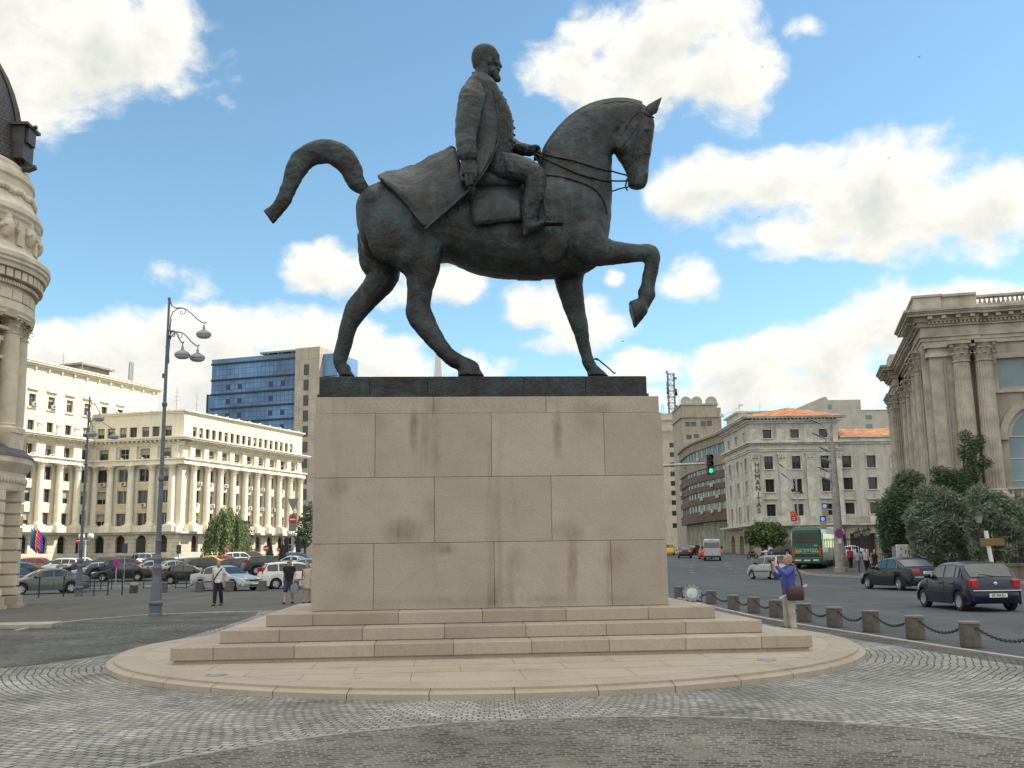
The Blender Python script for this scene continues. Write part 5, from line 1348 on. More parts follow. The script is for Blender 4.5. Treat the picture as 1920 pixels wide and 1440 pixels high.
def build_street():
 # the long modern front that bends away down the street
 g = gz(170)
 pts = [at(1277, 900, 196), at(1282.5, 900, 190), at(1290, 900, 183.5), at(1306, 900, 176), at(1324, 900, 170.5), at(1344, 900, 165), at(1364, 900, 160)]
 t = thing('curved_building', 'curved brown banded office building beside the grey corner house', 'building', (pts[-1].x, pts[-1].y, 0)); o = V((pts[-1].x, pts[-1].y, 0))
 P = [V((p.x, p.y, 0)) - o for p in pts]
 Yr = 160; H = lambda py: hd(1364, py, Yr)
 brown = ashlar('brown_cladding', (.16, .10, .078), 1.0, .6, .03, dark=.7, streak=.3); tan = ashlar('tan_cladding', (.29, .245, .19), 0, .6, streak=.4)
 lt = mk('white_frames', (.34, .33, .30), .5); curtain = mk('pale_blind', (.46, .46, .42), .7, var=.3, scale=2)
 bands = [(812, 828), (845, 868), (878, 893), (902, 913), (925, 938), (952, 974)]   # solid bands (top, bottom)
 wins = [(828, 845), (868, 878), (893, 902), (913, 925), (938, 952)]
 wm = [tan, tan, brown, brown, brown, brown]
 for k, (p, q) in enumerate(bands):
  mb = MB()
  for i in range(len(P) - 1):
   mb.T, L = frame2(P[i].x, P[i].y, P[i + 1].x, P[i + 1].y); mb.box(0, L, -.25, .3, H(q), H(p));
   if k == 0: mb.box(0, L, -.6, .3, H(p), H(p) + .3)
  mb.build('facade_band', wm[k], t)
 fr = MB(); gl = MB()
 for k, (p, q) in enumerate(wins):
  for i in range(len(P) - 1):
   T_, L = frame2(P[i].x, P[i].y, P[i + 1].x, P[i + 1].y)
   z0, z1 = H(q) + .01, H(p) - .01
   n = max(2, round(L / 1.25))
   for j in range(n):
    x0, x1 = L * j / n, L * (j + 1) / n
    if i < 2:
     if j % 2 == 0 and k > 0: continue
    window(t, T_, x0 + .03, x1 - .03, z0, z1, d=.02, nc=2 if j % 2 else 1, nr=1, fr=lt, gl=[0, 1, 0, 3, 2, 1][(i * 5 + j * 3 + k) % 6], name='strip_window')
   if rnd.random() < .45: ac_unit(t, T_, L * rnd.uniform(.2, .8), z0 - .5, -.25)
   if i < 2:
    pass
 mb = MB()
 for i in range(2):
  mb.T, L = frame2(P[i].x, P[i].y, P[i + 1].x, P[i + 1].y)
  for (p, q) in wins[1:]: mb.box(0, L, .05, .3, H(q), H(p))
 mb.build('dark_end_bay', brown, t)
 # glazed ground floor, white posts, underside, fill behind
 gp_ = MB(); post = MB(); bk = MB()
 for i in range(len(P) - 1):
  T_, L = frame2(P[i].x, P[i].y, P[i + 1].x, P[i + 1].y); gp_.T = post.T = bk.T = T_
  zb = H(974)
  gp_.add([(0, .9, g - .3), (L, .9, g - .3), (L, .9, zb), (0, .9, zb)], [(0, 1, 2, 3)])
  n = max(2, round(L / .9))
  for j in range(n): post.box(L * (j + .5) / n - .06, L * (j + .5) / n + .06, .7, .86, g - .3, zb - .02)
  bk.box(0, L, 1.0, 9, 0, H(813)); bk.box(0, L, -.24, 1, zb + .02, zb + .25)
 gp_.build('shop_glazing', mk('shop_glass', (.13, .14, .105), .1, var=.5, scale=.5), t)
 post.build('shop_post', mk('shop_post_pale', (.46, .44, .36), .6, var=.5, scale=.6), t); bk.build('inner_block', tan, t)
 # set-back roof storeys
 up = MB();
 up.T, L = frame2(P[2].x, P[2].y, P[6].x, P[6].y); up.box(1, L - 1, 3.2, 10, H(813), H(796));
 for i in range(16): up.box(2 + i * (L - 4) / 16, 2.6 + i * (L - 4) / 16, 2.9, 3.1, H(812), H(802))
 up.build('roof_storey', M_GREY, t)
 ra, rb = at(1386, 800, 172), at(1452, 800, 172); RT, RL = frame2(ra.x - o.x, ra.y - o.y, rb.x - o.x, rb.y - o.y); zr = hd(1400, 774, 172)
 up = MB(RT); up.box(0, RL, 0, 10, H(813), zr); up.box(-.5, RL + .5, -.5, 10.5, zr, zr + .25); up.build('roof_storey', M_GREY, t)
 for i in range(4): window(t, RT, .5 + i * .8, 1.15 + i * .8, zr - 1.7, zr - .6, d=-.06, nc=2, fr=M_FRAME_D, gl=0, name='roof_window')
 mt = MB(RT); L = 1.0; zq = zr + .25; mt.tube([(L + 1, 8, zq), (L + 1, 8, zq + 2.4)], .1, 6); mt.tube([(L - 2.0, 8, zq + .4), (L + .9, 8, zq + 1.8)], .07, 5); mt.sphere((L - 2.2, 7.8, zq + .5), (.5, .25, .5), 10, 6); mt.box(L + .9, L + 1.7, 7.8, 8.2, zq + 2.1, zq + 2.4)
 antenna(mt, L + 4, 5, zq, 2.2, 2); mt.build('roof_antenna', mk('antenna_white', (.5, .5, .48), .5), t)
 # block with dishes
 Yd = 205; a, b = at(1279, 800, Yd), at(1346, 800, Yd)
 t = thing('dish_building', 'tan concrete block carrying three round dishes on its roof', 'building', (a.x, a.y, 0)); L = b.x - a.x; F, _ = frame2(0, 0, L - .4, 0)
 H2 = lambda py: hd(1310, py, Yd); tan2 = ashlar('tan_concrete', (.38, .33, .265), 0, streak=.3)
 wz = [(1290, 800, 791), (1301, 800, 791), (1319, 800, 790), (1331, 800, 789), (1291, 824, 815), (1305, 822, 814)]
 ops = [(at(x, 800, Yd).x - a.x - .55, at(x, 800, Yd).x - a.x + .55, H2(p), H2(q)) for x, p, q in wz]
 mb = MB(F); wall(mb, 0, L, 0, H2(759), ops, .3); mb.box(0, L, .32, 12, 0, H2(759) - .01); mb.box(-.3, L + .4, -.35, 12.2, H2(783), H2(781)); mb.box(-.2, L + .3, -.25, 12.1, H2(760), H2(757)); mb.box(L + .01, L + 1.2, 2, 10, 0, H2(762)); mb.build('wall', tan2, t)
 for q in ops: window(t, F, *q, d=.25, nc=1, fr=M_FRAME_W, gl=3)
 dishm = mk('dish_grey', (.42, .42, .41), .5)
 for x in (1289, 1309, 1337):
  mb = MB();
  prof = [(.02, .35), (.5, .3), (.95, .12), (1.25, -.15), (1.27, -.15), (.97, .16), (.5, .36), (.02, .42)]
  mb.lathe(prof, n=20); mb.v = [(p[0], p[2], p[1]) for p in mb.v]
  mb.tube([(0, .3, -.2), (0, .8, -1.6)], .12, 6); mb.tube([(0, .3, 0), (0, -.6, 0)], .04, 5); mb.sphere((0, -.6, 0), .14, 8, 6)
  ob = mb.build('dish', dishm, t, smooth=50, loc=(at(x, 752, Yd).x - a.x, 2, hd(x, 752, Yd)), rotz=rnd.uniform(-.4, .3))
 # pale stepped tower with a lattice mast
 Yt = 330; a, b = at(1236, 900, Yt), at(1283, 900, Yt)
 t = thing('telephone_tower', 'pale stepped tower building with a steel lattice mast on top', 'building', (a.x, a.y, 0)); L = b.x - a.x; F, _ = frame2(0, 0, L, 0)
 H3 = lambda py: hd(1260, py, Yt); pale = ashlar('pale_tower_stone', (.50, .44, .34), 0, streak=.25); X = lambda px_: at(px_, 900, Yt).x - a.x
 ops = [(X(x) - .75, X(x) + .75, H3(p), H3(p - 9)) for x in (1262, 1272.5) for p in (839, 857, 876, 893, 911, 929, 947, 967, 990)]
 mb = MB(F); wall(mb, 0, L, 0, H3(808), ops, .4); mb.box(0, L, .45, 18, 0, H3(808) - .02); mb.box(.6, X(1281), .6, 16, H3(808), H3(786)); mb.box(0 + 1.2, X(1281) - .5, 1.2, 15, H3(786), H3(774)); mb.box(X(1240), X(1283), .2, 16.5, H3(788), H3(785))
 for i in range(9): mb.box(.3 + i * .85, .6 + i * .85, -.25, .01, H3(822), H3(808));
 mb.box(-.2, L + .2, -.3, .02, H3(809), H3(806)); mb.build('wall', pale, t)
 for q in ops: window(t, F, *q, d=.3, nc=2, nr=2, fr=M_FRAME_D, gl=0)
 ms = MB(F); xa, xb = X(1263.5), X(1275.5); z0, z1 = H3(774), H3(697); w = xb - xa
 for (x, y) in ((xa, 3), (xb, 3), (xa, 3 + w), (xb, 3 + w)): ms.tube([(x, y, z0), (x, y, z1)], .16, 5)
 n = 7
 for k in range(n + 1):
  z = z0 + (z1 - z0) * k / n
  C4 = [(xa, 3), (xb, 3), (xb, 3 + w), (xa, 3 + w)]
  for i in range(4):
   p, q = C4[i], C4[(i + 1) % 4]; ms.tube([(*p, z), (*q, z)], .12, 4)
   if k < n: ms.tube([(*(p if k % 2 else q), z), (*(q if k % 2 else p), z + (z1 - z0) / n)], .09, 4)
 for k in range(14):
  z = z0 + (z1 - z0) * rnd.random(); x = rnd.choice((xa - .4, xb + .4)); ms.box(x - .3, x + .3, 2.6, 3, z, z + rnd.uniform(.5, 1.4))
 ms.tube([(xb + 1.4, 4, z0), (xb + 1.4, 4, z0 + 8)], .08, 4)
 for x in (X(1243), X(1249), X(1253)): antenna(ms, x, 4, H3(774), rnd.uniform(1.5, 4), 2)
 ms.build('lattice_mast', mk('mast_steel', (.20, .17, .16), .6, .3), t)
 # two concrete blocks behind the roofs
 conc = ashlar('board_concrete', (.47, .44, .39), 2.2, 1.1, .03, dark=.85, streak=.12); green = glass_mat('green_glass', (.10, .20, .18), .1)
 Yc = 222; a, b = at(1490, 800, Yc), at(1617, 800, Yc)
 t = thing('concrete_building', 'bare grey concrete block with a sloping top behind the orange roof', 'building', (a.x, a.y, 0)); F, _ = frame2(0, 0, b.x - a.x, 0)
 X = lambda px_: at(px_, 800, Yc).x - a.x; Hc = lambda py, px_=1555: hd(px_, py, Yc)
 mb = MB(F); mb.xprism([(X(1490), 0), (X(1617), 0), (X(1617), hd(1617, 749, Yc)), (X(1556), hd(1556, 750, Yc)), (X(1553), hd(1553, 744, Yc)), (X(1548), hd(1548, 744, Yc)), (X(1490), hd(1490, 768, Yc))], 0, 16); mb.build('wall', conc, t)
 mb = MB(F); mb.box(X(1555), X(1562), -.04, .05, Hc(767), Hc(759)); mb.build('window', green, t)
 Yc = 245; a, b = at(1618, 800, Yc), at(1700, 800, Yc)
 t = thing('concrete_building', 'paler low concrete block with two green windows behind the tiled wing', 'building', (a.x, a.y, 0)); F, _ = frame2(0, 0, b.x - a.x, 0); X = lambda px_: at(px_, 800, Yc).x - a.x
 mb = MB(F); mb.box(.01, b.x - a.x, 0, 14, 0, hd(1650, 769, Yc)); mb.box(-.15, b.x - a.x, -.2, 14, hd(1650, 769, Yc), hd(1650, 768, Yc)); mb.build('wall', conc, t)
 for p in (786, 803): mb = MB(F); mb.box(X(1624), X(1636), -.05, .05, hd(1630, p, Yc), hd(1630, p - 8, Yc)); mb.build('window', green, t)
build_corner()
build_street()
# ------------------------------------------------------------------ the museum on the right, the domed corner house on the left
M_MUS = ashlar('museum_stone', (.39, .345, .28), 0, .6, streak=.5, var=.25)
M_MUS_T = mk('museum_trim', (.41, .365, .30), .8, var=.38, scale=.8)
M_MUS_R = ashlar('museum_rustic', (.33, .285, .225), 1.5, .6, .04, dark=.5, streak=.4)
def build_museum():
 Y = 70; A = at(1752, 800, Y); d_side = V((.27, .963, 0)).normalized(); d_front = V((d_side.y, -d_side.x, 0))
 g = .0
 t = thing('museum', 'weathered stone museum with giant fluted columns and a heavy bracketed cornice', 'building', (A.x, A.y, 0))
 Fr, Lf = frame2(0, 0, d_front.x * 30, d_front.y * 30)
 Ls = 26; Fs, _ = frame2(d_side.x * Ls, d_side.y * Ls, 0, 0)
 H = lambda py, px=1752: hd(px, py, Y)
 zcap, zbase, zent, zcor, ztop = H(652), H(938), H(650), H(616), H(566)
 def fx(px, y=70):   # distance along the front for a column of the photograph
  d = ray(px, 800); k = d.x / d.y
  # solve A + s*d_front on the ray
  s = (A.x - k * A.y) / (k * d_front.y - d_front.x); return s
 # --- front
 wx = fx(1960); xw0, xw1 = fx(1880), fx(2010)
 ops = [(xw0, xw1, hd(1880, 724, 68), hd(1880, 668, 68)), (xw0 + .3, xw1 + .1, hd(1890, 942, 68), hd(1890, 760, 68), 'arch')]
 for k in range(1, 4): ops += [(xw0 + 6.2 * k, xw1 + 6.2 * k, ops[0][2], ops[0][3]), (xw0 + 6.2 * k + .3, xw1 + 6.2 * k + .1, ops[1][2], ops[1][3], 'arch')]
 low = [(xw0 + 6.2 * k + .2, xw1 + 6.2 * k - .2, 1.2, zbase - 2.6) for k in range(4)]
 mb = MB(Fr); wall(mb, 0, 30, zbase - .4, zent, ops, .5); mb.build('wall', M_MUS, t)
 mb = MB(Fr); wall(mb, 0, 30, 0, zbase - .4, low, .5); mb.build('basement_wall', M_MUS_R, t)
 sky_glass = 3
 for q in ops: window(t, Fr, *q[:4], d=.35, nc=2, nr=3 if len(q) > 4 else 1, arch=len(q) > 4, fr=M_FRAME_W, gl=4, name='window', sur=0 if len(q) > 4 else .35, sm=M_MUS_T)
 for q in low: window(t, Fr, *q, d=.4, nc=2, nr=2, fr=M_FRAME_D, gl=0, name='basement_window')
 # --- side (towards the road)
 sops = []
 for k in range(6):
  x = Ls - 6.5 - k * 3.5 - .2
  if k in (0, 1, 2, 3): sops += [(x - 1, x + 1, H(880), H(760), 'arch'), (x - 1, x + 1, H(735), H(690))]
 mb = MB(Fs); wall(mb, 4.5, Ls - 5, 0, zent + .3, sops, .5, y=1.2)
 for u0, u1 in ((0, 4.5), (Ls - 5, Ls)): wall(mb, u0, u1, 0, zent, [], .5)
 for u in (4.5, Ls - 5): mb.quad((u, 0, 0), (u, 1.2, 0), (u, 1.2, zent), (u, 0, zent))
 mb.build('side_wall', M_MUS, t)
 for q in sops: window(t, Fs, *q[:4], d=1.55, nc=2, nr=2, arch=len(q) > 4, fr=M_FRAME_W, gl=1, name='side_window')
 tr = MB(); zq = zent
 # entablature: architrave, frieze, dentils, modillions, cornice, attic; broken forward at the ends
 segs_f = [(0, 3.4, .40), (3.4, 30, .18)]
 segs_s = [(Ls - 5, Ls, .40), (4.5, Ls - 5, -.45), (0, 4.5, .40)]
 for T_, segs in ((Fr, segs_f), (Fs, segs_s)):
  tr.T = T_
  for x0, x1, p in segs:
   h = zcor - zent; e = .0
   ex = 1.0 if (T_ is Fr and x0 == 0) else 0.0; yb = 1.22 if p < 0 else .02; ez = 1.0 if (T_ is Fs and 0 < x0 and p > 0) else 0.0; ew = 1.0 if T_ is Fs and x0 == 0 else 0.0
   def bar(q, za, zb): tr.box(x0 - q * ex - (q - p) * ez, x1 + (q - p) * ew, -q, yb, za, zb)
   for q, dz0, dz1 in ((p, 0, h * .22), (p + .08, h * .22, h * .42), (p + .2, h * .42, h * .5), (p, h * .5, h)): bar(q, zent + dz0, zent + dz1)
   z = zcor
   bar(p + .2, z, z + .14); bar(p + .22, z + .14, z + .32); dentils(tr, x0, x1, z + .14, .14, .12, p + .38, .17); z += .32
   bar(p + .42, z, z + .1); bar(p + .45, z + .1, z + .34); dentils(tr, x0 - .3 * ex, x1, z + .1, .3, .5, p + .85, .22); z += .34
   for q, hh in ((p + .95, .18), (p + 1.05, .1), (p + 1.15, .16)): bar(q, z, z + hh); z += hh
   ztp = z
 ztop = ztp
 tr.T = Fr
 # pilaster at the corner, both faces
 tr.box(-.02, 2.5, -.5, .02, zbase - .3, zent - .9); tr.box(-.25, 2.7, -.75, .02, zent - .9, zent - .6); tr.box(-.1, 2.6, -.6, .02, zent - .6, zent - .25); tr.box(-.3, 2.8, -.8, .02, zent - .25, zent - .01)
 tr.T = Fs
 tr.box(Ls - .9, Ls - .0, -.4, .02, zbase - .3, zent - .01)
 tr.box(0, Ls, -.9, .02, zbase - 1.6, zbase - .3); tr.box(4.6, Ls - 5.1, -.5, 1.22, 0, zbase - .3)
 tr.T = Fr; tr.box(0, 30, -1.7, .02, zbase - .75, zbase - .4);
 tr.build('cornice', M_MUS_T, t)
 # attic and balustrade
 at_ = MB(Fr); za = ztop; zb_ = H(558); hA = .95
 at_.box(-.8, 1.0, -1.0, 6, za, za + hA); at_.box(-.9, 1.1, -1.1, 6.1, za + hA, za + hA + .16)
 at_.box(1.0, fx(1850), -.65, 6, za, za + hA); at_.box(1.1, fx(1850), -.8, 6, za + hA, za + hA + .18)
 at_.box(fx(1850) + .001, 30, -.5, .1, za, za + .35); at_.box(fx(1850) + .001, 30, -.5, .1, za + .79, za + hA)
 for i in range(60): at_.lathe([(.07, 0), (.11, .12), (.06, .3), (.09, .44)], (fx(1850) + .3 + i * .3, -.2, za + .35), 8)
 at_.T = Fs; at_.box(Ls - 4.8, Ls - .95, -.6, 3, za + .001, za + hA * .8); at_.box(4.2, Ls - 4.9, .2, 3, za + .001, za + .5); at_.box(0, 4.0, -.7, 3, za + .001, za + .7); at_.box(0.5, 3.6, -.5, 3, za + .7, za + 1.3)
 at_.build('attic', M_MUS_T, t)
 # giant columns
 colh = zcap + (zcap - H(668)) * .0 - zbase; colh = zent - zbase
 cm = column_mesh(colh - .006, .64, M_MUS_T, 20, flutes=True)
 pd = MB()
 for px in (1810, 1852):
  s = fx(px); put(t, cm, Fr @ M.Translation((s, -.75, zbase)), 'column'); pd.T = Fr; pd.box(s - 1.0, s + 1.0, -1.9, .02, zbase - .39, zbase - .002)
 for k in range(1, 4):
  for q in (fx(1810), fx(1852)):
   s = q + 6.9 * k + 1; put(t, cm, Fr @ M.Translation((s, -.75, zbase)), 'column')
 for s, y in ((Ls - 2.0, -.25), (Ls - 4.2, -.25), (Ls - 8.2, .4), (Ls - 11.7, .4), (Ls - 15.2, .4), (Ls - 18.7, .4), (3.4, -.25), (1.2, -.25)): put(t, cm, Fs @ M.Translation((s, y, zbase)), 'column')
 pd.build('column_base', M_MUS_T, t)
 # arch surround, keystone, sill, balcony under the arched window
 for k in range(4):
  dc = MB(Fr); q = ops[1] if k == 0 else ops[2 * k + 1]; cx = (q[0] + q[1]) / 2; r = (q[1] - q[0]) / 2; zs = q[3] - r; n = 16
  for j in range(n):
   a0, a1 = pi * j / n, pi * (j + 1) / n
   P = [(cx - rr_ * cos(a_), y, zs + rr_ * sin(a_)) for rr_ in (r + .05, r + .55) for a_ in (a0, a1) for y in (-.16, .01)]
   dc.add(P, [(0, 2, 6, 4), (4, 6, 7, 5), (0, 1, 3, 2)])
  dc.box(cx - .35, cx + .35, -.4, .02, q[3] - .05, q[3] + 1.15); dc.box(cx - .75, cx + .75, -.3, .02, q[3] + .5, q[3] + .95)
  dc.box(q[0] - .9, q[0] - .02, -.22, .02, zs - .25, zs); dc.box(q[1] + .02, q[1] + .9, -.22, .02, zs - .25, zs)
  for i in range(9): dc.lathe([(.1, 0), (.16, .3), (.09, .7), (.13, .95)], (q[0] - .2 + i * (q[1] - q[0] + .4) / 8, -.7, zbase - .395 - .0), 8)
  dc.box(q[0] - .6, q[1] + .6, -.95, -.45, zbase + .56, zbase + .75)
  dc.build('window_dressing', M_MUS_T, t)
 rf = MB(); rf.add([(0, 0, ztop - .1), tuple(d_front * 30 + V((0, 0, ztop - .1))), tuple(d_front * 30 + d_side * Ls + V((0, 0, ztop - .1))), tuple(d_side * Ls + V((0, 0, ztop - .1)))], [(0, 1, 2, 3)])
 p, q = d_front * 30, d_front * 30 + d_side * Ls; s = d_side * Ls
 rf.quad((p.x, p.y, 0), (q.x, q.y, 0), (q.x, q.y, ztop), (p.x, p.y, ztop)); rf.quad((q.x, q.y, 0), (s.x, s.y, 0), (s.x, s.y, ztop), (q.x, q.y, ztop)); rf.build('roof', M_ROOFT, t)
 dp = MB(Fr); dp.tube([(.95, -.6, zbase), (.95, -.6, zent - 1)], .07, 8); dp.build('drainpipe', mk('zinc', (.30, .29, .27), .6, .1), t)
build_museum()
M_TOW = ashlar('tower_stone', (.60, .515, .39), 0, .6, streak=.3, var=.16)
M_TOW_T = mk('tower_trim', (.62, .535, .41), .8, var=.2, scale=1.2)
def build_rotunda():
 Y = 41.0; RC = 4.1
 edge = at(94, 525, Y); cx = edge.x - RC - .9
 t = thing('domed_tower', 'cream stone corner tower with a dark slate dome at the edge of the square', 'tower', (cx, Y, 0), 0)
 cx = edge.x - RC - .9; C2 = V((cx, Y, 0)); DD = C2.length
 def tang(px, py):
  "radius and height of a round body whose silhouette passes through this point"
  d = ray(px, py); h = hypot(d.x, d.y); sn = (d.x * Y - d.y * cx) / h; r = sn; q = sqrt(DD * DD - r * r); return r, EYE + d.z / h * q
 RX = lambda px, py: tang(px, py)[0]
 H = lambda py, px=84: tang(px, py)[1]
 A0, A1 = R(-120), R(75)
 def ring(mb, prof, mi=0): mb.lathe(prof, n=80, a0=A0, a1=A1, mi=mi)
 def rprof(pts): return [tang(px, py) for px, py in pts]
 # dome
 sl, nt, b = nodes('scaled_slate'); N, L = nt.nodes.new, nt.links.new
 tc = N('ShaderNodeTexCoord'); sp = N('ShaderNodeSeparateXYZ'); L(tc.outputs['Object'], sp.inputs[0]); an = N('ShaderNodeMath'); an.operation = 'ARCTAN2'; L(sp.outputs[0], an.inputs[0]); L(sp.outputs[1], an.inputs[1])
 cb = N('ShaderNodeCombineXYZ'); mu = N('ShaderNodeMath'); mu.operation = 'MULTIPLY'; mu.inputs[1].default_value = 3; L(an.outputs[0], mu.inputs[0]); L(mu.outputs[0], cb.inputs[0]); L(sp.outputs[2], cb.inputs[1])
 br = N('ShaderNodeTexBrick'); L(cb.outputs[0], br.inputs['Vector']); br.inputs['Scale'].default_value = 1; br.inputs['Brick Width'].default_value = .24; br.inputs['Row Height'].default_value = .17; br.inputs['Mortar Size'].default_value = .018
 br.inputs['Color1'].default_value = (.055, .045, .045, 1); br.inputs['Color2'].default_value = (.085, .07, .068, 1); br.inputs['Mortar'].default_value = (.02, .018, .018, 1)
 L(br.outputs['Color'], b.inputs['Base Color']); b.inputs['Roughness'].default_value = .55
 bp = N('ShaderNodeBump'); bp.inputs['Distance'].default_value = .03; bp.invert = True; L(br.outputs['Fac'], bp.inputs['Height']); L(bp.outputs[0], b.inputs['Normal'])
 dome = rprof([(50, 331), (49, 305), (46, 265), (40, 230), (30, 195), (18, 165), (0, 132), (-22, 100), (-48, 70)])
 mb = MB(); mb.lathe(dome + [(.3, dome[-1][1] + 1.0)], n=64, cap=False); mb.build('dome', sl, t, smooth=60)
 lead = mk('lead_ribs', (.060, .052, .052), .5, .2, var=.3)
 mb = MB()
 for k in range(8):
  a = R(-95 + 45 * k + 8)
  for da in (-.045, .045): mb.tube([((r + .03) * cos(a + da), (r + .03) * sin(a + da), z) for r, z in dome], .10, 6)
 # dormer hood on the skyline
 a = R(2); c, s = cos(a), sin(a); r0 = RX(48, 300); z0, z1 = H(326), H(272)
 def loc(rr_, w, z): return (c * rr_ - s * w, s * rr_ + c * w, z)
 for (ra, rb, w, za, zb) in ((r0 - .4, r0 + .42, .5, z0 - .1, z1), (r0 - .4, r0 + .62, .65, z1, z1 + .12), (r0 + .42, r0 + .55, .35, H(300), z1 - .02)):
  P = [loc(q, e * w, z) for z in (za, zb) for q in (ra, rb) for e in (-1, 1)]
  mb.add(P, [(0, 1, 3, 2), (4, 6, 7, 5), (0, 4, 5, 1), (2, 3, 7, 6), (0, 2, 6, 4), (1, 5, 7, 3)])
 mb.sphere(loc(r0 + .66, 0, z1 + .12), .1, 8, 6); mb.tube([loc(r0 - .1, 0, H(338)), loc(r0 + .5, 0, H(344)), loc(r0 + .8, 0, H(340))], [.16, .16, .12], 8)
 # round dormer facing the square
 a = R(-62); c, s = cos(a), sin(a); zd = H(240); rd = RX(40, 240)
 for k in range(12):
  q0 = 2 * pi * k / 12; mb.sphere(loc(rd + .25, .42 * cos(q0), zd + .42 * sin(q0)), .12, 8, 6)
 mb.build('dome_rib', lead, t, smooth=60)
 # drum, cornices, main order from top to bottom
 mb = MB(); ring(mb, rprof([(46, 330), (54, 338), (57, 341), (57, 347), (64, 356), (66, 361), (66, 367), (62, 371), (60, 383)])); ring(mb, rprof([(60, 383), (62, 390), (66, 408), (70, 414), (80, 426), (81, 430), (81, 436), (77, 440), (76, 444), (72, 448), (70, 455), (66, 457)])); mb.build('upper_cornice', M_TOW_T, t, smooth=24)
 mb = MB(); ring(mb, rprof([(66, 448), (66, 492)])); mb.build('drum', M_TOW, t, smooth=60)
 tr = MB()
 def block(a_, w, r0_, r1_, za, zb, mi=0):
  c, s = cos(a_), sin(a_); P = [(c * q - s * e * w, s * q + c * e * w, z) for z in (za, zb) for q in (r0_, r1_) for e in (-1, 1)]
  tr.add(P, [(0, 1, 3, 2), (4, 6, 7, 5), (0, 4, 5, 1), (2, 3, 7, 6), (0, 2, 6, 4), (1, 5, 7, 3)], mi)
 rw = RX(66, 470); rm = RX(62, 600)
 for k in range(8):
  a_ = R(-96 + 22 * k)
  block(a_, .22, rw - .1, rw + .14, H(492), H(452))
  c, s = cos(a_ + R(11)), sin(a_ + R(11))
  tr.sphere((c * rw, s * rw, H(467)), (.34, .34, .46), 10, 8); tr.sphere((c * (rw + .02), s * (rw + .02), H(452)), (.22, .22, .3), 8, 6)
  for j in range(5): tr.sphere((cos(a_ + R(11) + .05 * (j - 2)) * (rw + .22), sin(a_ + R(11) + .05 * (j - 2)) * (rw + .22), H(462 + 3 * abs(j - 2))), .1, 6, 5)
 tr.build('drum_pilaster', M_TOW_T, t, smooth=60); tr = MB()
 for k in range(60):      # garland band
  a_ = A0 + (A1 - A0) * k / 60; q = RX(64, 400); tr.sphere((cos(a_) * q, sin(a_) * q, H(396) + .06 * sin(k * 1.3)), (.15, .15, .17), 6, 5)
 tr.build('garland', M_TOW_T, t, smooth=60)
 # great cornice
 mb = MB(); ring(mb, rprof([(66, 489), (72, 502), (90, 512), (95, 516), (95, 524), (92, 527), (92, 531), (88, 534), (86, 540)])); ring(mb, rprof([(86, 540), (66, 541), (64, 547), (66, 560), (62, 570), (62, 590), (66, 592), (66, 606), (62, 612), (60, 618)])); mb.build('great_cornice', M_TOW_T, t, smooth=24)
 tr = MB()
 for k in range(34): a_ = A0 + (A1 - A0) * (k + .5) / 34; block(a_, .16, RX(64, 545), RX(84, 540) - .05, H(556), H(542))
 for k in range(110): a_ = A0 + (A1 - A0) * (k + .5) / 110; block(a_, .045, RX(62, 560), RX(62, 560) + .22, H(566), H(560))
 for k in range(20): a_ = A0 + (A1 - A0) * (k + .5) / 20; block(a_, .3, rm - .2, rm + .05, H(590), H(573))
 tr.build('bracket', M_TOW_T, t)
 # wall behind the columns with tall windows, columns, base
 rin = RX(62, 600) - .95
 mb = MB(); ring(mb, [(rin, H(612)), (rin, H(850))]); mb.build('tower_wall', M_TOW, t, smooth=60)
 cm = column_mesh(H(612) - H(822), .42, M_TOW_T, 20, cap=.8)
 ang = [R(-106 + 27 * k) for k in range(7)]
 for a_ in ang: put(t, cm, M.Translation((cos(a_) * (rm - .50), sin(a_) * (rm - .50), H(822))) @ M.Rotation(a_, 4, 'Z'), 'column')
 for i, a_ in enumerate(ang):
  tr = MB()
  block(a_, .62, rin - .1, rm + .05, H(850), H(822) - .005)
  b_ = a_ + R(13.5)
  block(b_, .75, rin - .1, rin + .35, H(690), H(684)); block(b_, .62, rin - .1, rin + .12, H(684) + .01, H(640)); block(b_, .8, rin - .1, rin + .55, H(640) + .01, H(634)); block(b_, .7, rin - .1, rin + .4, H(796), H(786))
  block(b_, .2, rin, rin + .5, H(660), H(652)); tr.sphere((cos(b_) * (rin + .3), sin(b_) * (rin + .3), H(662)), (.2, .2, .5), 8, 6)
  tr.build('window_dressing', M_TOW_T, t, smooth=40)
 pn = MB(); gl = glass_mat('tower_glass', (.03, .035, .035))
 for a_ in ang:
  b_ = a_ + R(13.5); c, s = cos(b_), sin(b_); P = [(c * (rin + .03) - s * e * .5, s * (rin + .03) + c * e * .5, z) for z in (H(782), H(695)) for e in (-1, 1)]
  pn.add(P, [(0, 1, 3, 2)])
 pn.build('tower_window', gl, t)
 lead2 = mk('lead_cover', (.10, .085, .08), .6, var=.3)
 mb = MB(); ring(mb, rprof([(30, 840), (44, 846), (64, 862), (65, 866)])); mb.build('lead_flashing', lead2, t, smooth=40)
 mb = MB(); ring(mb, rprof([(63, 866), (62, 876), (56, 884), (50, 890), (48, 893), (46, 918), (44, 924)])); mb.build('lower_cornice', M_TOW_T, t, smooth=24)
 tr = MB()
 for k in range(70): a_ = A0 + (A1 - A0) * (k + .5) / 70; q = RX(48, 900); tr.sphere((cos(a_) * q, sin(a_) * q, H(906)), (.09, .09, .16), 6, 5)
 tr.build('carved_frieze', M_TOW_T, t, smooth=60)
 rl = RX(42, 940); rb = rl - .55
 mb = MB(); ring(mb, [(rb, 0), (rb, H(924))]); mb.build('base_wall', M_TOW, t, smooth=60)
 # rusticated piers standing round the base
 pr = MB(); tr = pr
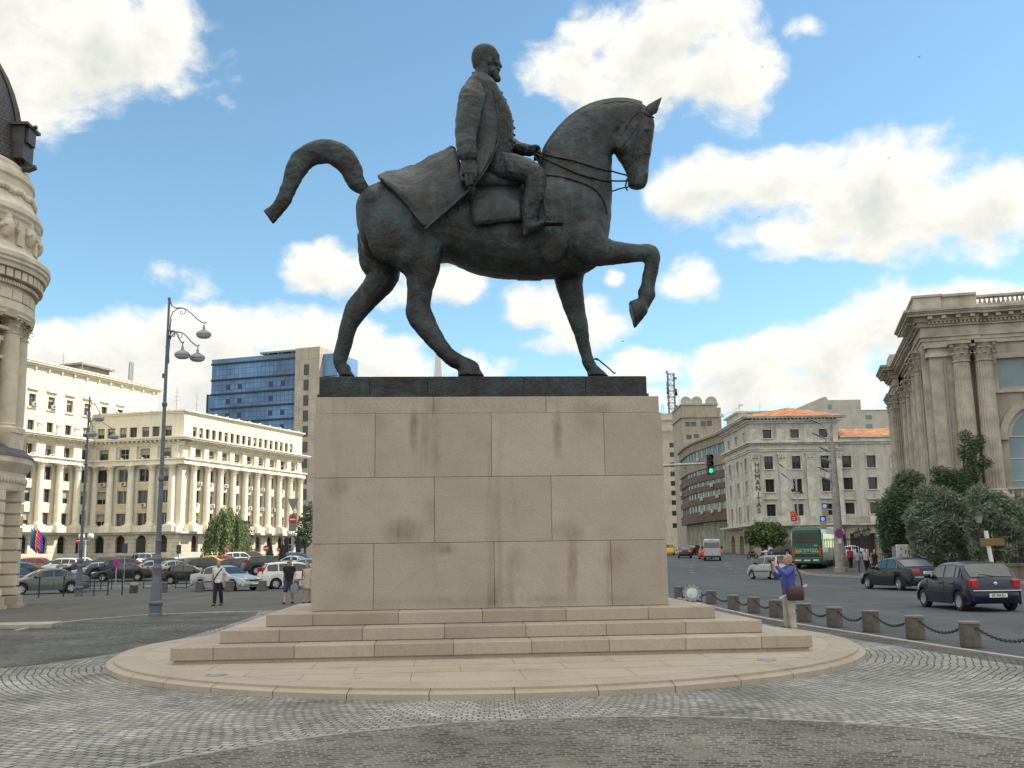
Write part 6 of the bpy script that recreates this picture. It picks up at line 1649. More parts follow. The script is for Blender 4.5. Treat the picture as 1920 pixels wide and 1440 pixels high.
 zz0, zz1 = H(1098), H(924); n = 8
 for k in range(7):
  a_ = R(-104 + 30 * k)
  block(a_, .30, rb - .2, rl - .02, 0, zz1)
  for j in range(n):
   za = zz0 + (zz1 - zz0) * j / n; block(a_, .42, rb - .1, rl + .07, za + .05, za + (zz1 - zz0) / n - .03)
  block(a_, .5, rb - .1, rl + .14, H(1112), H(1100))
 pr.build('rusticated_pier', M_TOW_T, t)
 pl = MB(); tr = pl
 for k in range(7): block(R(-104 + 30 * k), .56, rb - .2, rl + .22, .0, H(1114)); block(R(-104 + 30 * k), .66, rb - .2, rl + .3, .0, .14)
 pl.build('plinth', mk('tower_plinth', (.42, .35, .27), .8, var=.2, scale=1.5), t)
 tr = MB(); a_ = R(-44); block(a_, .3, rl + .06, rl + .13, H(1070), H(1036)); tr.build('plaque', mk('brass_plaque', (.17, .115, .03), .35, .6, var=.2), t)
 for o in t.children: pass
build_rotunda()
# ------------------------------------------------------------------ cars
M_TYRE = mk('tyre_rubber', (.018, .018, .018), .85); M_ALLOY = mk('alloy_rim', (.42, .42, .43), .35, .7); M_HUB = mk('hub_cap', (.36, .37, .38), .4, .4)
M_CGLASS = glass_mat('car_glass', (.018, .024, .026), .05, .9); M_TRIM = mk('black_trim', (.02, .02, .02), .6); M_LAMPR = mk('tail_lamp', (.42, .012, .012), .2, coat=.5)
M_LAMPB = mk('brake_lamp_lit', (.7, .02, .02), .2, emit=(1, .05, .03, .5)); M_LAMPH = mk('head_lamp', (.55, .56, .56), .12, .3); M_PLATE = mk('plate_white', (.70, .70, .68), .5); M_PLATET = mk('plate_black', (.02, .02, .02), .5)
M_CHROME = mk('chrome', (.6, .6, .6), .15, 1); M_WELL = mk('wheel_well', (.01, .01, .01), .9); M_INT = mk('car_interior', (.03, .03, .032), .9)
M_ORANGE = mk('indicator', (.6, .22, .02), .3)
def paint(name, c, metal=.0, rough=.28):
 return mk(name, c, rough, metal, coat=.25, var=.05, scale=2, spec=.35)
WHEELS = {}
def wheel_mesh(r, w, alloy=True):
 key = (r, w, alloy)
 if key in WHEELS: return WHEELS[key]
 ty = MB(); ty.lathe([(r * .62, -w / 2), (r * .93, -w / 2), (r, -w * .36), (r, w * .36), (r * .93, w / 2), (r * .62, w / 2)], n=28, cap=False)
 rm = MB(); rm.lathe([(.02, w * .30), (r * .16, w * .30), (r * .18, w * .22), (r * .55, w * .10), (r * .60, w * .42), (r * .66, w * .5), (r * .66, w * .3), (r * .60, -w * .4)], n=28)
 n = 5 if alloy else 8
 bk = MB(); bk.lathe([(.01, w * .05), (r * .6, w * .04)], n=20)
 for i in range(n):
  a = 2 * pi * i / n; c, s = cos(a), sin(a); w0, w1 = (r * .11, r * .15) if alloy else (r * .07, r * .17)
  P = [(c * q - s * e * ww, s * q + c * e * ww, z) for q, ww, z in ((r * .12, w0, w * .34), (r * .62, w1, w * .40)) for e in (-1, 1)]
  rm.add(P + [(p[0], p[1], p[2] - .04) for p in P], [(0, 1, 3, 2), (0, 2, 6, 4), (1, 5, 7, 3)])
 rot = M.Rotation(pi / 2, 4, 'X')
 out = []
 for mb, nm, mats in ((ty, 'tyre', M_TYRE), (rm, 'rim', M_ALLOY if alloy else M_HUB), (bk, 'brake_disc', M_WELL)):
  me = mesh_of(mb, nm, mats, 40); me.transform(rot); out.append(me)
 WHEELS[key] = out; return out
SPEC = {
 # L, W, H; side profile as stations: x, belt z, hood/deck z ; roof line
 'sedan': dict(L=4.62, W=1.76, H=1.45, fw=.88, rw=3.58, r=.315, hood=[(0, .52), (.04, .66), (.30, .74), (.9, .86), (1.25, .93)], cowl=1.28, ws=2.02, roof=[(2.02, 1.38), (2.5, 1.45), (2.95, 1.445), (3.30, 1.36)], rs=3.92, deck=[(3.92, 1.02), (4.3, 1.01), (4.54, .97), (4.62, .80)], belt=(.91, .97), pil=[2.45 + .15, 3.35]),
 'hatch': dict(L=3.80, W=1.66, H=1.42, fw=.74, rw=3.12, r=.29, hood=[(0, .50), (.04, .66), (.25, .76), (.75, .86), (.98, .93)], cowl=1.0, ws=1.62, roof=[(1.62, 1.34), (2.0, 1.41), (2.6, 1.425), (3.15, 1.37)], rs=3.58, deck=[(3.58, .96), (3.66, .92), (3.76, .78), (3.80, .62)], belt=(.90, .95), pil=[2.22, 2.92]),
 'mini': dict(L=3.55, W=1.58, H=1.56, fw=.66, rw=2.96, r=.285, hood=[(0, .50), (.04, .68), (.2, .82), (.55, .94), (.76, 1.0)], cowl=.8, ws=1.36, roof=[(1.36, 1.47), (1.7, 1.54), (2.6, 1.56), (3.1, 1.53)], rs=3.40, deck=[(3.40, .99), (3.46, .92), (3.52, .78), (3.55, .62)], belt=(.95, .98), pil=[2.02, 2.75]),
 'wagon': dict(L=4.40, W=1.80, H=1.62, fw=.85, rw=3.50, r=.32, hood=[(0, .52), (.04, .72), (.25, .85), (.75, .95), (1.05, 1.02)], cowl=1.08, ws=1.78, roof=[(1.78, 1.54), (2.2, 1.61), (3.2, 1.61), (3.95, 1.54)], rs=4.26, deck=[(4.26, 1.02), (4.32, .95), (4.38, .80), (4.40, .64)], belt=(.99, 1.03), pil=[2.5, 3.35]),
 'suv': dict(L=4.50, W=1.86, H=1.72, fw=.86, rw=3.52, r=.37, hood=[(0, .60), (.04, .84), (.2, .98), (.8, 1.06), (1.15, 1.10)], cowl=1.18, ws=1.85, roof=[(1.85, 1.62), (2.2, 1.71), (3.3, 1.71), (4.0, 1.64)], rs=4.34, deck=[(4.34, 1.12), (4.40, 1.04), (4.48, .86), (4.50, .70)], belt=(1.06, 1.10), pil=[2.55, 3.4]),
}
def car_body_mesh(k):
 "closed shell; x forward is -x ... front at x=0, rear at x=L, returns bodies and panes"
 s = SPEC[k]; L, W = s['L'], s['W']; hw = W / 2
 b0, b1 = s['belt']
 def prof(x, pts):
  for i in range(len(pts) - 1):
   if pts[i][0] <= x <= pts[i + 1][0]:
    f = (x - pts[i][0]) / max(1e-6, pts[i + 1][0] - pts[i][0]); return pts[i][1] + (pts[i + 1][1] - pts[i][1]) * f
  return pts[-1][1] if x > pts[-1][0] else pts[0][1]
 top = s['hood'] + [(s['cowl'], b0 + .04)] + s['roof'] + s['deck']
 belt_pts = [(0, s['hood'][0][1]), (.3, s['hood'][2][1] - .04), (s['cowl'], b0), (s['rs'], b1), (L - .08, s['deck'][-2][1] - .03), (L, s['deck'][-1][1])]
 def halfw(x):
  f = 1.0
  if x < .7: f = .80 + .20 * sin(min(1, x / .7) * pi / 2) ** .7
  if x > L - .6: f = .86 + .14 * sin(min(1, (L - x) / .6) * pi / 2) ** .7
  return hw * f
 xs = sorted({0, .05, .16, .3, .5, .7, .9, s['cowl'], s['cowl'] + .02, s['ws'], *[p[0] for p in s['roof']], s['rs'], *[p[0] for p in s['deck']], *[s[w] + d * s['r'] for w in ('fw', 'rw') for d in (-1.22, -1.05, -.75, -.4, 0, .4, .75, 1.05, 1.22)], 1.9, 2.2, 2.6, L - .3, L - .12})
 xs = [x for i, x in enumerate(xs) if 0 <= x <= L and (i == 0 or x - xs[i - 1] > .012)]
 rings = []
 for x in xs:
  h = halfw(x); zt = prof(x, top); zb = prof(x, belt_pts); zb = min(zb, zt - .004)
  fl = .19 + (.12 if x < .1 or x > L - .1 else 0)
  # wheel arch: raise the sill
  sill = fl
  for w in ('fw', 'rw'):
   d = abs(x - s[w]); ra = s['r'] * 1.17
   if d < ra: sill = max(sill, s['r'] * .98 + sqrt(max(0, ra * ra - d * d)))
  sill = min(sill, zb - .1)
  gh = (zt - zb); inn = min(.30, gh * .42)              # tumblehome
  rh = h - inn
  mid = (sill + zb) / 2
  half = [(h * .99, sill), (h * 1.0, min(max(sill + .02, .45), zb - .06)), (h, max(mid, sill + .04) if sill < mid else (sill + zb) / 2 + .01), (h * .985, zb - .03), (h * .965, zb)]
  if gh > .2: half += [(rh + .05, zt - .075), (rh - .02, zt - .028), (rh * .72, zt), (0, zt + .012)]
  else: half += [(h * .93, zb + gh * .55), (h * .86, zb + gh * .85), (h * .6, zt), (0, zt + .008)]
  half[1:4] = sorted(half[1:4], key=lambda p: p[1])
  rings.append([(x, -p[0], p[1]) for p in half] + [(x, p[0], p[1]) for p in half[-2::-1]])
 n = len(rings[0]); mb = MB(); fs_glass = []
 vs = [p for r in rings for p in r]
 body, glass = [], []
 gx0, gx1 = s['cowl'], s['rs']
 for i in range(len(rings) - 1):
  for j in range(n - 1):
   f = (i * n + j, i * n + j + 1, (i + 1) * n + j + 1, (i + 1) * n + j)
   xm = (xs[i] + xs[i + 1]) / 2; g = False
   body.append(f)
 # front and rear caps
 body.append(tuple(range(n))[::-1]); body.append(tuple((len(rings) - 1) * n + i for i in range(n)))
 mb.add(vs, body)
 # panes: laid 6 mm proud of the shell between belt and roof
 def edge(x, f, sgn):
  h = halfw(x); zt = prof(x, top); zb = min(prof(x, belt_pts), zt - .004); gh = zt - zb; inn = min(.30, gh * .42)
  y0, z0 = h * .965, zb; y1, z1 = h - inn + .05, zt - .075
  return V((x, sgn * (y0 + (y1 - y0) * f + .007), z0 + (z1 - z0) * f + .004))
 def topx(x, z): pass
 side = []
 ws, rs, c = s['ws'], s['rs'], s['cowl']; r1 = s['roof'][-1][0]
 cuts = [c + .22] + s['pil'] + [rs - .2 if k != 'sedan' else r1 + .32]
 for sgn in (-1, 1):
  for i in range(len(cuts) - 1):
   a, b = cuts[i] + (.04 if i else 0), cuts[i + 1] - .04
   xs2 = sorted({a, b, *[x for x in xs if a < x < b]})
   pane = MB(); lo = [edge(x, .08, sgn) for x in xs2]; hi = []
   for x in xs2: hi.append(edge(x, .93, sgn))
   m = len(xs2); pane.add(lo + hi, [(q, q + 1, m + q + 1, m + q)[::(1 if sgn < 0 else -1)] for q in range(m - 1)])
   side.append(pane)
 def across(xa, xb, inset, lift=.010):
  pane = MB(); R_ = []
  for f in (0.06, .35, .65, .94):
   x = xa + (xb - xa) * f; zt = prof(x, top); h = halfw(x); zb = min(prof(x, belt_pts), zt - .004); gh = zt - zb; inn = min(.30, gh * .42); w = (h - inn) - inset if gh > .2 else h * .86 - inset
   R_.append([V((x, w * e, zt + .012 * (1 - abs(e)) )) for e in (-1, -.72, -.3, .3, .72, 1)])
  nrm = V((-(prof(xb, top) - prof(xa, top)), 0, xb - xa)).normalized() * lift
  if nrm.z < 0: nrm = -nrm
  pane.add([p + nrm for r in R_ for p in r], [(q * 6 + w, (q + 1) * 6 + w, (q + 1) * 6 + w + 1, q * 6 + w + 1) for q in range(3) for w in range(5)])
  return pane
 front = across(s['cowl'], s['roof'][0][0], .05); rear = across(s['roof'][-1][0], s['rs'], .07)
 return mb, side, front, rear
def plate_obj(parent, x, z, txt, sgn):
 mb = MB(); mb.box(x - .006, x + .006, -.26, .26, z - .055, z + .055); o = mb.build('licence_plate', M_PLATE, parent)
 if txt:
  me = text_mesh(txt, .105, .002); me.materials.append(M_PLATET); me.transform(M.Rotation(pi / 2 * sgn, 4, 'Z')); put(o, me, M.Translation((x + .009 * sgn, 0, z)) @ M.Diagonal((1, .9, 1, 1)), 'plate_lettering')
def make_car(k, label, pm, loc, rotz, group=None, plate='', lit=False, detail=True, alloy=True, roofbars=False, badge=False, trim=True, name='parked_car'):
 "front of the car points along local -x; loc = ground point under the middle"
 s = SPEC[k]; L, W, r = s['L'], s['W'], s['r']
 t = thing(name, label, 'car', loc, rotz, group)
 mb, side, front, rear = car_body_mesh(k); sh = M.Translation((-L / 2, 0, 0))
 def B(m_, nm, mat, par=t, sm=None):
  m_.v = [(p[0] - L / 2, p[1], p[2]) for p in m_.v]; return m_.build(nm, mat, par, smooth=sm)
 body = B(mb, 'body', pm, t, 32)
 for p in side: B(p, 'side_window', M_CGLASS, t, 60)
 B(front, 'windscreen', M_CGLASS, t, 60); B(rear, 'rear_window', M_CGLASS, t, 60)
 wl = MB(); wl.box(.25, L - .25, -W / 2 + .20, W / 2 - .20, .22, .62)
 for w in ('fw', 'rw'):
  for sgn in (-1, 1): wl.box(s[w] - r * 1.12, s[w] + r * 1.12, *sorted((sgn * (W / 2 - .36), sgn * (W / 2 - .19))), r * .9, r * 2.1)
 B(wl, 'underbody', M_WELL)
 for w in ('fw', 'rw'):
  for sgn in (-1, 1):
   wt = bpy.data.objects.new('wheel', None); COL.objects.link(wt); wt.parent = t; wt.empty_display_size = .1
   wt.matrix_local = M.Translation((s[w] - L / 2, sgn * (W / 2 - .105), r)) @ M.Rotation(0 if sgn < 0 else pi, 4, 'Z')
   for me, nm in zip(wheel_mesh(r, .19, alloy), ('tyre', 'rim', 'brake_disc')): put(wt, me, M.Identity(4), nm)
 zb = s['belt'][0]; ztl = s['deck'][-2][1]
 sedan = k == 'sedan'
 for sgn in (-1, 1):
  hl = MB(); hy = W / 2 * .80
  hl.sphere((.13, sgn * (hy - .20), .67 if k != 'suv' else .85), (.16, .22, .085), 12, 8); B(hl, 'headlight', M_LAMPH, t, 60)
  tl = MB()
  if sedan: tl.cbox(L - .22, L + .004, *sorted((sgn * (W / 2 * .86 - .36), sgn * (W / 2 * .86 + .025))), .74, .93, .03)
  elif k == 'hatch': tl.cbox(L - .26, L - .005, *sorted((sgn * (W / 2 * .86 - .22), sgn * (W / 2 * .86 + .03))), .66, .93, .04)
  else: tl.cbox(L - .26, L - .07, *sorted((sgn * (W / 2 * .86 - .09), sgn * (W / 2 * .86 - .005))), .86 if k != 'mini' else .72, s['H'] - .32, .03)
  B(tl, 'tail_light', M_LAMPB if lit else M_LAMPR, t, 40)
  mr = MB(); mr.sphere((s['cowl'] + .38, sgn * (W / 2 + .09), zb + .09), (.07, .11, .075), 10, 8); mr.box(s['cowl'] + .34, s['cowl'] + .40, *sorted((sgn * (W / 2 - .08), sgn * (W / 2 + .05))), zb + .01, zb + .06); B(mr, 'wing_mirror', M_TRIM if k in ('mini',) else pm, t, 60)
  if detail:
   dh = MB()
   for xx in (s['pil'][0] - .22, s['pil'][1] - .12): dh.cbox(xx - .09, xx + .09, *sorted((sgn * (W / 2 - .02), sgn * (W / 2 + .025))), zb - .13, zb - .09, .008)
   B(dh, 'door_handle', pm, t)
   sm_ = MB(); sm_.cbox(s['fw'] + r * 1.3, s['rw'] - r * 1.3, *sorted((sgn * (W / 2 - .02), sgn * (W / 2 + .016))), .50, .56, .008)
   if trim: B(sm_, 'side_moulding', M_TRIM, t)
   # door gaps
   gp_ = MB()
   for xx in (s['cowl'] + .12, s['pil'][0], s['pil'][1] + .06): gp_.box(xx - .005, xx + .005, *sorted((sgn * (W / 2 - .05), sgn * (W / 2 + .0015))), .26 if xx < s['pil'][1] else .70, zb - .03)
   B(gp_, 'door_gap', M_WELL, t)
 def bumper(x0, d, z0, z1):
  q = MB(); h = W / 2
  out = [(.37, 1.0), (.25, .975), (.10, .90), (-.03, .74), (-.065, .45), (-.075, 0)]
  out = out + [(a_, -b_) for a_, b_ in out[-2::-1]]
  rings = []
  for z, k in ((z0, .93), (z0 + .05, 1), (z1 - .06, 1), (z1, .965)): rings.append([(x0 + d * (a_ if a_ > .3 else a_ + (1 - k) * .5), b_ * h * (k if a_ < .3 else 1), z) for a_, b_ in out])
  q.loft(rings, cap=False, closed=False)
  n_ = len(out)
  q.add([p for p in rings[-1]], [tuple(range(n_))]); q.add([p for p in rings[0]], [tuple(range(n_))])
  return q
 B(bumper(0, 1, .22, .52), 'front_bumper', pm, t, 40)
 B(bumper(L, -1, .24, .60), 'rear_bumper', pm, t, 40)
 g = MB(); g.cbox(-.078, .1, -.40, .40, .28, .36, .01); g.cbox(-.012, .1, -.36, .36, .55, .64, .01); B(g, 'grille', M_TRIM, t)
 if detail:
  if sedan: plate_obj(t, L / 2 + .012, .80, plate, 1); q = MB(); q.cbox(L - .02, L + .075, -W / 2 * .8, W / 2 * .8, .585, .615, .008); B(q, 'bumper_strip', M_CHROME if badge else M_TRIM, t)
  else: plate_obj(t, L / 2 + .086, .47 if k == 'hatch' else .52, plate, 1); q = MB(); q.cbox(L - .02, L + .068, -W / 2 * .86, W / 2 * .86, .59, .615, .008); B(q, 'bumper_strip', M_CHROME if k == 'hatch' else M_TRIM, t)
  plate_obj(t, -L / 2 - .088, .42, '', -1)
  if badge:
   q = MB(); q.lathe([(.055, 0), (.055, .012), (.045, .014), (.02, .013)], n=18); q.v = [(L - .045 + p[2] + .01, p[0], p[1] + .80) for p in q.v]; B(q, 'badge', M_CHROME, t, 40)
  if k in ('hatch', 'mini', 'wagon', 'suv'):
   zt = s['belt'][1] + .05; q = MB(); q.tube([(L - .15, .05, zt), (L - .22, -.22, zt + .05), (L - .24, -.38, zt + .06)], .014, 5); B(q, 'rear_wiper', M_TRIM, t)
  an = MB(); xr = s['roof'][-1][0] - .3; an.tube([(xr, 0, s['H'] - .03), (xr + .15, 0, s['H'] + .2)], .006, 4); B(an, 'aerial', M_TRIM, t)
 if roofbars:
  for sgn in (-1, 1): q = MB(); q.tube([(s['ws'] + .15, sgn * .52, s['H'] - .05), (s['ws'] + .3, sgn * .53, s['H'] + .05), (s['roof'][-1][0] - .2, sgn * .53, s['H'] + .04), (s['roof'][-1][0], sgn * .52, s['H'] - .06)], .02, 6); B(q, 'roof_rail', M_TRIM, t)
 return t
P_NAVY = paint('navy_paint', (.005, .007, .030)); P_BLUEBLK = paint('blue_black_paint', (.006, .008, .016)); P_SILV = paint('silver_paint', (.40, .41, .42), .35); P_GGREEN = paint('grey_green_paint', (.115, .135, .125), .3)
P_WHITE = paint('white_paint', (.66, .66, .64)); P_BLACK = paint('black_paint', (.013, .013, .014)); P_GREY = paint('dark_grey_paint', (.06, .06, .065), .3); P_RED = paint('red_paint', (.33, .018, .02)); P_YEL = paint('yellow_paint', (.62, .36, .03))
P_BLUE = paint('blue_paint', (.02, .09, .30)); P_MAR = paint('maroon_paint', (.10, .012, .018)); P_TAUPE = paint('taupe_paint', (.19, .17, .15), .3); P_PALE = paint('pale_blue_paint', (.32, .37, .42), .3)
def heading(p, q): return atan2(q.y - p.y, q.x - p.x)
def build_cars():
 E = lambda px, py, dx=0: gp(px, py)
 # on the road, right of the monument. rotz = 0 puts the nose to -x; nose direction = rotz + pi
 def place(k, label, pm, px, py, head, **kw):
  p = gp(px, py); return make_car(k, label, pm, (p.x, p.y, p.z + kw.pop('dz', 0)), R(head) - pi, **kw)
 place('hatch', 'navy hatchback driving away, the nearest car on the road', P_NAVY, 1813, 1141, 92, plate='BR 04KSU', badge=True, alloy=False, name='hatchback', trim=True)
 place('sedan', 'dark blue saloon driving ahead of the navy hatchback', P_BLUEBLK, 1690, 1105, 100, plate='B 78 BFC', badge=True, name='saloon_car', trim=False)
 place('mini', 'small silver hatchback with roof rails behind the photographing man', P_SILV, 1447, 1086, 112, roofbars=True, name='small_car', alloy=False)
 place('sedan', 'dark saloon with lit brake lights far down the road', P_BLACK, 1284, 1046, 82, lit=True, name='saloon_car', detail=False)
 place('sedan', 'black saloon parked by the kerb beyond the saloon with brake lights', P_BLACK, 1301, 1040.5, 60, name='saloon_car', detail=False)
 place('hatch', 'red car half hidden behind the grey van', P_RED, 1323, 1048, 80, lit=True, name='hatchback', detail=False)
 place('wagon', 'yellow taxi car at the far end of the road beside the pedestal', P_YEL, 1253, 1041, 84, name='taxi_car', detail=False)
 place('wagon', 'silver estate car parked left of the green coach', P_SILV, 1455, 1040, 20, name='estate_car', detail=False)
 place('suv', 'dark off-road car parked close to the green coach', P_GREY, 1480, 1042, 30, name='off_road_car', detail=False)
 place('sedan', 'white saloon parked behind the grey lamp pole', P_WHITE, 1590, 1046, 175, name='saloon_car', detail=False)
 # grey panel van
 p = gp(1336, 1051); t = thing('panel_van', 'tall grey panel van with lit tail lights driving away', 'van', p, R(79) - pi)
 vg = paint('van_grey', (.42, .44, .45), .1, .4); L, W, H = 5.4, 1.95, 2.45
 rings = []
 for x, zt, w in ((0, .9, .8), (.1, 1.05, .88), (.9, 1.25, .95), (1.0, 1.30, .97), (1.65, 2.2, .95), (2.0, 2.40, .97), (5.2, 2.43, .97), (5.4, 2.30, .95)):
  h = W / 2 * w; z0 = .35; rings.append([(x - L / 2, -h, z0), (x - L / 2, -h, min(1.2, zt - .1)), (x - L / 2, -h * .94, zt - .12), (x - L / 2, -h * .84, zt), (x - L / 2, h * .84, zt), (x - L / 2, h * .94, zt - .12), (x - L / 2, h, min(1.2, zt - .1)), (x - L / 2, h, z0)])
 mb = MB(); mb.loft(rings); mb.build('body', vg, t, smooth=35)
 mb = MB(); mb.cbox(L / 2 - .02, L / 2 + .03, -.86, .86, 1.45, 2.05, .02); mb.build('rear_window', mk('van_rear_glass', (.13, .15, .16), .1), t)
 mb = MB(); mb.box(L / 2 + .002, L / 2 + .012, -.008, .008, .5, 2.3); mb.box(L / 2 - .02, L / 2 + .14, -.92, .92, .36, .56); mb.build('rear_bumper', M_TRIM, t)
 for s in (-1, 1): mb = MB(); mb.cbox(L / 2 - .12, L / 2 + .03, s * .86 - .09, s * .86 + .09, .95, 1.3, .02); mb.build('tail_light', M_LAMPB, t); mb = MB(); mb.cbox(-L / 2 + 1.3, -L / 2 + 1.4, s * 1.1 - .12, s * 1.1 + .12, 1.3, 1.65, .03); mb.build('wing_mirror', M_TRIM, t)
 mb = MB(); mb.box(L / 2 + .0, L / 2 + .04, -.28, .28, 2.32, 2.38); mb.build('brake_light', M_LAMPB, t)
 for x in (-1.75, 1.6):
  for s in (-1, 1):
   wt = bpy.data.objects.new('wheel', None); COL.objects.link(wt); wt.parent = t; wt.matrix_local = M.Translation((x, s * .86, .34)) @ M.Rotation(0 if s < 0 else pi, 4, 'Z')
   for me, nm in zip(wheel_mesh(.34, .22, False), ('tyre', 'rim', 'brake_disc')): put(wt, me, M.Identity(4), nm)
 # coaches
 def coach(label, px, py, head, col, pal, word):
  p = gp(px, py); t = thing('coach', label, 'bus', p, R(head) - pi, 'coaches at the kerb'); L, W, H = 11.6, 2.5, 3.55
  rings = []
  for x, w, z0, zt in ((0, .86, .5, 3.3), (.25, .95, .35, 3.42), (.8, 1, .32, 3.5), (10.9, 1, .32, 3.5), (11.4, .985, .36, 3.44), (11.6, .93, .55, 3.2)):
   h = W / 2 * w; rings.append([(x - L / 2, -h, z0), (x - L / 2, -h, 1.6), (x - L / 2, -h * .98, zt - .5), (x - L / 2, -h * .93, zt - .16), (x - L / 2, -h * .78, zt), (x - L / 2, h * .78, zt), (x - L / 2, h * .93, zt - .16), (x - L / 2, h * .98, zt - .5), (x - L / 2, h, 1.6), (x - L / 2, h, z0)])
  mb = MB(); mb.loft(rings); mb.build('body', col, t, smooth=35)
  for s in (-1, 1):
   for i in range(6): mb = MB(); x = -L / 2 + .9 + i * 1.62; mb.cbox(x, x + 1.54, s * 1.24 - .02, s * 1.24 + .025, 1.75, 2.95, .01); mb.build('side_window', M_CGLASS, t)
  mb = MB(); mb.cbox(L / 2 - .12, L / 2 + .015, -1.0, 1.0, 2.15, 3.02, .03); mb.build('rear_window', mk('coach_glass', (.012, .012, .02), .08), t)
  mb = MB(); mb.cbox(-L / 2 - .03, -L / 2 + .25, -1.02, 1.02, 1.2, 2.9, .03); mb.build('windscreen', M_CGLASS, t)
  mb = MB(); mb.cbox(L / 2 - .3, L / 2 + .10, -1.2, 1.2, .45, .95, .06); mb.build('rear_bumper', col, t)
  mb = MB()
  for k in range(4): mb.box(L / 2 - .03, L / 2 + .012, -.95, .95, 1.02 + k * .07, 1.05 + k * .07)
  mb.build('engine_grille', M_TRIM, t)
  for s in (-1, 1): mb = MB(); mb.cbox(L / 2 - .2, L / 2 + .02, s * 1.08 - .10, s * 1.08 + .10, 1.0, 1.75, .03); mb.build('tail_light', M_LAMPR, t)
  mb = MB(); mb.box(L / 2 + .1, L / 2 + .11, -.26, .26, .66, .78); mb.box(L / 2 + .1, L / 2 + .11, -.95, -.45, .68, .80); mb.box(L / 2 + .1, L / 2 + .11, .5, .95, .68, .80); mb.build('licence_plate', M_PLATE, t)
  if word:
   yl = mk('stripe_yellow', (.55, .35, .03), .5); pg = mk('pale_green_letters', (.42, .58, .50), .5)
   mb = MB(); mb.box(L / 2 - .02, L / 2 + .008, -1.02, -.42, 1.38, 1.47); mb.box(L / 2 - .02, L / 2 + .008, .42, 1.02, 1.38, 1.47); mb.box(L / 2 - .02, L / 2 + .008, -1.0, 1.0, 1.29, 1.32); mb.build('stripe', yl, t)
   mb = MB(); mb.box(L / 2 - .02, L / 2 + .008, .62, .92, 1.9, 1.97); mb.build('number_label', pg, t)
   me = text_mesh(word, .52, .004); me.materials.append(pg); me.transform(M.Rotation(pi / 2, 4, 'Z')); put(t, me, M.Translation((L / 2 + .010, 0, 1.60)), 'lettering')
  for x, dy in ((-L / 2 + 2.2, 0), (L / 2 - 3.0, 0)):
   for s in (-1, 1):
    wt = bpy.data.objects.new('wheel', None); COL.objects.link(wt); wt.parent = t; wt.matrix_local = M.Translation((x, s * 1.10, .5)) @ M.Rotation(0 if s < 0 else pi, 4, 'Z')
    for me, nm in zip(wheel_mesh(.5, .3, False), ('tyre', 'rim', 'brake_disc')): put(wt, me, M.Identity(4), nm)
  return t
 coach('green coach with pale lettering and yellow stripe across its back', 1530, 1065, 67, paint('coach_green', (.006, .085, .052)), None, 'karpaten')
 coach('white and grey coach standing just beyond the green coach', 1556, 1057, 68, paint('coach_white', (.42, .44, .46)), None, '')
 # car park on the left: front rows first
 V_ = 'cars in the car park'
 place('sedan', 'grey green saloon in front of all the other parked cars', P_GGREEN, 82, 1113, 219, group=V_, name='saloon_car', trim=False)
 place('sedan', 'silver saloon parked behind the man in the white shirt', P_SILV, 424, 1107, 328, group=V_, badge=True, name='saloon_car')
 place('wagon', 'white estate car parked behind the young man in black', P_WHITE, 552, 1103, 24, group=V_, name='estate_car', alloy=True)
 spots = [('suv', 'navy off-road car facing the fence rail by the pink sign', P_NAVY, 211, 1084, 200), ('sedan', 'silver saloon parked beside the navy off-road car', P_SILV, 276, 1081, 215), ('sedan', 'silver saloon showing its tail behind the tall lamp post', P_SILV, 328, 1081, 40), ('wagon', 'dark grey people carrier showing its tail beside the silver saloon', P_GREY, 386, 1078, 45),
             ('suv', 'black off-road car behind the white estate car', P_BLACK, 505, 1077, 20), ('sedan', 'taupe saloon parked behind the grey green saloon', P_TAUPE, 100, 1077, 170), ('hatch', 'black hatchback next to the second lamp post', P_BLACK, 150, 1078, 210), ('hatch', 'bright blue hatchback peeping out beside the stone tower', P_BLUE, 26, 1082, 160),
             ('sedan', 'dark grey saloon in the row behind the silver saloon', P_GREY, 445, 1074, 200), ('sedan', 'pale blue saloon in the row behind the dark grey saloon', P_PALE, 470, 1071, 195)]
 for k, lb, pm, px, py, hd_ in spots: place(k, lb, pm, px, py, hd_, group=V_, detail=False, name={'sedan': 'saloon_car', 'suv': 'off_road_car', 'wagon': 'estate_car', 'hatch': 'hatchback'}[k])
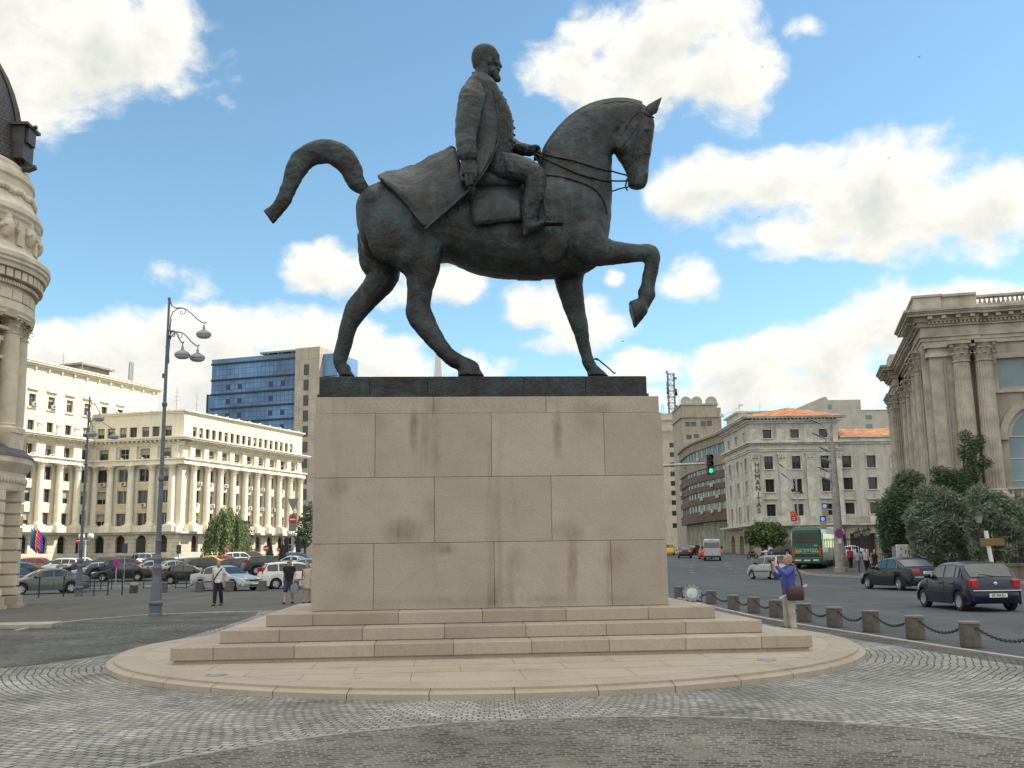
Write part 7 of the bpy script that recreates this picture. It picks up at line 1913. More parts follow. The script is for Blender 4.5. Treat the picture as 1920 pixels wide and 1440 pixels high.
 # farther rows, seen mostly as roofs
 far = [(40, 1064, 'sedan', P_NAVY, 'navy saloon in the second row near the stone tower'), (75, 1058, 'wagon', P_RED, 'red estate car in the rows below the flags'), (118, 1060, 'wagon', P_WHITE, 'white estate car in the row behind the taupe saloon'), (150, 1056, 'sedan', P_WHITE, 'white saloon below the arched palace windows'), (178, 1064, 'hatch', P_PALE, 'pale blue hatchback left of the second lamp post'),
           (192, 1058, 'wagon', P_GREY, 'grey estate car between the navy off-road car and the palace'), (222, 1056, 'wagon', P_MAR, 'maroon estate car in front of the palace door'), (250, 1060, 'sedan', P_WHITE, 'white saloon in front of the palace door'), (262, 1053, 'suv', P_PALE, 'pale off-road car against the palace wall'), (290, 1061, 'wagon', P_GREY, 'dark grey estate car left of the tall lamp post'),
           (318, 1060, 'sedan', P_SILV, 'silver saloon in the row right of the tall lamp post'), (345, 1058, 'hatch', P_WHITE, 'white hatchback near the palace corner'), (372, 1062, 'wagon', P_PALE, 'pale blue estate car left of the willow tree'), (392, 1056, 'sedan', P_YEL, 'yellow taxi under the willow tree'), (415, 1056, 'sedan', P_RED, 'red saloon under the willow tree'),
           (440, 1061, 'sedan', P_GREY, 'grey saloon right of the willow tree'), (452, 1054, 'suv', P_WHITE, 'white pickup under the dark spruce'), (478, 1053, 'suv', P_MAR, 'maroon people carrier right of the dark spruce'), (500, 1062, 'sedan', P_TAUPE, 'taupe saloon left of the traffic lights'), (522, 1056, 'hatch', P_BLACK, 'black hatchback between the small cypresses'), (545, 1059, 'sedan', P_WHITE, 'white saloon behind the traffic lights'),
           (560, 1054, 'wagon', P_BLUE, 'blue car with a blue tarpaulin colour by the pedestal'), (568, 1063, 'hatch', P_PALE, 'pale hatchback at the pedestal edge'), (10, 1070, 'hatch', P_GREY, 'grey hatchback mostly hidden by the stone tower'), (230, 1066, 'sedan', P_BLACK, 'black saloon right behind the navy off-road car'), (355, 1068, 'hatch', P_BLACK, 'black hatchback behind the dark grey people carrier')]
 rr = random.Random(4)
 protos = {}
 for i, (px, py, k, pm, lb) in enumerate(far):
  head = rr.choice((172, 186, 8, 200, 25, 195)); p = gp(px, py)
  # rows sit 72-128 m away
  Yd = 72 + (1070 - py) * 3.1; q = at(px, 1060, Yd); loc = (q.x, Yd, gz(Yd)); rz = R(head) - pi
  if k not in protos:
   t = make_car(k, lb, pm, loc, rz, group=V_, detail=False, name={'sedan': 'saloon_car', 'suv': 'off_road_car', 'wagon': 'estate_car', 'hatch': 'hatchback'}[k]); protos[k] = t
  else:
   t = dup(protos[k], loc, rz, lb)
   for ch in t.children:
    if ch.type == 'MESH' and ch.name.split('.')[0] in ('body', 'front_bumper', 'rear_bumper', 'wing_mirror', 'door_handle'):
     ch.data = ch.data.copy(); ch.data.materials[0] = pm
build_cars()
# ------------------------------------------------------------------ lamps, bollards, signs
M_LPOLE = mk('lamp_paint', (.12, .135, .165), .5, .2, var=.2, scale=3); M_LHEAD = mk('lamp_head_grey', (.24, .26, .28), .4, .3); M_LGLASS = mk('lamp_glass', (.45, .46, .45), .2)
M_CONC = mk('pole_concrete', (.27, .26, .24), .85, var=.35, scale=2.5, bump=.2); M_STEEL = mk('galvanised', (.36, .38, .39), .45, .5, var=.15); M_BLACKM = mk('black_iron', (.018, .02, .02), .5); M_GRAN = mk('bollard_granite', (.105, .09, .083), .8, var=.3, scale=7, bump=.25); M_CHAIN = mk('chain_iron', (.045, .04, .038), .6, .5)
M_RED = mk('sign_red', (.50, .012, .016), .4); M_WHITE = mk('sign_white', (.68, .68, .66), .45); M_SBACK = mk('sign_back', (.20, .21, .215), .5, .4); M_SBLUE = mk('sign_blue', (.03, .09, .42), .45); M_BOX = mk('signal_black', (.012, .013, .013), .5)
def build_lamp(loc, label, rotz, arms):
 t = thing('street_lamp', label, 'street lamp', loc, rotz, 'tall ornate street lamps')
 mb = MB(); mb.lathe([(.36, 0), (.36, .10), (.33, .13), (.345, .36), (.40, .42), (.40, .47), (.33, .52), (.29, .80), (.24, 1.25), (.215, 1.45), (.24, 1.50), (.26, 1.58), (.22, 1.66), (.19, 1.70), (.21, 1.78), (.24, 1.86), (.20, 1.94), (.165, 2.0)], n=16); mb.build('base', M_LPOLE, t, smooth=35)
 mb = MB(); mb.lathe([(.155, 2.0), (.16, 2.4), (.19, 2.45), (.15, 2.5), (.125, 4.4), (.165, 4.45), (.165, 4.52), (.12, 4.58), (.10, 6.9), (.145, 6.95), (.16, 7.02), (.10, 7.08), (.085, 8.95), (.11, 8.98), (.08, 9.02), (.065, 10.6), (.09, 10.62), (.09, 10.68), (.03, 10.72)], n=14); mb.box(-.2, -.09, -.07, .07, 7.9, 8.05); mb.build('pole', M_LPOLE, t, smooth=35)
 for ang, z, L in arms:
  A0 = M.Rotation(R(ang), 4, 'Z'); kz = .62; A = A0 @ M.Translation((0, 0, z * (1 - kz))) @ M.Diagonal((.73, 1, kz, 1))
  mb = MB(A)
  mb.tube([(.05, 0, z), (.14, 0, z - .28), (.34, 0, z - .42), (.60, 0, z - .42), (.86, 0, z - .52), (1.1, 0, z - .75), (L * .78, 0, z - 1.05), (L - .10, 0, z - 1.30), (L, 0, z - 1.34), (L + .1, 0, z - 1.27)], [.035, .03, .03, .028, .028, .028, .028, .03, .03, .02], 7)
  mb.tube([(.10, 0, z - 1.35), (.12, 0, z - .9), (.22, 0, z - .62), (.42, 0, z - .47), (.60, 0, z - .45)], .022, 6)
  mb.tube([(.66 + .20 * (1 - k * .06) * cos(1.7 - k * .55), 0, z - .66 + .20 * (1 - k * .06) * sin(1.7 - k * .55)) for k in range(13)], .016, 5)
  mb.tube([(.13, 0, z - 1.0), (.10, 0, z - 1.6), (.13, 0, z - 2.0), (.12, 0, z - 2.15)], .025, 6)
  mb.build('arm', M_LPOLE, t, smooth=60)
  A = A0 @ M.Translation((L * .73, 0, z - 1.34 * kz)); h = MB(A); c = (0, 0, 0)
  h.lathe([(.02, 0), (.03, -.10), (.055, -.14), (.055, -.22), (.16, -.28), (.29, -.34), (.335, -.40), (.335, -.44), (.31, -.46)], c, 22); hd_ = h.build('lamp_head', M_LHEAD, t, smooth=40)
  g = MB(A); g.lathe([(.31, -.46), (.30, -.50), (.20, -.545), (.02, -.56)], c, 22); g.build('glass', M_LGLASS, hd_, smooth=60)
 for ch in list(t.children):
  if ch.name.split('.')[0] in ('base', 'pole'):
   for v in ch.data.vertices: v.co.x *= .58; v.co.y *= .58
  if ch.name.startswith('lamp_head'):
   z_ = max(v.co.z for v in ch.data.vertices)
   for o in (ch, *ch.children):
    c = sum((v.co for v in o.data.vertices), V()) / len(o.data.vertices)
    for v in o.data.vertices: v.co.z = z_ + (v.co.z - z_) * .95; v.co.x = c.x + (v.co.x - c.x) * .76; v.co.y = c.y + (v.co.y - c.y) * .76
 return t
def build_lamps():
 arms = [(-6, 10.58, 1.75), (-20, 9.72, 1.72), (-48, 9.72, 1.72)]
 build_lamp(gp(291, 1157), 'tall grey ornate lamp with three heads, nearest to the monument', 0, arms)
 build_lamp(gp(147, 1118), 'tall grey ornate lamp beside the grey green saloon', 0, [(-42, 10.58, 1.75), (8, 9.72, 1.9), (-57, 9.72, 1.72)])
 # concrete pole with a ladder of road lights
 p = gp(1577, 1077); t = thing('light_pole', 'thick concrete pole with six road lights fanned to the left', 'light pole', p)
 top = hd(1562, 792, p.y) - p.z; sc = p.y / 82
 mb = MB(); mb.lathe([(.50, 0), (.50, .5), (.40, .55), (.38, 2.2), (.33, 2.3), (.28, top * .55), (.21, top * .84), (.10, top * .86), (.09, top * .97), (.03, top * 1.02)], n=14); mb.build('pole', M_CONC, t, smooth=35)
 for i, (px, py, L) in enumerate(((1527, 790, 1.7), (1533, 816, 1.5), (1545, 842, 1.0), (1552, 864, .9), (1544, 880, 1.0), (1549, 898, .9))):
  q = at(px, py, p.y) - p; a = MB(); x1 = q.x + .35; z = q.z
  a.tube([(-.15, 0, z - 2.0), (-.2, 0, z - 1.2), (-.35, 0, z - .75), (x1 + .2, 0, z - .25), (x1, 0, z - .16)], .05, 6); ao = a.build('arm', M_STEEL, t, smooth=60)
  h = MB(); h.loft([[(x + o * 0, w * cos(2 * pi * k / 8), zz + hh * sin(2 * pi * k / 8)) for k in range(8)] for x, w, hh, zz, o in ((x1 + .1, .05, .04, z - .2, 0), (x1 - .15, .12, .07, z - .1, 0), (x1 - .5, .14, .08, z + .08, 0), (x1 - .8, .07, .04, z + .2, 0))]); h.build('lamp_head', M_LHEAD, t, smooth=50)
 for i, z in enumerate((hd(1560, 985, p.y), hd(1560, 945, p.y))): pass
 # blue banners and the round no-waiting sign fixed to it
 ban = mk('banner_blue', (.035, .10, .40), .6); gold = mk('banner_gold', (.42, .27, .06), .5); pale = mk('banner_pale', (.28, .33, .42), .6)
 for dx, (y0, y1), lb in ((-1.05, (943, 968), 'upper pale blue banner on the concrete pole'), (-1.25, (967, 992), 'lower pale blue banner on the concrete pole')):
  z0, z1 = hd(1565, y1, p.y), hd(1565, y0, p.y); w = .85
  b = thing('banner', lb, 'banner', (p.x + dx, p.y - .5, (z0 + z1) / 2), 0, 'banners on the concrete pole'); h = (z1 - z0) / 2
  mb = MB(); mb.cbox(-.25, .25, -.03, .03, -h, h, .01); mb.box(.25, .8, -.02, .02, -.05, .05); mb.build('panel', pale, b)
  mb = MB(); mb.box(-.235, .235, -.04, -.02, h * .15, h * .95); mb.build('blue_field', ban, b)
  mb = MB();
  for cx, cz, r_, m_ in ((-.15, h * .5, .15, 0), (.1, -h * .45, .19, 1)): mb.lathe([(r_, 0), (r_, .012), (r_ * .2, .014)], (0, 0, 0), 16); k_ = len(mb.v);
  mb.v = [(v[0] + (-.02 if i < 48 else .02), -.04 - v[2], v[1] + (h * .5 if i < 48 else -h * .45)) for i, v in enumerate(mb.v)]; mb.m = [0 if i < len(mb.f) / 2 else 1 for i in range(len(mb.f))]
  mb.build('emblem', [M_WHITE, gold], b)
 s = thing('round_sign', 'violet and red round no waiting sign on the concrete pole', 'road sign', (p.x - .1, p.y - .52, hd(1576, 1000, p.y)))
 pur = mk('sign_violet', (.14, .05, .32), .5); mb = MB()
 mb.lathe([(.34, 0), (.34, .03), (.28, .035)], n=24); mb.lathe([(.28, .036), (.28, .04), (.02, .041)], n=24, mi=1); mb.v = [(v[0], -v[2], v[1]) for v in mb.v]; mb.build('disc', [M_RED, pur], s)
 mb = MB(M.Rotation(R(45), 4, 'Y')); mb.box(-.28, .28, -.055, -.043, -.03, .03); mb.build('bar', M_RED, s)
 mb = MB(); mb.box(-.12, .12, -.06, -.02, -.75, -.42); mb.build('plate', M_WHITE, s)
 # slim pole with two heads behind
 Yp = 118; q = at(1500, 1020, Yp); t = thing('light_pole', 'slim grey pole with two road lights in front of the corner house', 'light pole', (q.x, Yp, gz(Yp))); tp = hd(1498, 892, Yp) - gz(Yp)
 mb = MB(); mb.tube([(0, 0, 0), (0, 0, tp)], .10, 8); mb.build('pole', M_STEEL, t, smooth=50)
 for dz, dx in ((1.0, -1.4), (-.2, -1.1)):
  mb = MB(); mb.tube([(0, 0, tp - 1.2 + dz * .3), (dx * .5, 0, tp - .4 + dz), (dx, 0, tp + .1 + dz)], .04, 6); mb.build('arm', M_STEEL, t); h = MB(M.Translation((dx - .3, 0, tp + .3 + dz)) @ M.Rotation(R(38), 4, 'Y')); h.sphere((0, 0, 0), (.5, .14, .1), 10, 6); h.build('lamp_head', M_LHEAD, t, smooth=60)
 mb = MB(); mb.sphere((-.55, -.2, tp - 1.7), (.16, .22, .22), 8, 6); mb.sphere((.5, -.2, tp - 1.9), (.16, .22, .22), 8, 6); mb.tube([(-.6, -.1, tp - 1.8), (.55, -.1, tp - 1.95)], .04, 5); mb.build('spotlight', M_BOX, t, smooth=60)
 # red sign with arches, hanging on that pole
 sc_ = thing('restaurant_sign', 'red sign with a yellow double arch on the slim pole', 'sign', (q.x - .55, Yp - .05, hd(1494, 968, Yp)))
 mb = MB(); mb.cbox(-.34, .34, -.06, .08, -.56, .56, .02); mb.box(.3, .7, -.03, .03, .3, .36); mb.box(.3, .7, -.03, .03, -.36, -.3); mb.build('panel', M_RED, sc_)
 yl = mk('arch_yellow', (.80, .50, .02), .4)
 mb = MB()
 for cx in (-.11, .11): mb.tube([(cx - .12, -.08, .02), (cx - .09, -.08, .26), (cx - .04, -.08, .38), (cx, -.08, .40), (cx + .04, -.08, .38), (cx + .09, -.08, .26), (cx + .12, -.08, .02)], .03, 6)
 mb.build('arch_emblem', yl, sc_, smooth=60)
 mb = MB(); mb.tube([(.15, -.08, -.18), (.0, -.08, -.13), (-.15, -.08, -.21), (-.15, -.08, -.36), (0, -.08, -.41), (.12, -.08, -.36)], .036, 6); mb.tube([(.03, -.08, -.2), (.16, -.08, -.18), (.11, -.08, -.29)], .03, 6); mb.build('arrow_emblem', M_WHITE, sc_, smooth=60)
 # traffic light on its long arm over the road
 Yt = 52; a = at(1232, 876, Yt); b = at(1322, 869, Yt); t = thing('traffic_light', 'traffic light showing green on a long arm beside the pedestal', 'traffic light', (a.x - 2.6, Yt, 0)); o = V((a.x - 2.6, Yt, 0))
 mb = MB(); mb.tube([(0, 0, 0), (0, 0, a.z)], .11, 10); mb.tube([(0, 0, a.z - .02), (b.x - o.x, 0, b.z)], [.09, .06], 8); mb.build('mast', M_STEEL, t, smooth=50)
 cx = at(1331.5, 870, Yt).x - o.x; z0, z1 = hd(1331, 889, Yt), hd(1331, 852, Yt); hh = (z1 - z0) / 3
 mb = MB(); mb.cbox(cx - .17, cx + .17, -.12, .18, z0, z1, .03)
 for i in range(3):
  zc = z0 + hh * (i + .5); n = 12; R0 = [[(cx + r_ * cos(q0), y, zc + r_ * sin(q0)) for q0 in [R(-20) + R(220) * j / n for j in range(n + 1)]] for r_, y in ((.14, -.12), (.135, -.34), (.125, -.34), (.13, -.12))]
  mb.loft(R0, cap=False, closed=False)
 mb.build('housing', M_BOX, t)
 lens_d = mk('lens_dark', (.05, .012, .01), .2); lens_g = mk('lens_green_lit', (.02, .6, .3), .3, emit=(.04, 1, .42, .9))
 for i in range(3): mb = MB(); mb.sphere((cx, -.13, z0 + hh * (i + .5)), (.12, .03, .12), 14, 8); mb.build('lens', lens_g if i == 0 else lens_d, t, smooth=60)
build_lamps()
def sign_disc(parent, r, front, name='disc', z=0, yy=0):
 mb = MB(); mb.lathe([(r, -.012), (r, 0), (r * .96, .006)], n=28); mb.v = [(v[0], yy - v[2], v[1] + z) for v in mb.v]; return mb.build(name, front, parent)
def build_signs():
 def post(t, h, r=.035, m=M_STEEL): mb = MB(); mb.tube([(0, 0.03, 0), (0, 0.03, h)], r, 8); mb.build('post', m, t, smooth=50)
 # left of the pedestal: give-way from behind, no entry, signals
 Y = 84; p = at(546, 1100, Y); base = V((p.x, Y, gz(Y))); H = lambda py: hd(546, py, Y) - gz(Y)
 t = thing('road_sign', 'give way triangle above a no entry disc on a post at the pedestal edge', 'road sign', base); post(t, H(935))
 tr_ = MB(); s = .46; tr_.xprism([(-s, H(935)), (0, H(959)), (s, H(935))], -.03, .0); tr_.build('triangle', M_SBACK, t)
 pl = MB(); pl.loft([[(.30 * cos(q) * k, y, H(970) + .32 * sin(q) * (1 if sin(q) > 0 else 0) * k - (0 if sin(q) >= 0 else (H(970) - H(996)))) for q in [2 * pi * j / 24 for j in range(24)]] for y, k in ((.02, 1), (-.015, 1))]); pl.build('back_plate', M_SBACK, t)
 sign_disc(t, .33, M_RED, z=H(974), yy=-.03); mb = MB(); mb.box(-.24, .24, -.052, -.037, H(974) - .055, H(974) + .055); mb.build('bar', M_WHITE, t)
 t = thing('traffic_light', 'pair of black traffic lights seen from the side under the no entry sign', 'traffic light', base + V((0, .05, 0)))
 for dx in (-.52, .44):
  mb = MB(); z1, z0 = H(1007), H(1036); mb.cbox(dx - .17, dx + .17, .05, .4, z0, z1, .04)
  for k in range(3): mb.cbox(dx - .24 if dx < 0 else dx + .12, dx - .12 if dx < 0 else dx + .24, .08, .36, z0 + .06 + k * (z1 - z0) / 3, z0 + .2 + k * (z1 - z0) / 3, .02)
  mb.build('housing', M_BOX, t)
 mb = MB(); mb.cbox(-.10, .10, .02, .2, H(1032), H(1010), .02); mb.box(-.4, .3, .18, .22, H(1022), H(1020)); mb.build('bracket', M_STEEL, t)
 def simple(px, pyc, r, Y, label, kind, name='road_sign'):
  p = at(px, 1060, Y); z = hd(px, pyc, Y); g = gz(Y); t = thing(name, label, 'road sign', (p.x, Y, g)); post(t, z - g)
  z -= g
  if kind == 'noentry': sign_disc(t, r, M_RED, z=z); mb = MB(); mb.box(-r * .7, r * .7, -.03, -.008, z - r * .16, z + r * .16); mb.build('bar', M_WHITE, t)
  elif kind == 'red': sign_disc(t, r, mk('sign_pink_red', (.55, .05, .10), .5), z=z); sign_disc(t, r * .55, mk('sign_pale_pink', (.62, .25, .32), .5), 'centre', z, -.008)
  elif kind == 'pink':
   mg = mk('sign_magenta', (.42, .03, .24), .5); mb = MB(); mb.loft([[(r * .62 * cos(q), y, z + r * sin(q)) for q in [2 * pi * j / 24 for j in range(24)]] for y in (.01, -.02)]); mb.build('disc', mg, t)
   mb = MB(); mb.tube([(-r * .3, -.03, z - r * .3), (-r * .1, -.03, z + r * .3), (r * .1, -.03, z + r * .3), (r * .3, -.03, z - r * .3)], .025, 5); mb.build('symbol', mk('sign_magenta_dark', (.25, .02, .15), .5), t)
  elif kind == 'black': sign_disc(t, r, M_BOX, z=z); mb = MB(); mb.box(-.03, .03, -.03, -.008, z - r * .8, z + r * .8); mb.build('bar', M_STEEL, t)
  elif kind == 'board': mb = MB(); mb.cbox(-r, r, -.04, .04, z - r * 2, z + r * 2, .01); mb.build('board', mk('board_back', (.04, .055, .07), .4), t)
  return t
 simple(145, 1014, .33, 100, 'no entry sign with a dark panel in front of the three flags', 'noentry')
 mb = simple(134, 1030, .30, 60, 'small dark round sign behind the rail of the car park', 'black') if False else None
 simple(218, 1056, .26, 60, 'magenta oval sign on a short post at the car park rail', 'pink')
 simple(252, 1045, .26, 96, 'black round sign showing its back above the silver saloon', 'black')
 simple(422, 1029, .26, 128, 'small pink round sign in front of the willow tree', 'red')
 simple(498, 1028, .32, 108, 'no entry sign beside the dark spruce', 'noentry'); simple(521, 1030, .20, 108, 'small round no entry sign between the cypresses', 'noentry')
 simple(334, 1030, .17, 78, 'tall narrow board on a post at the palace corner', 'board'); simple(233, 1028, .19, 78, 'narrow dark board in front of the palace door', 'board')
 simple(1247, 1023, .36, 128, 'no entry sign far down the road beside the pedestal', 'noentry')
 # brown direction board and white board by the museum fence
 Y = 52; p = at(1880, 1080, Y); t = thing('direction_sign', 'brown direction board on a pale post in front of the museum', 'sign', (p.x - .3, Y, .13)); H = lambda py: hd(1875, py, Y) - .13
 mb = MB(M.Translation((-.25, 0, 0))); mb.tube([(0.15, 0, 0), (-.1, 0, H(995))], .11, 8); mb.build('post', M_WHITE, t); mb = MB(); mb.cbox(-.75, .45, -.18, -.10, H(1023), H(1009), .01); mb.build('board', mk('board_brown', (.16, .10, .025), .5, var=.15), t)
 Y = 62; p = at(1697, 1050, Y); t = thing('notice_board', 'white board with small dark figures beside the museum trees', 'sign', (p.x, Y, .13)); H = lambda py: hd(1697, py, Y) - .13
 mb = MB(); mb.cbox(-.52, .52, -.04, .04, H(1048), H(1021), .02); mb.build('board', M_WHITE, t); mb = MB()
 for x, z in ((-.2, H(1029)), (-.25, H(1041)), (.28, H(1041)), (.05, H(1035))): mb.sphere((x, -.045, z), (.035, .012, .10), 8, 6)
 mb.build('printed_figure', M_BLACKM, t); mb = MB(); mb.box(-.75, -.53, -.03, .03, H(1046), H(1024)); mb.box(.53, .8, -.03, .03, H(1046), H(1024)); mb.build('side_panel', M_CONC, t)
 mb = MB()
 for x in (-.5, .5): mb.tube([(x, .02, 0), (x, .02, H(1048))], .03, 6)
 mb.build('leg', M_STEEL, t)
build_signs()
def build_bollards():
 lab = ['farthest right bollard just past the pedestal corner', 'granite bollard standing beside the round floodlight', 'third granite bollard counted from the floodlight', 'granite bollard left of the photographing man, second away', 'granite bollard directly left of the photographing man', 'granite bollard directly right of the photographing man', 'granite bollard second to the right of the photographing man', 'granite bollard third to the right of the photographing man', 'large granite bollard, second nearest on the right', 'largest and nearest granite bollard at the right']
 pts = [(1272, 1122), (1333, 1133), (1375, 1145), (1413, 1150), (1455, 1158), (1509, 1167), (1566, 1177), (1635, 1186), (1719, 1200), (1824, 1216)]
 P = [gp(*q) for q in pts]
 # even them out along the kerb
 P2 = []
 for i, p in enumerate(P): P2.append(V((p.x + .06, p.y + .2, .012)))
 P2.append(V((P2[-1].x + .38, P2[-1].y - 2.1, .012)))
 mb = MB(); mb.lathe([(.19, 0), (.185, .40), (.178, .425), (.02, .43)], n=24)
 for k in range(1): pass
 me = mesh_of(mb, 'shaft', M_GRAN, 40); mc = MB(); mc.lathe([(.195, .425), (.195, .455), (.18, .465), (.02, .47)], n=24); mec = mesh_of(mc, 'cap', mk('bollard_cap', (.17, .16, .155), .75, var=.2, scale=8), 40)
 mr = MB();
 for s in (-1, 1): mr.tube([(s * .18, 0, .34), (s * .24, 0, .34)], .02, 6);
 mer = mesh_of(mr, 'chain_ring', M_CHAIN)
 def one(p, lb, grp, tilt=0):
  t = thing('bollard', lb, 'bollard', p, 0, grp); t.rotation_euler = (tilt, tilt * .6, 0)
  put(t, me, M.Identity(4), 'shaft'); put(t, mec, M.Identity(4), 'cap'); return t
 for p, lb in zip(P2[:-1], lab): one(p, lb, 'granite bollards along the kerb')
 def chain(a, b, lb, sag=.17):
  d = b - a; L = d.length; n = int(L / .062); mb = MB(); rot = atan2(d.y, d.x)
  prev = None
  for i in range(n + 1):
   f = i / n; z = -4 * sag * f * (1 - f); q = d * f + V((0, 0, z))
   ang = atan2(-4 * sag * (1 - 2 * f), L)
   T_ = M.Translation(q) @ M.Rotation(rot, 4, 'Z') @ M.Rotation(-ang, 4, 'Y') @ M.Rotation(pi / 2 * (i % 2), 4, 'X')
   sub = MB(T_); sub.tube([(.042 * cos(k) , .024 * sin(k), 0) for k in [2 * pi * j / 8 for j in range(8)]], .0095, 5, closed=True)
   mb.add(sub.v, sub.f)
  o = mb.build('chain', M_CHAIN, smooth=60, loc=a); return tag(o, lb, 'chain', 'chains between the bollards')
 cl = ['chain from the pedestal corner bollard to the floodlight bollard', 'short chain just right of the round floodlight', 'chain two gaps left of the photographing man', 'chain one gap left of the photographing man', 'chain passing behind the photographing man', 'chain just right of the photographing man', 'second chain to the right of the photographing man', 'third chain to the right of the photographing man', 'chain between the two nearest granite bollards', 'nearest chain running out of the right edge']
 for i in range(len(P2) - 1):
  a, b = P2[i], P2[i + 1]; d = (b - a).normalized() * .19
  chain(a + d + V((0, 0, .36)), b - d + V((0, 0, .36)), cl[i])
 # the same bollards at the far left of the square
 L_ = [(250, 1108, 'tilted stone bollard right of the second lamp post', .35), (306, 1107, 'stone bollard just right of the tall lamp post', 0), (374, 1107, 'stone bollard in front of the rear wheel of the silver saloon', 0), (430, 1107, 'stone bollard below the middle of the silver saloon', 0), (492, 1107, 'stone bollard in front of the silver saloon headlight', 0), (553, 1106, 'stone bollard beside the young man in black', 0)]
 Q = []
 for px, py, lb, tl in L_:
  p = gp(px, py); p.y = 58 ; p.x = at(px, py, 58).x; p.z = .012; Q.append(p); t = one(p, lb, 'stone bollards before the car park', tl); t.scale = (1.25, 1.25, 1.25)
 for i, lb in ((0, 'chain behind the tall lamp post before the car park'), (1, 'chain left of the silver saloon before the car park')): chain(Q[i] + V((.25, 0, .5)), Q[i + 1] + V((-.25, 0, .5)), lb, .25)
 # round floodlight on the ground
 p = gp(1305, 1130); t = thing('floodlight', 'round floodlight with a glass face lying by the bollards', 'floodlight', (p.x - .15, p.y - .1, .012), R(-8))
 T_ = M.Translation((0, 0, .30)) @ M.Rotation(R(62), 4, 'X')
 mb = MB(T_); mb.lathe([(.05, -.34), (.16, -.30), (.27, -.12), (.32, .05), (.345, .06), (.345, .10), (.31, .10)], n=28); mb.build('housing', mk('floodlight_grey', (.16, .17, .17), .45, .4), t, smooth=40)
 mb = MB(T_); mb.lathe([(.31, .085), (.2, .10), (.02, .105)], n=28); mb.build('lens', mk('floodlight_glass', (.36, .42, .39), .06, var=.25, scale=5), t, smooth=60)
 mb = MB(T_)
 for k in range(12): q = 2 * pi * k / 12; mb.box(.33 * cos(q) - .02, .33 * cos(q) + .02, .33 * sin(q) - .02, .33 * sin(q) + .02, .05, .125)
 mb.build('clip', M_BLACKM, t)
 mb = MB(); mb.tube([(-.36, 0, .3), (-.34, 0, .05), (.34, 0, .05), (.36, 0, .3)], .022, 6); mb.box(-.16, .16, -.12, .12, 0, .05); mb.build('stand', M_BLACKM, t)
 # low rails of the car park
 mats = M_BLACKM
 for i in range(13):
  px = 118 + i * 28; q = at(px, 1085, 66.5 - .35 * abs(i - 3));
  t = tag(MB().build('rail_post', mats), 'thin black post'); bpy.data.objects.remove(t)
 rl = thing('barrier_rail', 'low black rail of thin posts in front of the parked cars', 'railing', (at(150, 1085, 66).x, 66, 0)); x0 = rl.location.x; x1 = at(470, 1085, 66).x
 n = 16
 for i in range(n + 1): mb = MB(); x = (x1 - x0) * i / n; mb.tube([(x, 0, 0), (x, 0, .95)], .035, 6); mb.sphere((x, 0, .97), .05, 6, 5); mb.build('post', M_BLACKM, rl)
 mb = MB(); mb.tube([(0, 0, .5), (x1 - x0, 0, .5)], .02, 5); mb.build('rail', M_BLACKM, rl)
 p = at(176, 1112, 55); t = thing('barrier', 'small black barrier frame beside the second lamp post', 'barrier', (p.x, 55, 0))
 for x in (-.75, .0, .75): mb = MB(); mb.tube([(x, 0, 0), (x, 0, 1.05 if x else .8)], .035, 6); mb.box(x - .1, x + .1, -.1, .1, 0, .03); mb.build('post', M_BLACKM, t)
 mb = MB()
 for z in (.25, .5, .75, 1.0): mb.tube([(-.75, 0, z), (.75, 0, z)], .022, 5)
 mb.build('bar', M_BLACKM, t)
 for i, (px, Y, lb) in enumerate(((73, 53, 'thin black post in front of the grey green saloon door'), (119, 54, 'thin black post in front of the grey green saloon rear wheel'), (229, 55, 'thin black post between the lamp posts'))):
  p = at(px, 1110, Y); t = thing('post', lb, 'post', (p.x, Y, .004), 0, 'thin black posts on the square'); mb = MB(); mb.tube([(0, 0, 0), (0, 0, 1.25 if i == 2 else 1.0)], .04, 6); mb.build('shaft', M_BLACKM, t); mb = MB(); mb.sphere((0, 0, 1.27 if i == 2 else 1.02), .06, 8, 6); mb.build('knob', M_BLACKM, t)
 # globe lamp by the palace
 p = at(159, 1050, 100); t = thing('globe_lamp', 'white two globe lamp in front of the palace wall', 'street lamp', (p.x, 100, gz(100))); mb = MB(); mb.tube([(0, 0, 0), (0, 0, 3.4)], .08, 8); mb.tube([(-.45, 0, 3.35), (.45, 0, 3.35)], .05, 6); mb.build('pole', M_WHITE, t)
 for s in (-1, 1): mb = MB(); mb.sphere((s * .45, 0, 3.75), .32, 12, 8); mb.build('globe', M_WHITE, t, smooth=60)
build_bollards()
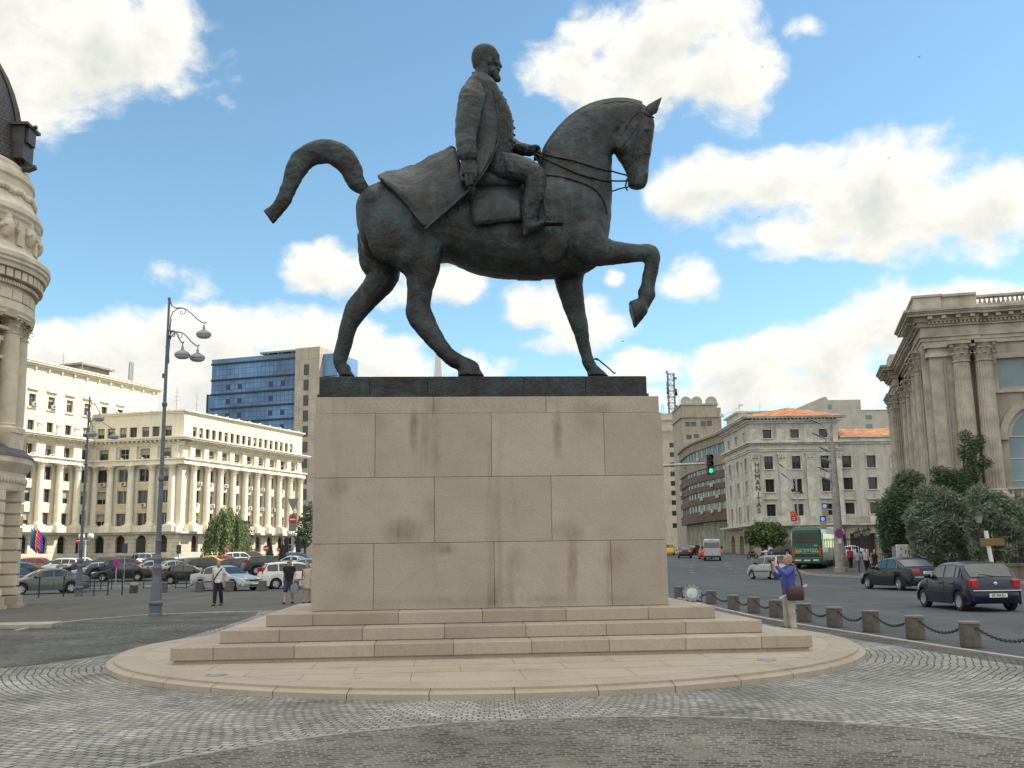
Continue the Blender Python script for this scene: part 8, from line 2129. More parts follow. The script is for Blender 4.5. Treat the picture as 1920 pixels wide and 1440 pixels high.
def build_museum_fence():
 # low wall with pillars and iron railings along the museum pavement
 mw = ashlar('fence_stone', (.36, .31, .24), 0, .5, streak=.4)
 a, b = V((25.6, 68, .13)), V((36.5, 44, .13)); t = thing('fence_wall', 'low stone wall with capped pillars and black iron railings before the museum', 'fence', a); d = b - a; L = d.length; rz = atan2(d.y, d.x); t.rotation_euler.z = rz
 mb = MB(); mb.box(0, L, -.25, .25, 0, .62); mb.box(0, L, -.33, .33, .62, .78); mb.build('wall', mw, t)
 for x in (0.4, 5.2, 7.6, 13.5, 19, L - .5): mb = MB(); mb.box(x - .4, x + .4, -.4, .4, .0, 1.12); mb.box(x - .52, x + .52, -.52, .52, 1.12, 1.26); mb.box(x - .38, x + .38, -.38, .38, 1.26, 1.36); mb.build('pillar', mw, t)
 mb = MB()
 n = int(L / .22)
 for i in range(n):
  x = .8 + i * .22
  if x > L - .6: break
  mb.box(x - .012, x + .012, -.012, .012, .78, 2.55); mb.add([(x - .03, 0, 2.5), (x + .03, 0, 2.5), (x, 0, 2.72), (x, .02, 2.5)], [(0, 1, 2), (1, 3, 2), (3, 0, 2)])
 for z in (.9, 1.5, 2.4): mb.box(.5, L - .5, -.02, .02, z, z + .05)
 mb.build('railing', M_BLACKM, t)
 # a second railing nearer the corner, in front of the far pavement
 a, b = V((26.4, 100, .6)), V((31, 78, .2)); t = thing('iron_fence', 'tall black iron fence at the far end of the museum garden', 'fence', a); d = b - a; L = d.length; t.rotation_euler.z = atan2(d.y, d.x); mb = MB()
 for i in range(int(L / .3)): x = i * .3; mb.box(x - .015, x + .015, -.015, .015, -.3, 2.3)
 for z in (.3, 2.1): mb.box(0, L, -.02, .02, z, z + .06)
 mb.build('railing', M_BLACKM, t); mb = MB(); mb.box(0, L, -.2, .2, -.6, .4); mb.build('wall', mw, t)
 # black lantern posts
 def lantern(px, pyt, Y, lb):
  p = at(px, 1060, Y); g = gz(Y) + .13; h = hd(px, pyt, Y) - g; t = thing('lantern_post', lb, 'street lamp', (p.x, Y, g), 0, 'black lantern posts by the museum'); k = h / 4.2
  mb = MB(); mb.lathe([(.20 * k, 0), (.20 * k, .3 * k), (.10 * k, .5 * k), (.07 * k, .9 * k), (.05 * k, 3.1 * k), (.11 * k, 3.15 * k), (.04 * k, 3.3 * k)], n=10); mb.tube([(-.4 * k, 0, 2.9 * k), (.4 * k, 0, 2.9 * k)], .03 * k, 5); mb.build('post', M_BLACKM, t, smooth=40)
  mb = MB(); mb.loft([[(w * a_, w * b_, z) for a_, b_ in ((-1, -1), (1, -1), (1, 1), (-1, 1))] for w, z in ((.10 * k, 3.3 * k), (.19 * k, 3.75 * k))]); mb.build('lantern_glass', mk('lantern_pane', (.30, .30, .27), .2), t)
  mb = MB(); mb.loft([[(w * a_, w * b_, z) for a_, b_ in ((-1, -1), (1, -1), (1, 1), (-1, 1))] for w, z in ((.25 * k, 3.75 * k), (.23 * k, 3.82 * k), (.06 * k, 4.02 * k), (.03 * k, 4.2 * k))]); mb.build('lantern_roof', M_BLACKM, t)
 for a_ in ((1608, 993, 92, 'black lantern post left of a close group of four'), (1614, 990, 88, 'second black lantern post of the close group'), (1625, 988, 84, 'third black lantern post of the close group'), (1632, 985, 78, 'tallest black lantern post of the close group beside the trees'), (1843, 952, 56, 'black lantern post standing before the museum trees'), (1812, 995, 60, 'short black lantern post inside the museum railing')): lantern(*a_)
build_museum_fence()
# ------------------------------------------------------------------ people
M_SKIN = mk('skin', (.46, .26, .18), .55, var=.08, scale=4); M_SKIN2 = mk('skin_tanned', (.38, .205, .14), .55)
def cloth(name, c, var=.18): return mk(name, c, .85, var=var, scale=5, bump=.25, bscale=9)
def skin_mesh(name, chains, mat, parent, sub=2, vox=None):
 "one continuous surface grown round a jointed skeleton; chains share joints by name"
 mb = MB()
 for ch in chains:
  pts = [V(p[:3]) for p in ch]; rad = [p[3] for p in ch]
  q = []; m = len(ch)
  for i in range(m - 1):
   for j in range(4):
    f = j / 4; q.append((pts[i].lerp(pts[i + 1], f), rad[i] + (rad[i + 1] - rad[i]) * (f * f * (3 - 2 * f))))
  q.append((pts[-1], rad[-1]))
  sq = [p[4] if len(p) > 4 else 1 for p in ch]
  t0 = (q[0][0] - q[1][0]).normalized(); t1 = (q[-1][0] - q[-2][0]).normalized()
  P = [q[0][0] + t0 * q[0][1] * .8] + [a for a, _ in q] + [q[-1][0] + t1 * q[-1][1] * .8]
  r = [q[0][1] * .5] + [b for _, b in q] + [q[-1][1] * .5]
  mb.tube(P, r, 10)
 o = mb.build(name, mat)
 md = o.modifiers.new('fuse', 'REMESH'); md.mode = 'VOXEL'; md.voxel_size = vox or .014
 s = o.modifiers.new('relax', 'SMOOTH'); s.iterations = 3; s.factor = .5
 bpy.context.view_layer.update()
 me = bpy.data.meshes.new_from_object(o.evaluated_get(bpy.context.evaluated_depsgraph_get())); o.modifiers.clear(); o.data = me
 me.polygons.foreach_set('use_smooth', [True] * len(me.polygons)); o.parent = parent
 return o
def sect(mb, rows, n=20, cap=True):
 "stack of ellipses (cx, cy, z, rx, ry)"
 rows = [np.array(r, float) for r in rows]; out = []
 for i in range(len(rows) - 1):
  a, b, c, d = rows[max(i - 1, 0)], rows[i], rows[i + 1], rows[min(i + 2, len(rows) - 1)]
  for j in range(3):
   t = j / 3; out.append(.5 * (2 * b + (c - a) * t + (2 * a - 5 * b + 4 * c - d) * t * t + (3 * b - a - 3 * c + d) * t ** 3))
 out.append(rows[-1])
 mb.loft([[(r[0] + r[3] * cos(2 * pi * k / n), r[1] + r[4] * sin(2 * pi * k / n), r[2]) for k in range(n)] for r in out], cap)
def head(t, c, turn, hair, skin, bald=False, s=1.0, long=False, par=None):
 "head with face and ears, built looking along -y, then turned"
 T_ = M.Translation(c) @ M.Rotation(turn, 4, 'Z') @ M.Diagonal((s, s, s, 1))
 chains = None
 mb = MB(T_); sect(mb, [(0, .01, -.12, .045, .05), (0, -.012, -.085, .06, .075), (0, -.012, -.03, .070, .088), (0, -.002, .03, .075, .096), (0, .006, .08, .070, .090), (0, .010, .112, .045, .058), (0, .010, .122, .012, .016)], 18)
 mb.sphere((0, -.105, -.018), (.014, .022, .024), 8, 6); mb.sphere((0, -.088, .022), (.045, .018, .012), 8, 6); mb.sphere((0, -.092, -.060), (.026, .012, .010), 8, 6); mb.sphere((0, -.082, -.095), (.03, .022, .02), 8, 6)
 for e in (-1, 1): mb.sphere((e * .076, .012, -.012), (.010, .020, .032), 8, 6)
 return mb
def person(name, label, loc, rotz, **k):
 return thing(name, label, 'person', loc, rotz)
def hand_chain(w, d, s=1.0, curl=.5, side=V((0, 0, 1))):
 "palm and five fingers growing from wrist w in direction d"
 d = d.normalized(); a = side - d * side.dot(d); a = a.normalized(); n = d.cross(a)
 ch = [[(*w, .026 * s), (*(w + d * .045 * s), .032 * s), (*(w + d * .085 * s), .030 * s)]]
 for i, L in enumerate((.066, .078, .072, .056)):
  b = w + d * .085 * s + a * (i - 1.5) * .020 * s; ch.append([(*b, .0095 * s), (*(b + d * L * .5 * s + n * curl * .012 * s), .0085 * s), (*(b + d * L * s * (1 - curl * .35) + n * curl * .05 * s), .007 * s)])
 b = w + d * .03 * s - a * .028 * s; ch.append([(*b, .012 * s), (*(b + d * .035 * s - a * .022 * s), .010 * s), (*(b + d * .065 * s - a * .028 * s + n * .01), .008 * s)])
 return ch
def build_photographer():
 p = V((0, 0, 0)); g = gp(1482, 1181); p = V((g.x, g.y, .012))
 t = thing('person', 'grey haired man in a blue shirt holding up a camera beside the steps', 'person', p, R(0))
 # he looks to the left of the picture (-x) and a little away
 blue = cloth('blue_shirt', (.060, .085, .32)); sand = cloth('sand_trousers', (.44, .40, .33))
 # body: head, neck and both arms with hands raised to the camera
 bd = MB(); c = V((.03, 0, 1.60)); hm = head(t, c, R(-82), None, M_SKIN);
 camp = V((-.36, -.02, 1.58))
 ch = [[(.06, 0, 1.36, .07), (.05, 0, 1.46, .062), (.035, 0, 1.53, .058)]]
 el1, w1 = V((-.10, -.30, 1.27)), V((-.315, -.10, 1.48)); el2, w2 = V((-.22, .14, 1.20)), V((-.345, .05, 1.42))
 ch += [[(.07, -.20, 1.40, .055), (*el1, .046), (*w1, .030)], [(.05, .20, 1.40, .055), (*el2, .046), (*w2, .030)]]
 ch += hand_chain(w1, V((-.05, .05, .12)), 1.05, .9, V((-.5, -.2, .2))) + hand_chain(w2, V((0, -.03, .12)), 1.05, .9, V((-.6, .3, 0)))
 bd = skin_mesh('body', ch, M_SKIN, t, vox=.007)
 hd_ = hm.build('head', M_SKIN, bd, smooth=180)
 hr = MB(M.Translation(c) @ M.Rotation(R(-82), 4, 'Z')); sect(hr, [(0, .055, -.075, .05, .045), (0, .04, -.03, .074, .066), (0, .028, .03, .080, .080), (0, .018, .085, .076, .086), (0, .014, .118, .05, .06), (0, .014, .130, .012, .016)], 18); hr.build('hair', mk('grey_hair', (.30, .285, .265), .8, var=.3, scale=30), bd, smooth=180)
 sl = [[(.07, -.19, 1.40, .075), (*V((.07, -.20, 1.40)).lerp(el1, .55), .068), (*el1, .060), (*el1.lerp(w1, .55), .050), (*el1.lerp(w1, .8), .046)], [(.05, .19, 1.40, .075), (*V((.05, .20, 1.40)).lerp(el2, .5), .068), (*el2, .060), (*el2.lerp(w2, .5), .052)],
          [(.08, -.13, 1.42, .06), (.06, 0, 1.45, .07), (.06, .13, 1.42, .06)]]
 mb = MB(); sect(mb, [(.03, 0, .78, .155, .20), (.02, 0, .90, .16, .205), (.01, 0, 1.02, .165, .205), (.015, 0, 1.15, .16, .205), (.035, 0, 1.28, .145, .21), (.06, 0, 1.38, .12, .20), (.06, 0, 1.44, .085, .14), (.055, 0, 1.47, .06, .075)], 24)
 o = skin_mesh('shirt', sl, blue, None, vox=.012)
 # merge shirt trunk and sleeves into one garment
 tr_ = mb.build('shirt_trunk', blue);
 me = o.data; k = MB(); k.add([v.co.copy() for v in me.vertices], [tuple(q.vertices) for q in me.polygons]); k.add([v.co.copy() for v in tr_.data.vertices], [tuple(q.vertices) for q in tr_.data.polygons])
 bpy.data.objects.remove(o); bpy.data.objects.remove(tr_); sh = sculpt(k, 'shirt', t, blue, .013, 3, lambda me_: chisel(me_, .012, 9, 2))
 mb = MB(); lg = [[(.03, -.09, .86, .115), (.03, -.105, .70, .108), (.02, -.11, .48, .088), (.035, -.115, .25, .078), (.045, -.12, .06, .088), (.045, -.12, .035, .085)], [(.02, .09, .86, .115), (-.0, .10, .70, .108), (-.03, .11, .48, .088), (-.03, .115, .25, .078), (-.03, .12, .06, .088), (-.03, .12, .035, .085)], [(.02, -.05, .86, .13), (.02, .05, .86, .13)]]
 o = skin_mesh('trousers', lg, sand, t, vox=.014); chisel(o.data, .009, 6, 5)
 sm_ = MB()
 for y, x in ((-.12, .03), (.12, -.045)):
  sh_ = MB(); sect(sh_, [(x - .04, y, 0, .13, .05), (x - .04, y, .04, .135, .052), (x - .01, y, .075, .08, .045)], 14); sh_.build('shoe', mk('brown_shoe', (.06, .045, .035), .6), t, smooth=60)
 # things he carries: camera, bag with strap, white roll
 cm = thing('camera', 'small black camera held up by the man in the blue shirt', 'camera', p + camp, R(0)); mb = MB(); mb.cbox(-.03, .03, -.07, .07, -.045, .045, .008); mb.build('body', M_BOX, cm)
 mb = MB(); mb.lathe([(.03, 0), (.03, .05), (.024, .055)], n=14); mb.v = [(-.03 - v[2], v[0], v[1]) for v in mb.v]; mb.build('lens', M_BOX, cm, smooth=40)
 leather = mk('brown_leather', (.035, .016, .016), .45, var=.2); bg = thing('shoulder_bag', 'dark brown shoulder bag at the hip of the man in blue', 'bag', p + V((.10, -.24, .84)), R(4))
 mb = MB(); sect(mb, [(0, 0, -.17, .14, .05), (0, 0, -.15, .20, .065), (0, 0, 0, .215, .075), (.0, 0, .12, .20, .06), (0, 0, .15, .19, .045)], 20); mb.build('pouch', leather, bg, smooth=60)
 mb = MB(); sect(mb, [(0, -.012, -.02, .212, .080), (0, -.01, .08, .214, .076), (0, 0, .152, .20, .056), (0, 0, .160, .18, .03)], 20); mb.build('flap', mk('brown_leather_flap', (.055, .022, .022), .4, var=.2), bg, smooth=60)
 mb = MB(); S_ = [V((.17, .0, .14)), V((.10, -.02, .38)), V((.03, .03, .56)), V((-.03, .16, .62)), V((-.06, .32, .58)), V((.0, .42, .4)), V((.06, .44, .25))]
 mb.tube([S_[0], V((.165, .0, .3)), V((.11, -.01, .48)), V((.03, .02, .63)), V((-.03, .14, .66)), V((-.1, .3, .56)), V((-.16, .38, .3)), V((-.15, .30, .14))], .018, 6); mb.build('strap', M_BLACKM, bg, smooth=60)
 rl = thing('paper_roll', 'white paper roll pushed through the brown shoulder bag', 'paper roll', p + V((.08, -.155, .86))); mb = MB(); mb.tube([(-.33, 0, -.15), (.33, 0, .15)], .03, 14); mb.build('paper', mk('paper_white', (.50, .50, .48), .7), rl, smooth=50)
def build_walker(label, px, py, rotz, top, bottom, hair, skin, shorts=False, dress=False, stride=.16, strap=None, H=1.74, dz=.004, p=None, coarse=False, glasses=False, bag=False):
 g = p or gp(px, py); t = thing('person', label, 'person', (g.x, g.y, (gz(g.y) if not p else p.z) + (dz if not p else 0)), rotz); k = H / 1.74; v = .02 if coarse else .012
 S_ = lambda ch: [[(a[0] * k, a[1] * k, a[2] * k, a[3] * k) for a in c] for c in ch]
 st = stride
 hips = [[(-.09, 0, .92, .09), (-.095, -st * .55, .52, .062), (-.095, -st * .7, .30, .056), (-.095, -st, .09, .042), (-.095, -st - .10, .04, .036)], [(.09, 0, .92, .09), (.095, st * .3, .52, .062), (.095, st * .85, .30, .056), (.095, st * 1.2, .10, .042), (.095, st * 1.2 - .10, .05, .036)]]
 armL = [(-.19, 0, 1.42, .05), (-.25, .06 + st * .3, 1.16, .042), (-.26, -.02 + st * .5, .93, .030)]; armR = [(.19, 0, 1.42, .05), (.25, .04 - st * .3, 1.16, .042), (.26, -.10 - st * .4, .93, .030)]
 ch = hips + [armL, armR, [(0, 0, .95, .12), (0, 0, 1.15, .105), (0, 0, 1.35, .10)], [(0, 0, 1.40, .07), (0, -.01, 1.54, .05)]]
 if not coarse:
  for a in (armL, armR): ch += hand_chain(V(a[-1][:3]), V((0, -.03, -.1)), 1.0, .5, V((0, 1, 0)))
 else:
  for a in (armL, armR): ch += hand_chain(V(a[-1][:3]), V((0, -.03, -.1)), 1.3, .3, V((0, 1, 0)))
 bd = skin_mesh('body', S_(ch), skin, t, vox=v * .7)
 c = V((0, -.02, 1.62)) * k; hm = head(t, c, 0, None, skin, s=k); hm.build('head', skin, bd, smooth=180)
 hr = MB(M.Translation(c) @ M.Diagonal((k, k, k, 1))); lo = -.28 if dress else -.06
 sect(hr, [(0, .05, lo, .085 if dress else .05, .05), (0, .04, -.03, .078, .066), (0, .028, .03, .082, .082), (0, .014, .085, .077, .090), (0, .012, .118, .05, .06), (0, .012, .130, .012, .016)], 16); hr.build('hair', hair, bd, smooth=180)
 if glasses: q = MB(M.Translation(c)); q.box(-.07, .07, -.108, -.095, .0, .035); q.build('sunglasses', M_BOX, bd)
 mb = MB(); gar = [[(-.11, 0, 1.435, .07)] + [tuple(a) for a in armL[:1]] + [(-.225, .05 + st * .2, 1.24, .062)], [(.11, 0, 1.435, .07)] + [tuple(a) for a in armR[:1]] + [(.225, .03 - st * .2, 1.24, .062)]]
 if dress: rows = [(0, 0, .60, .22, .17), (0, 0, .80, .20, .16), (0, 0, 1.02, .16, .135), (0, 0, 1.25, .185, .15), (0, 0, 1.38, .175, .13), (0, 0, 1.45, .12, .09)]; gar = []
 else: rows = [(0, 0, .90, .185, .135), (0, 0, 1.05, .18, .135), (0, 0, 1.25, .20, .14), (0, 0, 1.40, .19, .12), (0, 0, 1.46, .11, .085), (0, 0, 1.49, .07, .065)]
 for gch in gar:
  gch[1] = (*gch[1][:3], .078); mb.tube([V(q[:3]) for q in gch], [q[3] for q in gch], 10)
 sect(mb, rows, 18); mb.v = [tuple(x * k for x in q) for q in mb.v]; sculpt(mb, 'dress' if dress else 'shirt', t, top, v, 2, lambda me: chisel(me, .01, 8, px))
 if not dress:
  lg = []
  for h in hips:
   pts = [(q[0], q[1], q[2], q[3] + .022) for q in (h[:2] if shorts else h[:4])]
   if shorts: pts[-1] = (pts[-1][0], pts[-1][1], .50, .095)
   lg.append(pts)
  lg.append([(-.06, 0, .92, .12), (.06, 0, .92, .12)])
  o = skin_mesh('shorts' if shorts else 'trousers', S_(lg), bottom, t, vox=v)
 elif bottom:
  q = MB(); sect(q, [(0, 0, .06, .24, .20), (0, 0, .4, .21, .17), (0, 0, .8, .205, .165)], 16); q.build('skirt', bottom, t, smooth=60)
 for h in hips:
  f = V(h[-1][:3]) * k; s2 = MB(); sect(s2, [(f.x, f.y + .02, f.z - .04, .048, .13), (f.x, f.y + .02, f.z + .0, .05, .13), (f.x, f.y + .05, f.z + .04, .04, .075)], 12); s2.build('shoe', mk('dark_shoe', (.02, .02, .022), .6), t, smooth=60)
 if strap: q = MB(); q.tube([V((.16, -.06, 1.47)) * k, V((.02, -.165, 1.25)) * k, V((-.17, -.12, .98)) * k], .022, 6); q.build('bag_strap', M_BLACKM, t)
 return t
def build_people():
 build_photographer()
 dark = mk('dark_hair', (.02, .015, .012), .7); brown = mk('brown_hair', (.10, .05, .025), .7); grey = mk('bald_grey_hair', (.22, .18, .15), .7)
 white = cloth('white_shirt', (.60, .60, .58)); navy = cloth('dark_trousers', (.012, .013, .018)); black = cloth('black_cloth', (.010, .010, .012)); dblue = cloth('blue_shorts', (.025, .045, .085))
 build_walker('man in a white shirt and dark trousers with a strap across his chest', 408, 1136, R(-5), white, navy, grey, M_SKIN2, stride=.12, strap=True, H=1.74)
 build_walker('young man in a black shirt and blue shorts with sunglasses', 541, 1132, R(-8), black, dblue, dark, M_SKIN, shorts=True, stride=.2, H=1.76, glasses=True)
 build_walker('woman in a pale dress half hidden by the pedestal edge', 575.5, 1131, R(-5), cloth('pale_dress', (.46, .38, .32)), None, brown, M_SKIN, dress=True, stride=.1, H=1.66)
 g = gp(541, 1132); bg = thing('carrier_bag', 'grey carrier bag hanging from the hand of the young man', 'bag', (g.x + .26, g.y - .18, .42)); mb = MB(); mb.loft([[(w * a, d * b, z) for a, b in ((-1, -1), (1, -1), (1, 1), (-1, 1))] for w, d, z in ((.13, .06, 0), (.15, .08, .06), (.13, .05, .3), (.05, .02, .42))]); mb.build('pouch', cloth('bag_grey', (.22, .23, .25)), bg, smooth=60)
 # distant walkers on the museum pavement
 far = [('woman in a long black dress walking on the museum pavement', 1641, 1074, 66, 0, black, black, brown, dict(dress=True)), ('man in a pale blue shirt walking away on the pavement', 1609, 1056, 76, 180, cloth('pale_blue_shirt', (.24, .34, .50)), cloth('jeans', (.10, .14, .22)), dark, {}), ('person in a red shirt walking beside the concrete pole', 1595.5, 1053, 84, 170, cloth('red_shirt', (.40, .03, .05)), navy, dark, {}),
           ('person in a white top walking in front of the dark fence', 1624, 1054, 76, 10, cloth('white_top', (.46, .47, .5)), black, dark, {}), ('person in grey close behind the walker in the white top', 1630, 1053, 79, 15, cloth('grey_top', (.2, .2, .24)), black, brown, {})]
 for lb, px, py, Y, rz, tp, bt, hr, kw in far:
  q = at(px, 1060, Y); build_walker(lb, px, py, R(rz), tp, bt, hr, M_SKIN, stride=.18, H=1.72, p=V((q.x, Y, gz(Y) + .134)), coarse=True, **kw)
build_people()
# ------------------------------------------------------------------ trees, motorcycles, clouds, birds
def leaf_mat(name, c1, c2, trans=.25):
 m, nt, b = nodes(name); N, L = nt.nodes.new, nt.links.new
 gi = N('ShaderNodeNewGeometry'); tc = N('ShaderNodeTexCoord'); n = N('ShaderNodeTexNoise'); n.inputs['Scale'].default_value = .7; L(tc.outputs['Object'], n.inputs['Vector'])
 a = N('ShaderNodeMath'); a.operation = 'MULTIPLY_ADD'; L(gi.outputs['Random Per Island'], a.inputs[0]); a.inputs[1].default_value = .6; L(n.outputs['Fac'], a.inputs[2])
 r = N('ShaderNodeMapRange'); r.inputs[1].default_value = .35; r.inputs[2].default_value = 1.15; L(a.outputs[0], r.inputs[0])
 mx = N('ShaderNodeMix'); mx.data_type = 'RGBA'; L(r.outputs[0], mx.inputs[0]); mx.inputs[6].default_value = (*c1, 1); mx.inputs[7].default_value = (*c2, 1); L(mx.outputs[2], b.inputs['Base Color'])
 b.inputs['Roughness'].default_value = .6; b.inputs['Transmission Weight'].default_value = 0
 tl = N('ShaderNodeBsdfTranslucent'); L(mx.outputs[2], tl.inputs[0]); ms = N('ShaderNodeMixShader'); ms.inputs[0].default_value = trans; L(b.outputs[0], ms.inputs[1]); L(tl.outputs[0], ms.inputs[2]); L(ms.outputs[0], nt.nodes['Material Output'].inputs[0])
 return m
M_BARK = mk('bark', (.075, .06, .048), .9, var=.3, scale=6, bump=.5)
def leafy(mb, c, r, n, size, rr, droop=0, long=1.6, shell=.45):
 "n small leaf-sized faces through an ellipsoid clump, denser near its skin"
 c = V(c)
 for _ in range(n):
  d = V((rr.gauss(0, 1), rr.gauss(0, 1), rr.gauss(0, 1))).normalized(); q = (shell + (1 - shell) * rr.random()) if rr.random() < .8 else rr.random()
  p = c + V((d.x * r[0], d.y * r[1], d.z * r[2])) * q
  a = V((rr.gauss(0, 1), rr.gauss(0, 1), rr.gauss(0, .6) - droop)).normalized(); b = a.cross(V((rr.gauss(0, 1), rr.gauss(0, 1), rr.gauss(0, 1)))).normalized(); s = size * rr.uniform(.6, 1.3)
  mb.add([p - a * s * long / 2, p + b * s * .3, p + a * s * long / 2, p - b * s * .3], [(0, 1, 2, 3)])
def limbs(mb, base, tops, r0, rr):
 for tp in tops:
  b, e = V(base), V(tp); m = b.lerp(e, .45) + V((rr.uniform(-.2, .2), rr.uniform(-.2, .2), .15)); mb.tube([b, b.lerp(m, .5), m, m.lerp(e, .6), e], [r0 * .55, r0 * .45, r0 * .36, r0 * .22, r0 * .08], 6)
def tree(name, label, loc, trunk_h, clumps, leaf, mat, per=260, size=.28, seed=1, droop=0, r0=.22, long=1.6, group=None, cat='tree'):
 rr = random.Random(seed); t = thing(name, label, cat, loc, 0, group); mb = MB()
 mb.tube([(0, 0, -.1), (.03, 0, trunk_h * .4), (-.02, .03, trunk_h * .8), (0, 0, trunk_h)], [r0 * 1.25, r0, r0 * .85, r0 * .7], 10)
 limbs(mb, (0, 0, trunk_h * .85), [c[0] for c in clumps], r0, rr); mb.build('trunk', M_BARK, t, smooth=60)
 mb = MB()
 for c, r in clumps: leafy(mb, c, r, int(per * r[0] * r[1] * r[2] * 1.2) + 60, size, rr, droop, long)
 mb.build('crown', mat, t)
 return t
def build_trees():
 will = leaf_mat('willow_leaf', (.055, .085, .025), (.14, .185, .06)); spr = leaf_mat('spruce_needle', (.018, .035, .028), (.045, .075, .062), .1); cyp = leaf_mat('cypress_leaf', (.022, .045, .016), (.05, .085, .03), .1); silv = leaf_mat('silver_willow_leaf', (.12, .15, .105), (.23, .27, .19)); dark = leaf_mat('dark_leaf', (.05, .078, .045), (.12, .165, .09)); plane = leaf_mat('plane_leaf', (.05, .08, .025), (.15, .20, .065))
 rr = random.Random(8)
 # weeping willow in front of the palace
 Y = 138; p = at(420, 1050, Y); g = gz(Y); H = lambda py: hd(420, py, Y) - g; X = lambda px: at(px, 1050, Y).x - p.x
 t = thing('willow_tree', 'bright green weeping willow in front of the cream palace', 'tree', (p.x, Y, g)); mb = MB(); tops = []
 mb.tube([(0, 0, -.1), (.1, 0, 2), (0, 0, H(1000))], [.45, .35, .25], 8)
 lf = MB();
 for i in range(170):
  a = rr.uniform(0, 2 * pi); q = sqrt(rr.random()); rx = (X(468) - X(395)) / 2
  x = X(425) + cos(a) * q * rx; y = sin(a) * q * rx; top = H(952) - (H(952) - H(985)) * (q ** 1.5) + rr.uniform(-.6, .6); bot = max(.8, top - rr.uniform(2.2, 6.5))
  n = int((top - bot) * 11)
  for j in range(n):
   f = j / n; z = top - (top - bot) * f; px_ = x + cos(a) * f * .8 + rr.gauss(0, .12); py_ = y + sin(a) * f * .8 + rr.gauss(0, .12); s = rr.uniform(.22, .42); d = V((rr.gauss(0, .35), rr.gauss(0, .35), -1)).normalized(); b = d.orthogonal().normalized() * s * .22
   c = V((px_, py_, z)); lf.add([c, c + d * s * .5 + b, c + d * s, c + d * s * .5 - b], [(0, 1, 2, 3)])
  if i % 8 == 0: limbs(mb, (0, 0, H(1010)), [(x * .8, y * .8, top - .3)], .3, rr)
 mb.build('trunk', M_BARK, t, smooth=60); lf.build('crown', will, t)
 Y = 146; p = at(460, 1050, Y); g = gz(Y); t = thing('spruce_tree', 'dark blue green spruce right of the weeping willow', 'tree', (p.x, Y, g)); hh = hd(455, 975, Y) - g; lf = MB(); mb = MB(); mb.tube([(0, 0, -.1), (0, 0, hh)], [.28, .03], 8); mb.build('trunk', M_BARK, t)
 for k in range(17):
  z = 1.0 + (hh - 1.0) * k / 17; rad = 3.3 * (1 - z / hh) ** .8 + .15
  for j in range(16):
   a = rr.uniform(0, 2 * pi)
   for q in range(11):
    f = (q + .4) / 11; c = V((cos(a) * rad * f, sin(a) * rad * f, z - .35 * f * f * rad * .4 + rr.gauss(0, .1))); d = V((cos(a) + rr.gauss(0, .5), sin(a) + rr.gauss(0, .5), rr.gauss(-.1, .2))).normalized(); b = d.cross(V((0, 0, 1))).normalized(); s = rr.uniform(.3, .55); lf.add([c, c + d * s * .5 + b * s * .2, c + d * s, c + d * s * .5 - b * s * .2], [(0, 1, 2, 3)])
 lf.build('crown', spr, t)
 for px, py, Y, lb in ((505, 1018, 112, 'small pointed cypress left of the small no entry sign'), (529, 1022, 114, 'small pointed cypress right of the small no entry sign')):
  p = at(px, 1050, Y); g = gz(Y); hh = hd(px, py, Y) - g; t = thing('cypress_tree', lb, 'tree', (p.x, Y, g), 0, 'small cypresses in the car park'); lf = MB()
  for _ in range(1500):
   z = rr.random() ** .8 * hh; rad = .62 * min(1, (1 - z / hh) * 1.6) * sqrt(rr.uniform(.35, 1)); a = rr.uniform(0, 2 * pi); c = V((cos(a) * rad, sin(a) * rad, z)); s = .22; d = V((rr.gauss(0, .25), rr.gauss(0, .25), 1)).normalized(); b = V((-sin(a), cos(a), 0)); lf.add([c, c + d * s * .5 + b * s * .25, c + d * s, c + d * s * .5 - b * s * .25], [(0, 1, 2, 3)])
  lf.build('crown', cyp, t); mb = MB(); mb.tube([(0, 0, -.1), (0, 0, hh * .8)], [.1, .03], 6); mb.build('trunk', M_BARK, t)
 # rounded shrub behind the pedestal edge
 Y = 150; p = at(572, 1040, Y); tree('broadleaf_tree', 'dark tree between the palace and the pedestal edge', (p.x, Y, gz(Y)), 2, [((0, 0, 4.5), (1.6, 1.6, 2.6)), ((.6, .3, 7), (1.2, 1.2, 1.8)), ((-.5, 0, 3), (1.5, 1.5, 1.6))], None, dark, 60, .4, 5)
 # tree in front of the corner house
 Y = 128; p = at(1437, 1040, Y); g = gz(Y); X = lambda px: at(px, 1040, Y).x - p.x; H = lambda py: hd(1437, py, Y) - g
 cl = [((X(x), dy, H(y)), (a, a, b)) for x, y, a, b, dy in ((1415, 1000, 1.3, 1.0, 0), (1432, 990, 1.4, .9, .5), (1452, 993, 1.4, 1.0, -.3), (1466, 1003, 1.1, .9, 0), (1440, 1005, 1.5, 1.0, -.8), (1424, 1014, 1.2, .9, -.4), (1456, 1016, 1.2, .8, -.3), (1408, 1012, .9, .8, 0))]
 tree('plane_tree', 'leafy green tree in front of the corner house arcade', (p.x, Y, g), 2.6, cl, None, plane, 260, .30, 4, .2)
 # silver willows and dark trees by the museum
 Y = 61; p = at(1690, 1060, Y); X = lambda px, Y_=61: at(px, 1040, Y_).x
 def museum_tree(name, lb, pxc, Yt, cl, mat, seed, per=560, size=.17, long=2.8, droop=.5):
  c0 = at(pxc, 1050, Yt); g = .13; C = [((at(x, y, Yt + dy).x - c0.x, dy, hd(x, y, Yt + dy) - g), (a, a, b)) for x, y, a, b, dy in cl]
  return tree(name, lb, (c0.x, Yt, g), 2.2, C, None, mat, per, size, seed, droop, .2, long)
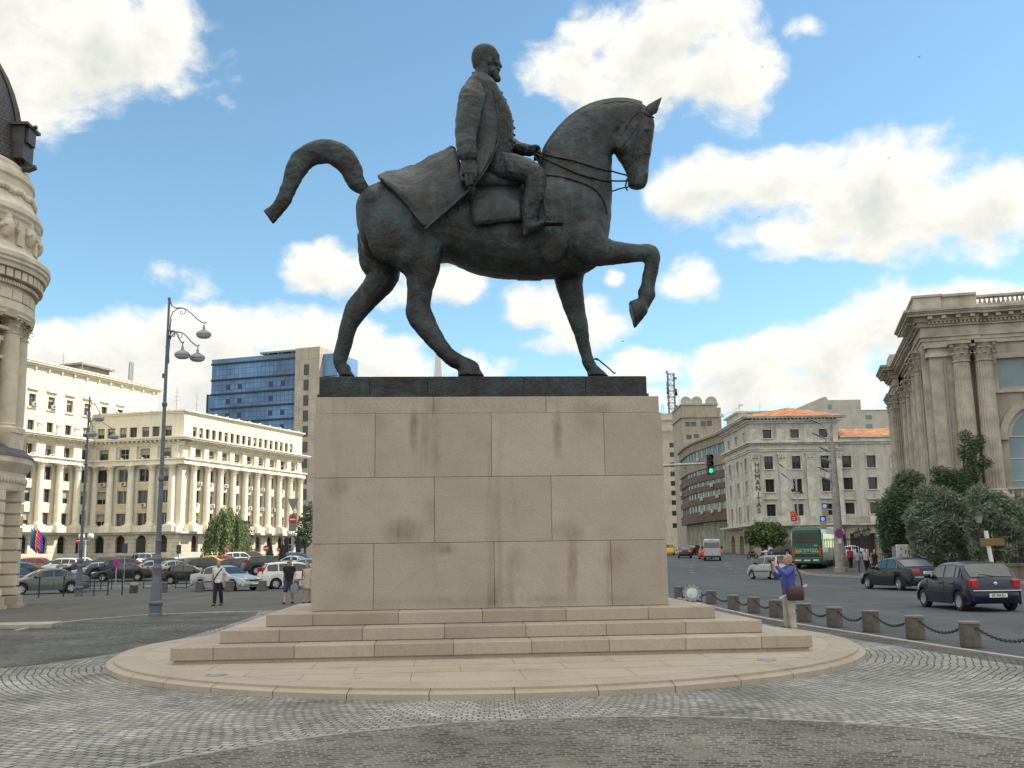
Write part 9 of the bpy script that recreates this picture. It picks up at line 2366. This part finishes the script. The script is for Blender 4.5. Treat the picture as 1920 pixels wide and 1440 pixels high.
 museum_tree('dark_tree', 'dark green tree at the museum corner left of the silver willows', 1690, 66, [(1672, 985, 1.1, 1.3, 0), (1690, 935, 1.2, 1.1, 0), (1704, 905, 1.1, .9, .4), (1665, 955, .9, .9, -.3), (1690, 1000, 1.3, 1.2, .6), (1715, 945, 1.2, 1.3, .8), (1668, 1015, .8, .8, 0), (1700, 970, 1.2, 1.0, -.5), (1675, 1035, .8, .6, 0), (1700, 1035, 1.0, .7, -.2)], dark, 11, 1500, .12, 2.4, .3)
 museum_tree('silver_willow', 'feathery silver green willow in front of the museum side wall', 1755, 60, [(1735, 955, 1.0, .8, 0), (1718, 975, .8, .8, -.3), (1757, 935, 1.1, .8, .2), (1780, 950, 1.1, .9, 0), (1745, 990, 1.1, .9, -.5), (1772, 985, 1.1, .9, -.6), (1800, 975, 1.0, .9, -.2), (1725, 1005, .8, .7, -.3), (1755, 1015, 1.0, .7, -.5), (1735, 925, .7, .6, .3), (1790, 1010, .9, .7, -.4), (1740, 1035, .8, .6, -.6), (1775, 1040, .9, .6, -.5), (1722, 1030, .6, .6, -.3), (1808, 1035, .7, .6, -.4)], silv, 12, 2000, .115, 3.2, .5)
 museum_tree('dark_tree', 'tall dark shrubby tree growing up the museum corner pilaster', 1795, 66, [(1795, 900, 1.0, .8, 0), (1815, 850, .7, .9, .2), (1770, 890, .7, .6, 0), (1755, 885, .45, .4, 0), (1820, 890, .8, .8, .3), (1836, 826, .45, .5, .3), (1845, 868, .6, .5, .2), (1810, 818, .5, .5, .2), (1800, 930, 1.0, .7, 0), (1830, 835, .5, .6, .1), (1760, 905, .6, .5, .1)], dark, 13, 1700, .11, 2.4, .2)
 museum_tree('silver_willow', 'second feathery silver willow in front of the museum columns', 1860, 57, [(1838, 930, .8, .7, 0), (1865, 945, .9, .8, .2), (1890, 955, .9, .7, 0), (1848, 965, .9, .8, -.4), (1878, 985, .9, .8, -.4), (1905, 970, .7, .6, .2), (1860, 1010, .8, .6, -.3), (1900, 1000, .7, .6, 0), (1830, 990, .7, .7, -.2), (1915, 945, .6, .5, .3), (1840, 1030, .7, .6, -.3), (1875, 1035, .7, .5, -.3)], silv, 14, 2000, .115, 3.2, .5)
 hd_m = leaf_mat('hedge_leaf', (.015, .03, .012), (.04, .065, .025)); a = V((30.3, 66, .13)); b = V((37.6, 48.2, .13)); t = tag(MB().build('x', hd_m), 'x'); bpy.data.objects.remove(t)
 lf = MB(); rr = random.Random(5)
 for _ in range(7000):
  f = rr.random(); c = (b - a) * f + V((rr.uniform(-.8, .8), rr.uniform(-.5, .5), rr.random() ** .7 * (1.5 + .5 * sin(f * 40)))); d = V((rr.gauss(0, 1), rr.gauss(0, 1), rr.gauss(0, 1))).normalized(); e = d.orthogonal().normalized(); s = .18; lf.add([c - d * s * .6, c + e * s * .35, c + d * s * .6, c - e * s * .35], [(0, 1, 2, 3)])
 tag(lf.build('hedge', hd_m, loc=a), 'dark clipped hedge behind the iron railings of the museum', 'hedge')
 # motorcycle parked under the plane tree
 for px, lb in ((1411, 'dark motorcycle parked left of the plane tree'), (1436, 'pale scooter parked under the plane tree')):
  Y = 122; p = at(px, 1042, Y); t = thing('motorcycle', lb, 'motorcycle', (p.x, Y, gz(Y)), R(40), 'two wheelers under the plane tree'); col = P_BLACK if px < 1420 else P_WHITE
  for x in (-.68, .68): mb = MB(); mb.tube([(x + .3 * cos(k), 0, .3 + .3 * sin(k)) for k in [2 * pi * j / 16 for j in range(16)]], .06, 6, closed=True); mb.build('wheel', M_TYRE, t, smooth=60)
  mb = MB(); mb.sphere((.05, 0, .82), (.36, .15, .17), 10, 8); mb.sphere((-.5, 0, .8), (.38, .14, .09), 10, 6); mb.sphere((0, 0, .45), (.32, .16, .22), 10, 6); mb.build('body', col, t, smooth=60)
  mb = MB(); mb.tube([(.68, 0, .3), (.42, 0, 1.05)], .04, 6); mb.tube([(.4, -.35, 1.08), (.45, 0, 1.02), (.4, .35, 1.08)], .02, 6); mb.sphere((.55, 0, .92), .1, 8, 6); mb.build('fork', M_STEEL, t)
 # swifts in the sky
 for i, (px, py, Y, r_, lb) in enumerate(((1723, 107, 70, 20, 'dark swift gliding in the open blue at the upper right'), (1430, 126, 90, -15, 'tiny dark swift in front of the upper middle cloud'), (1424, 406, 90, 40, 'tiny dark swift in front of the large right cloud'), (1666, 297, 95, 0, 'tiny dark swift high on the large right cloud'), (1168, 640, 80, 30, 'tiny dark swift right of the horse foreleg'), (1028, 520, 85, 60, 'tiny dark swift below the belly of the horse'))):
  p = at(px, py, Y); t = thing('bird', lb, 'bird', p, R(r_), 'swifts in the sky'); mb = MB(); mb.loft([[(x, w * cos(k), w * sin(k)) for k in [2 * pi * j / 8 for j in range(8)]] for x, w in ((-.16, .004), (-.08, .016), (.0, .022), (.07, .017), (.10, .004))])
  for s in (-1, 1): mb.add([(.05, 0, .005), (.04, s * .1, .04), (-.07, s * .24, .05), (.0, s * .1, .03), (-.02, 0, 0)], [(0, 1, 3, 4), (1, 2, 3)]); mb.add([(-.12, 0, 0), (-.24, s * .04, 0), (-.15, s * .02, 0)], [(0, 1, 2)])
  mb.build('body', M_BLACKM, t)
build_trees()
def build_cloud():
 "the drifting cumulus that keeps the near square in shade (overhead, towards the sun)"
 rr = random.Random(2); h = 420; cen = V((22, 40, 0)) + sdir * (h / sdir.z)
 mb = MB(); o = MB()
 sun2 = V((sdir.x, sdir.y, 0)).normalized()
 CL = [(-20, 10, 70, 60), (40, 30, 75, 60), (10, -30, 80, 50), (85, 60, 70, 50), (70, 0, 70, 55), (-5, 68, 42, 32), (120, 30, 70, 60), (110, 100, 65, 55), (60, 105, 55, 35), (30, 90, 48, 34), (-50, -25, 60, 50), (140, 80, 60, 60), (20, -80, 70, 50)]
 for x, y, rx, ry in CL:
  mb.sphere(cen + V((x, y, rr.uniform(-6, 6))), (rx * .95, ry * .95, 26), 24, 12)
 o_ = mb.build('cloud', mk('cloud_white', (.85, .86, .88), 1, spec=0)); r = o_.modifiers.new('fuse', 'REMESH'); r.mode = 'VOXEL'; r.voxel_size = 6
 tx = bpy.data.textures.new('puffs', 'CLOUDS'); tx.noise_scale = 26; tx.noise_depth = 3; d = o_.modifiers.new('puff', 'DISPLACE'); d.texture = tx; d.strength = 26; d.mid_level = .5
 for p in o_.data.polygons: p.use_smooth = True
 tag(o_, 'large white cumulus cloud drifting high above the square', 'cloud', kind='stuff')
build_cloud()
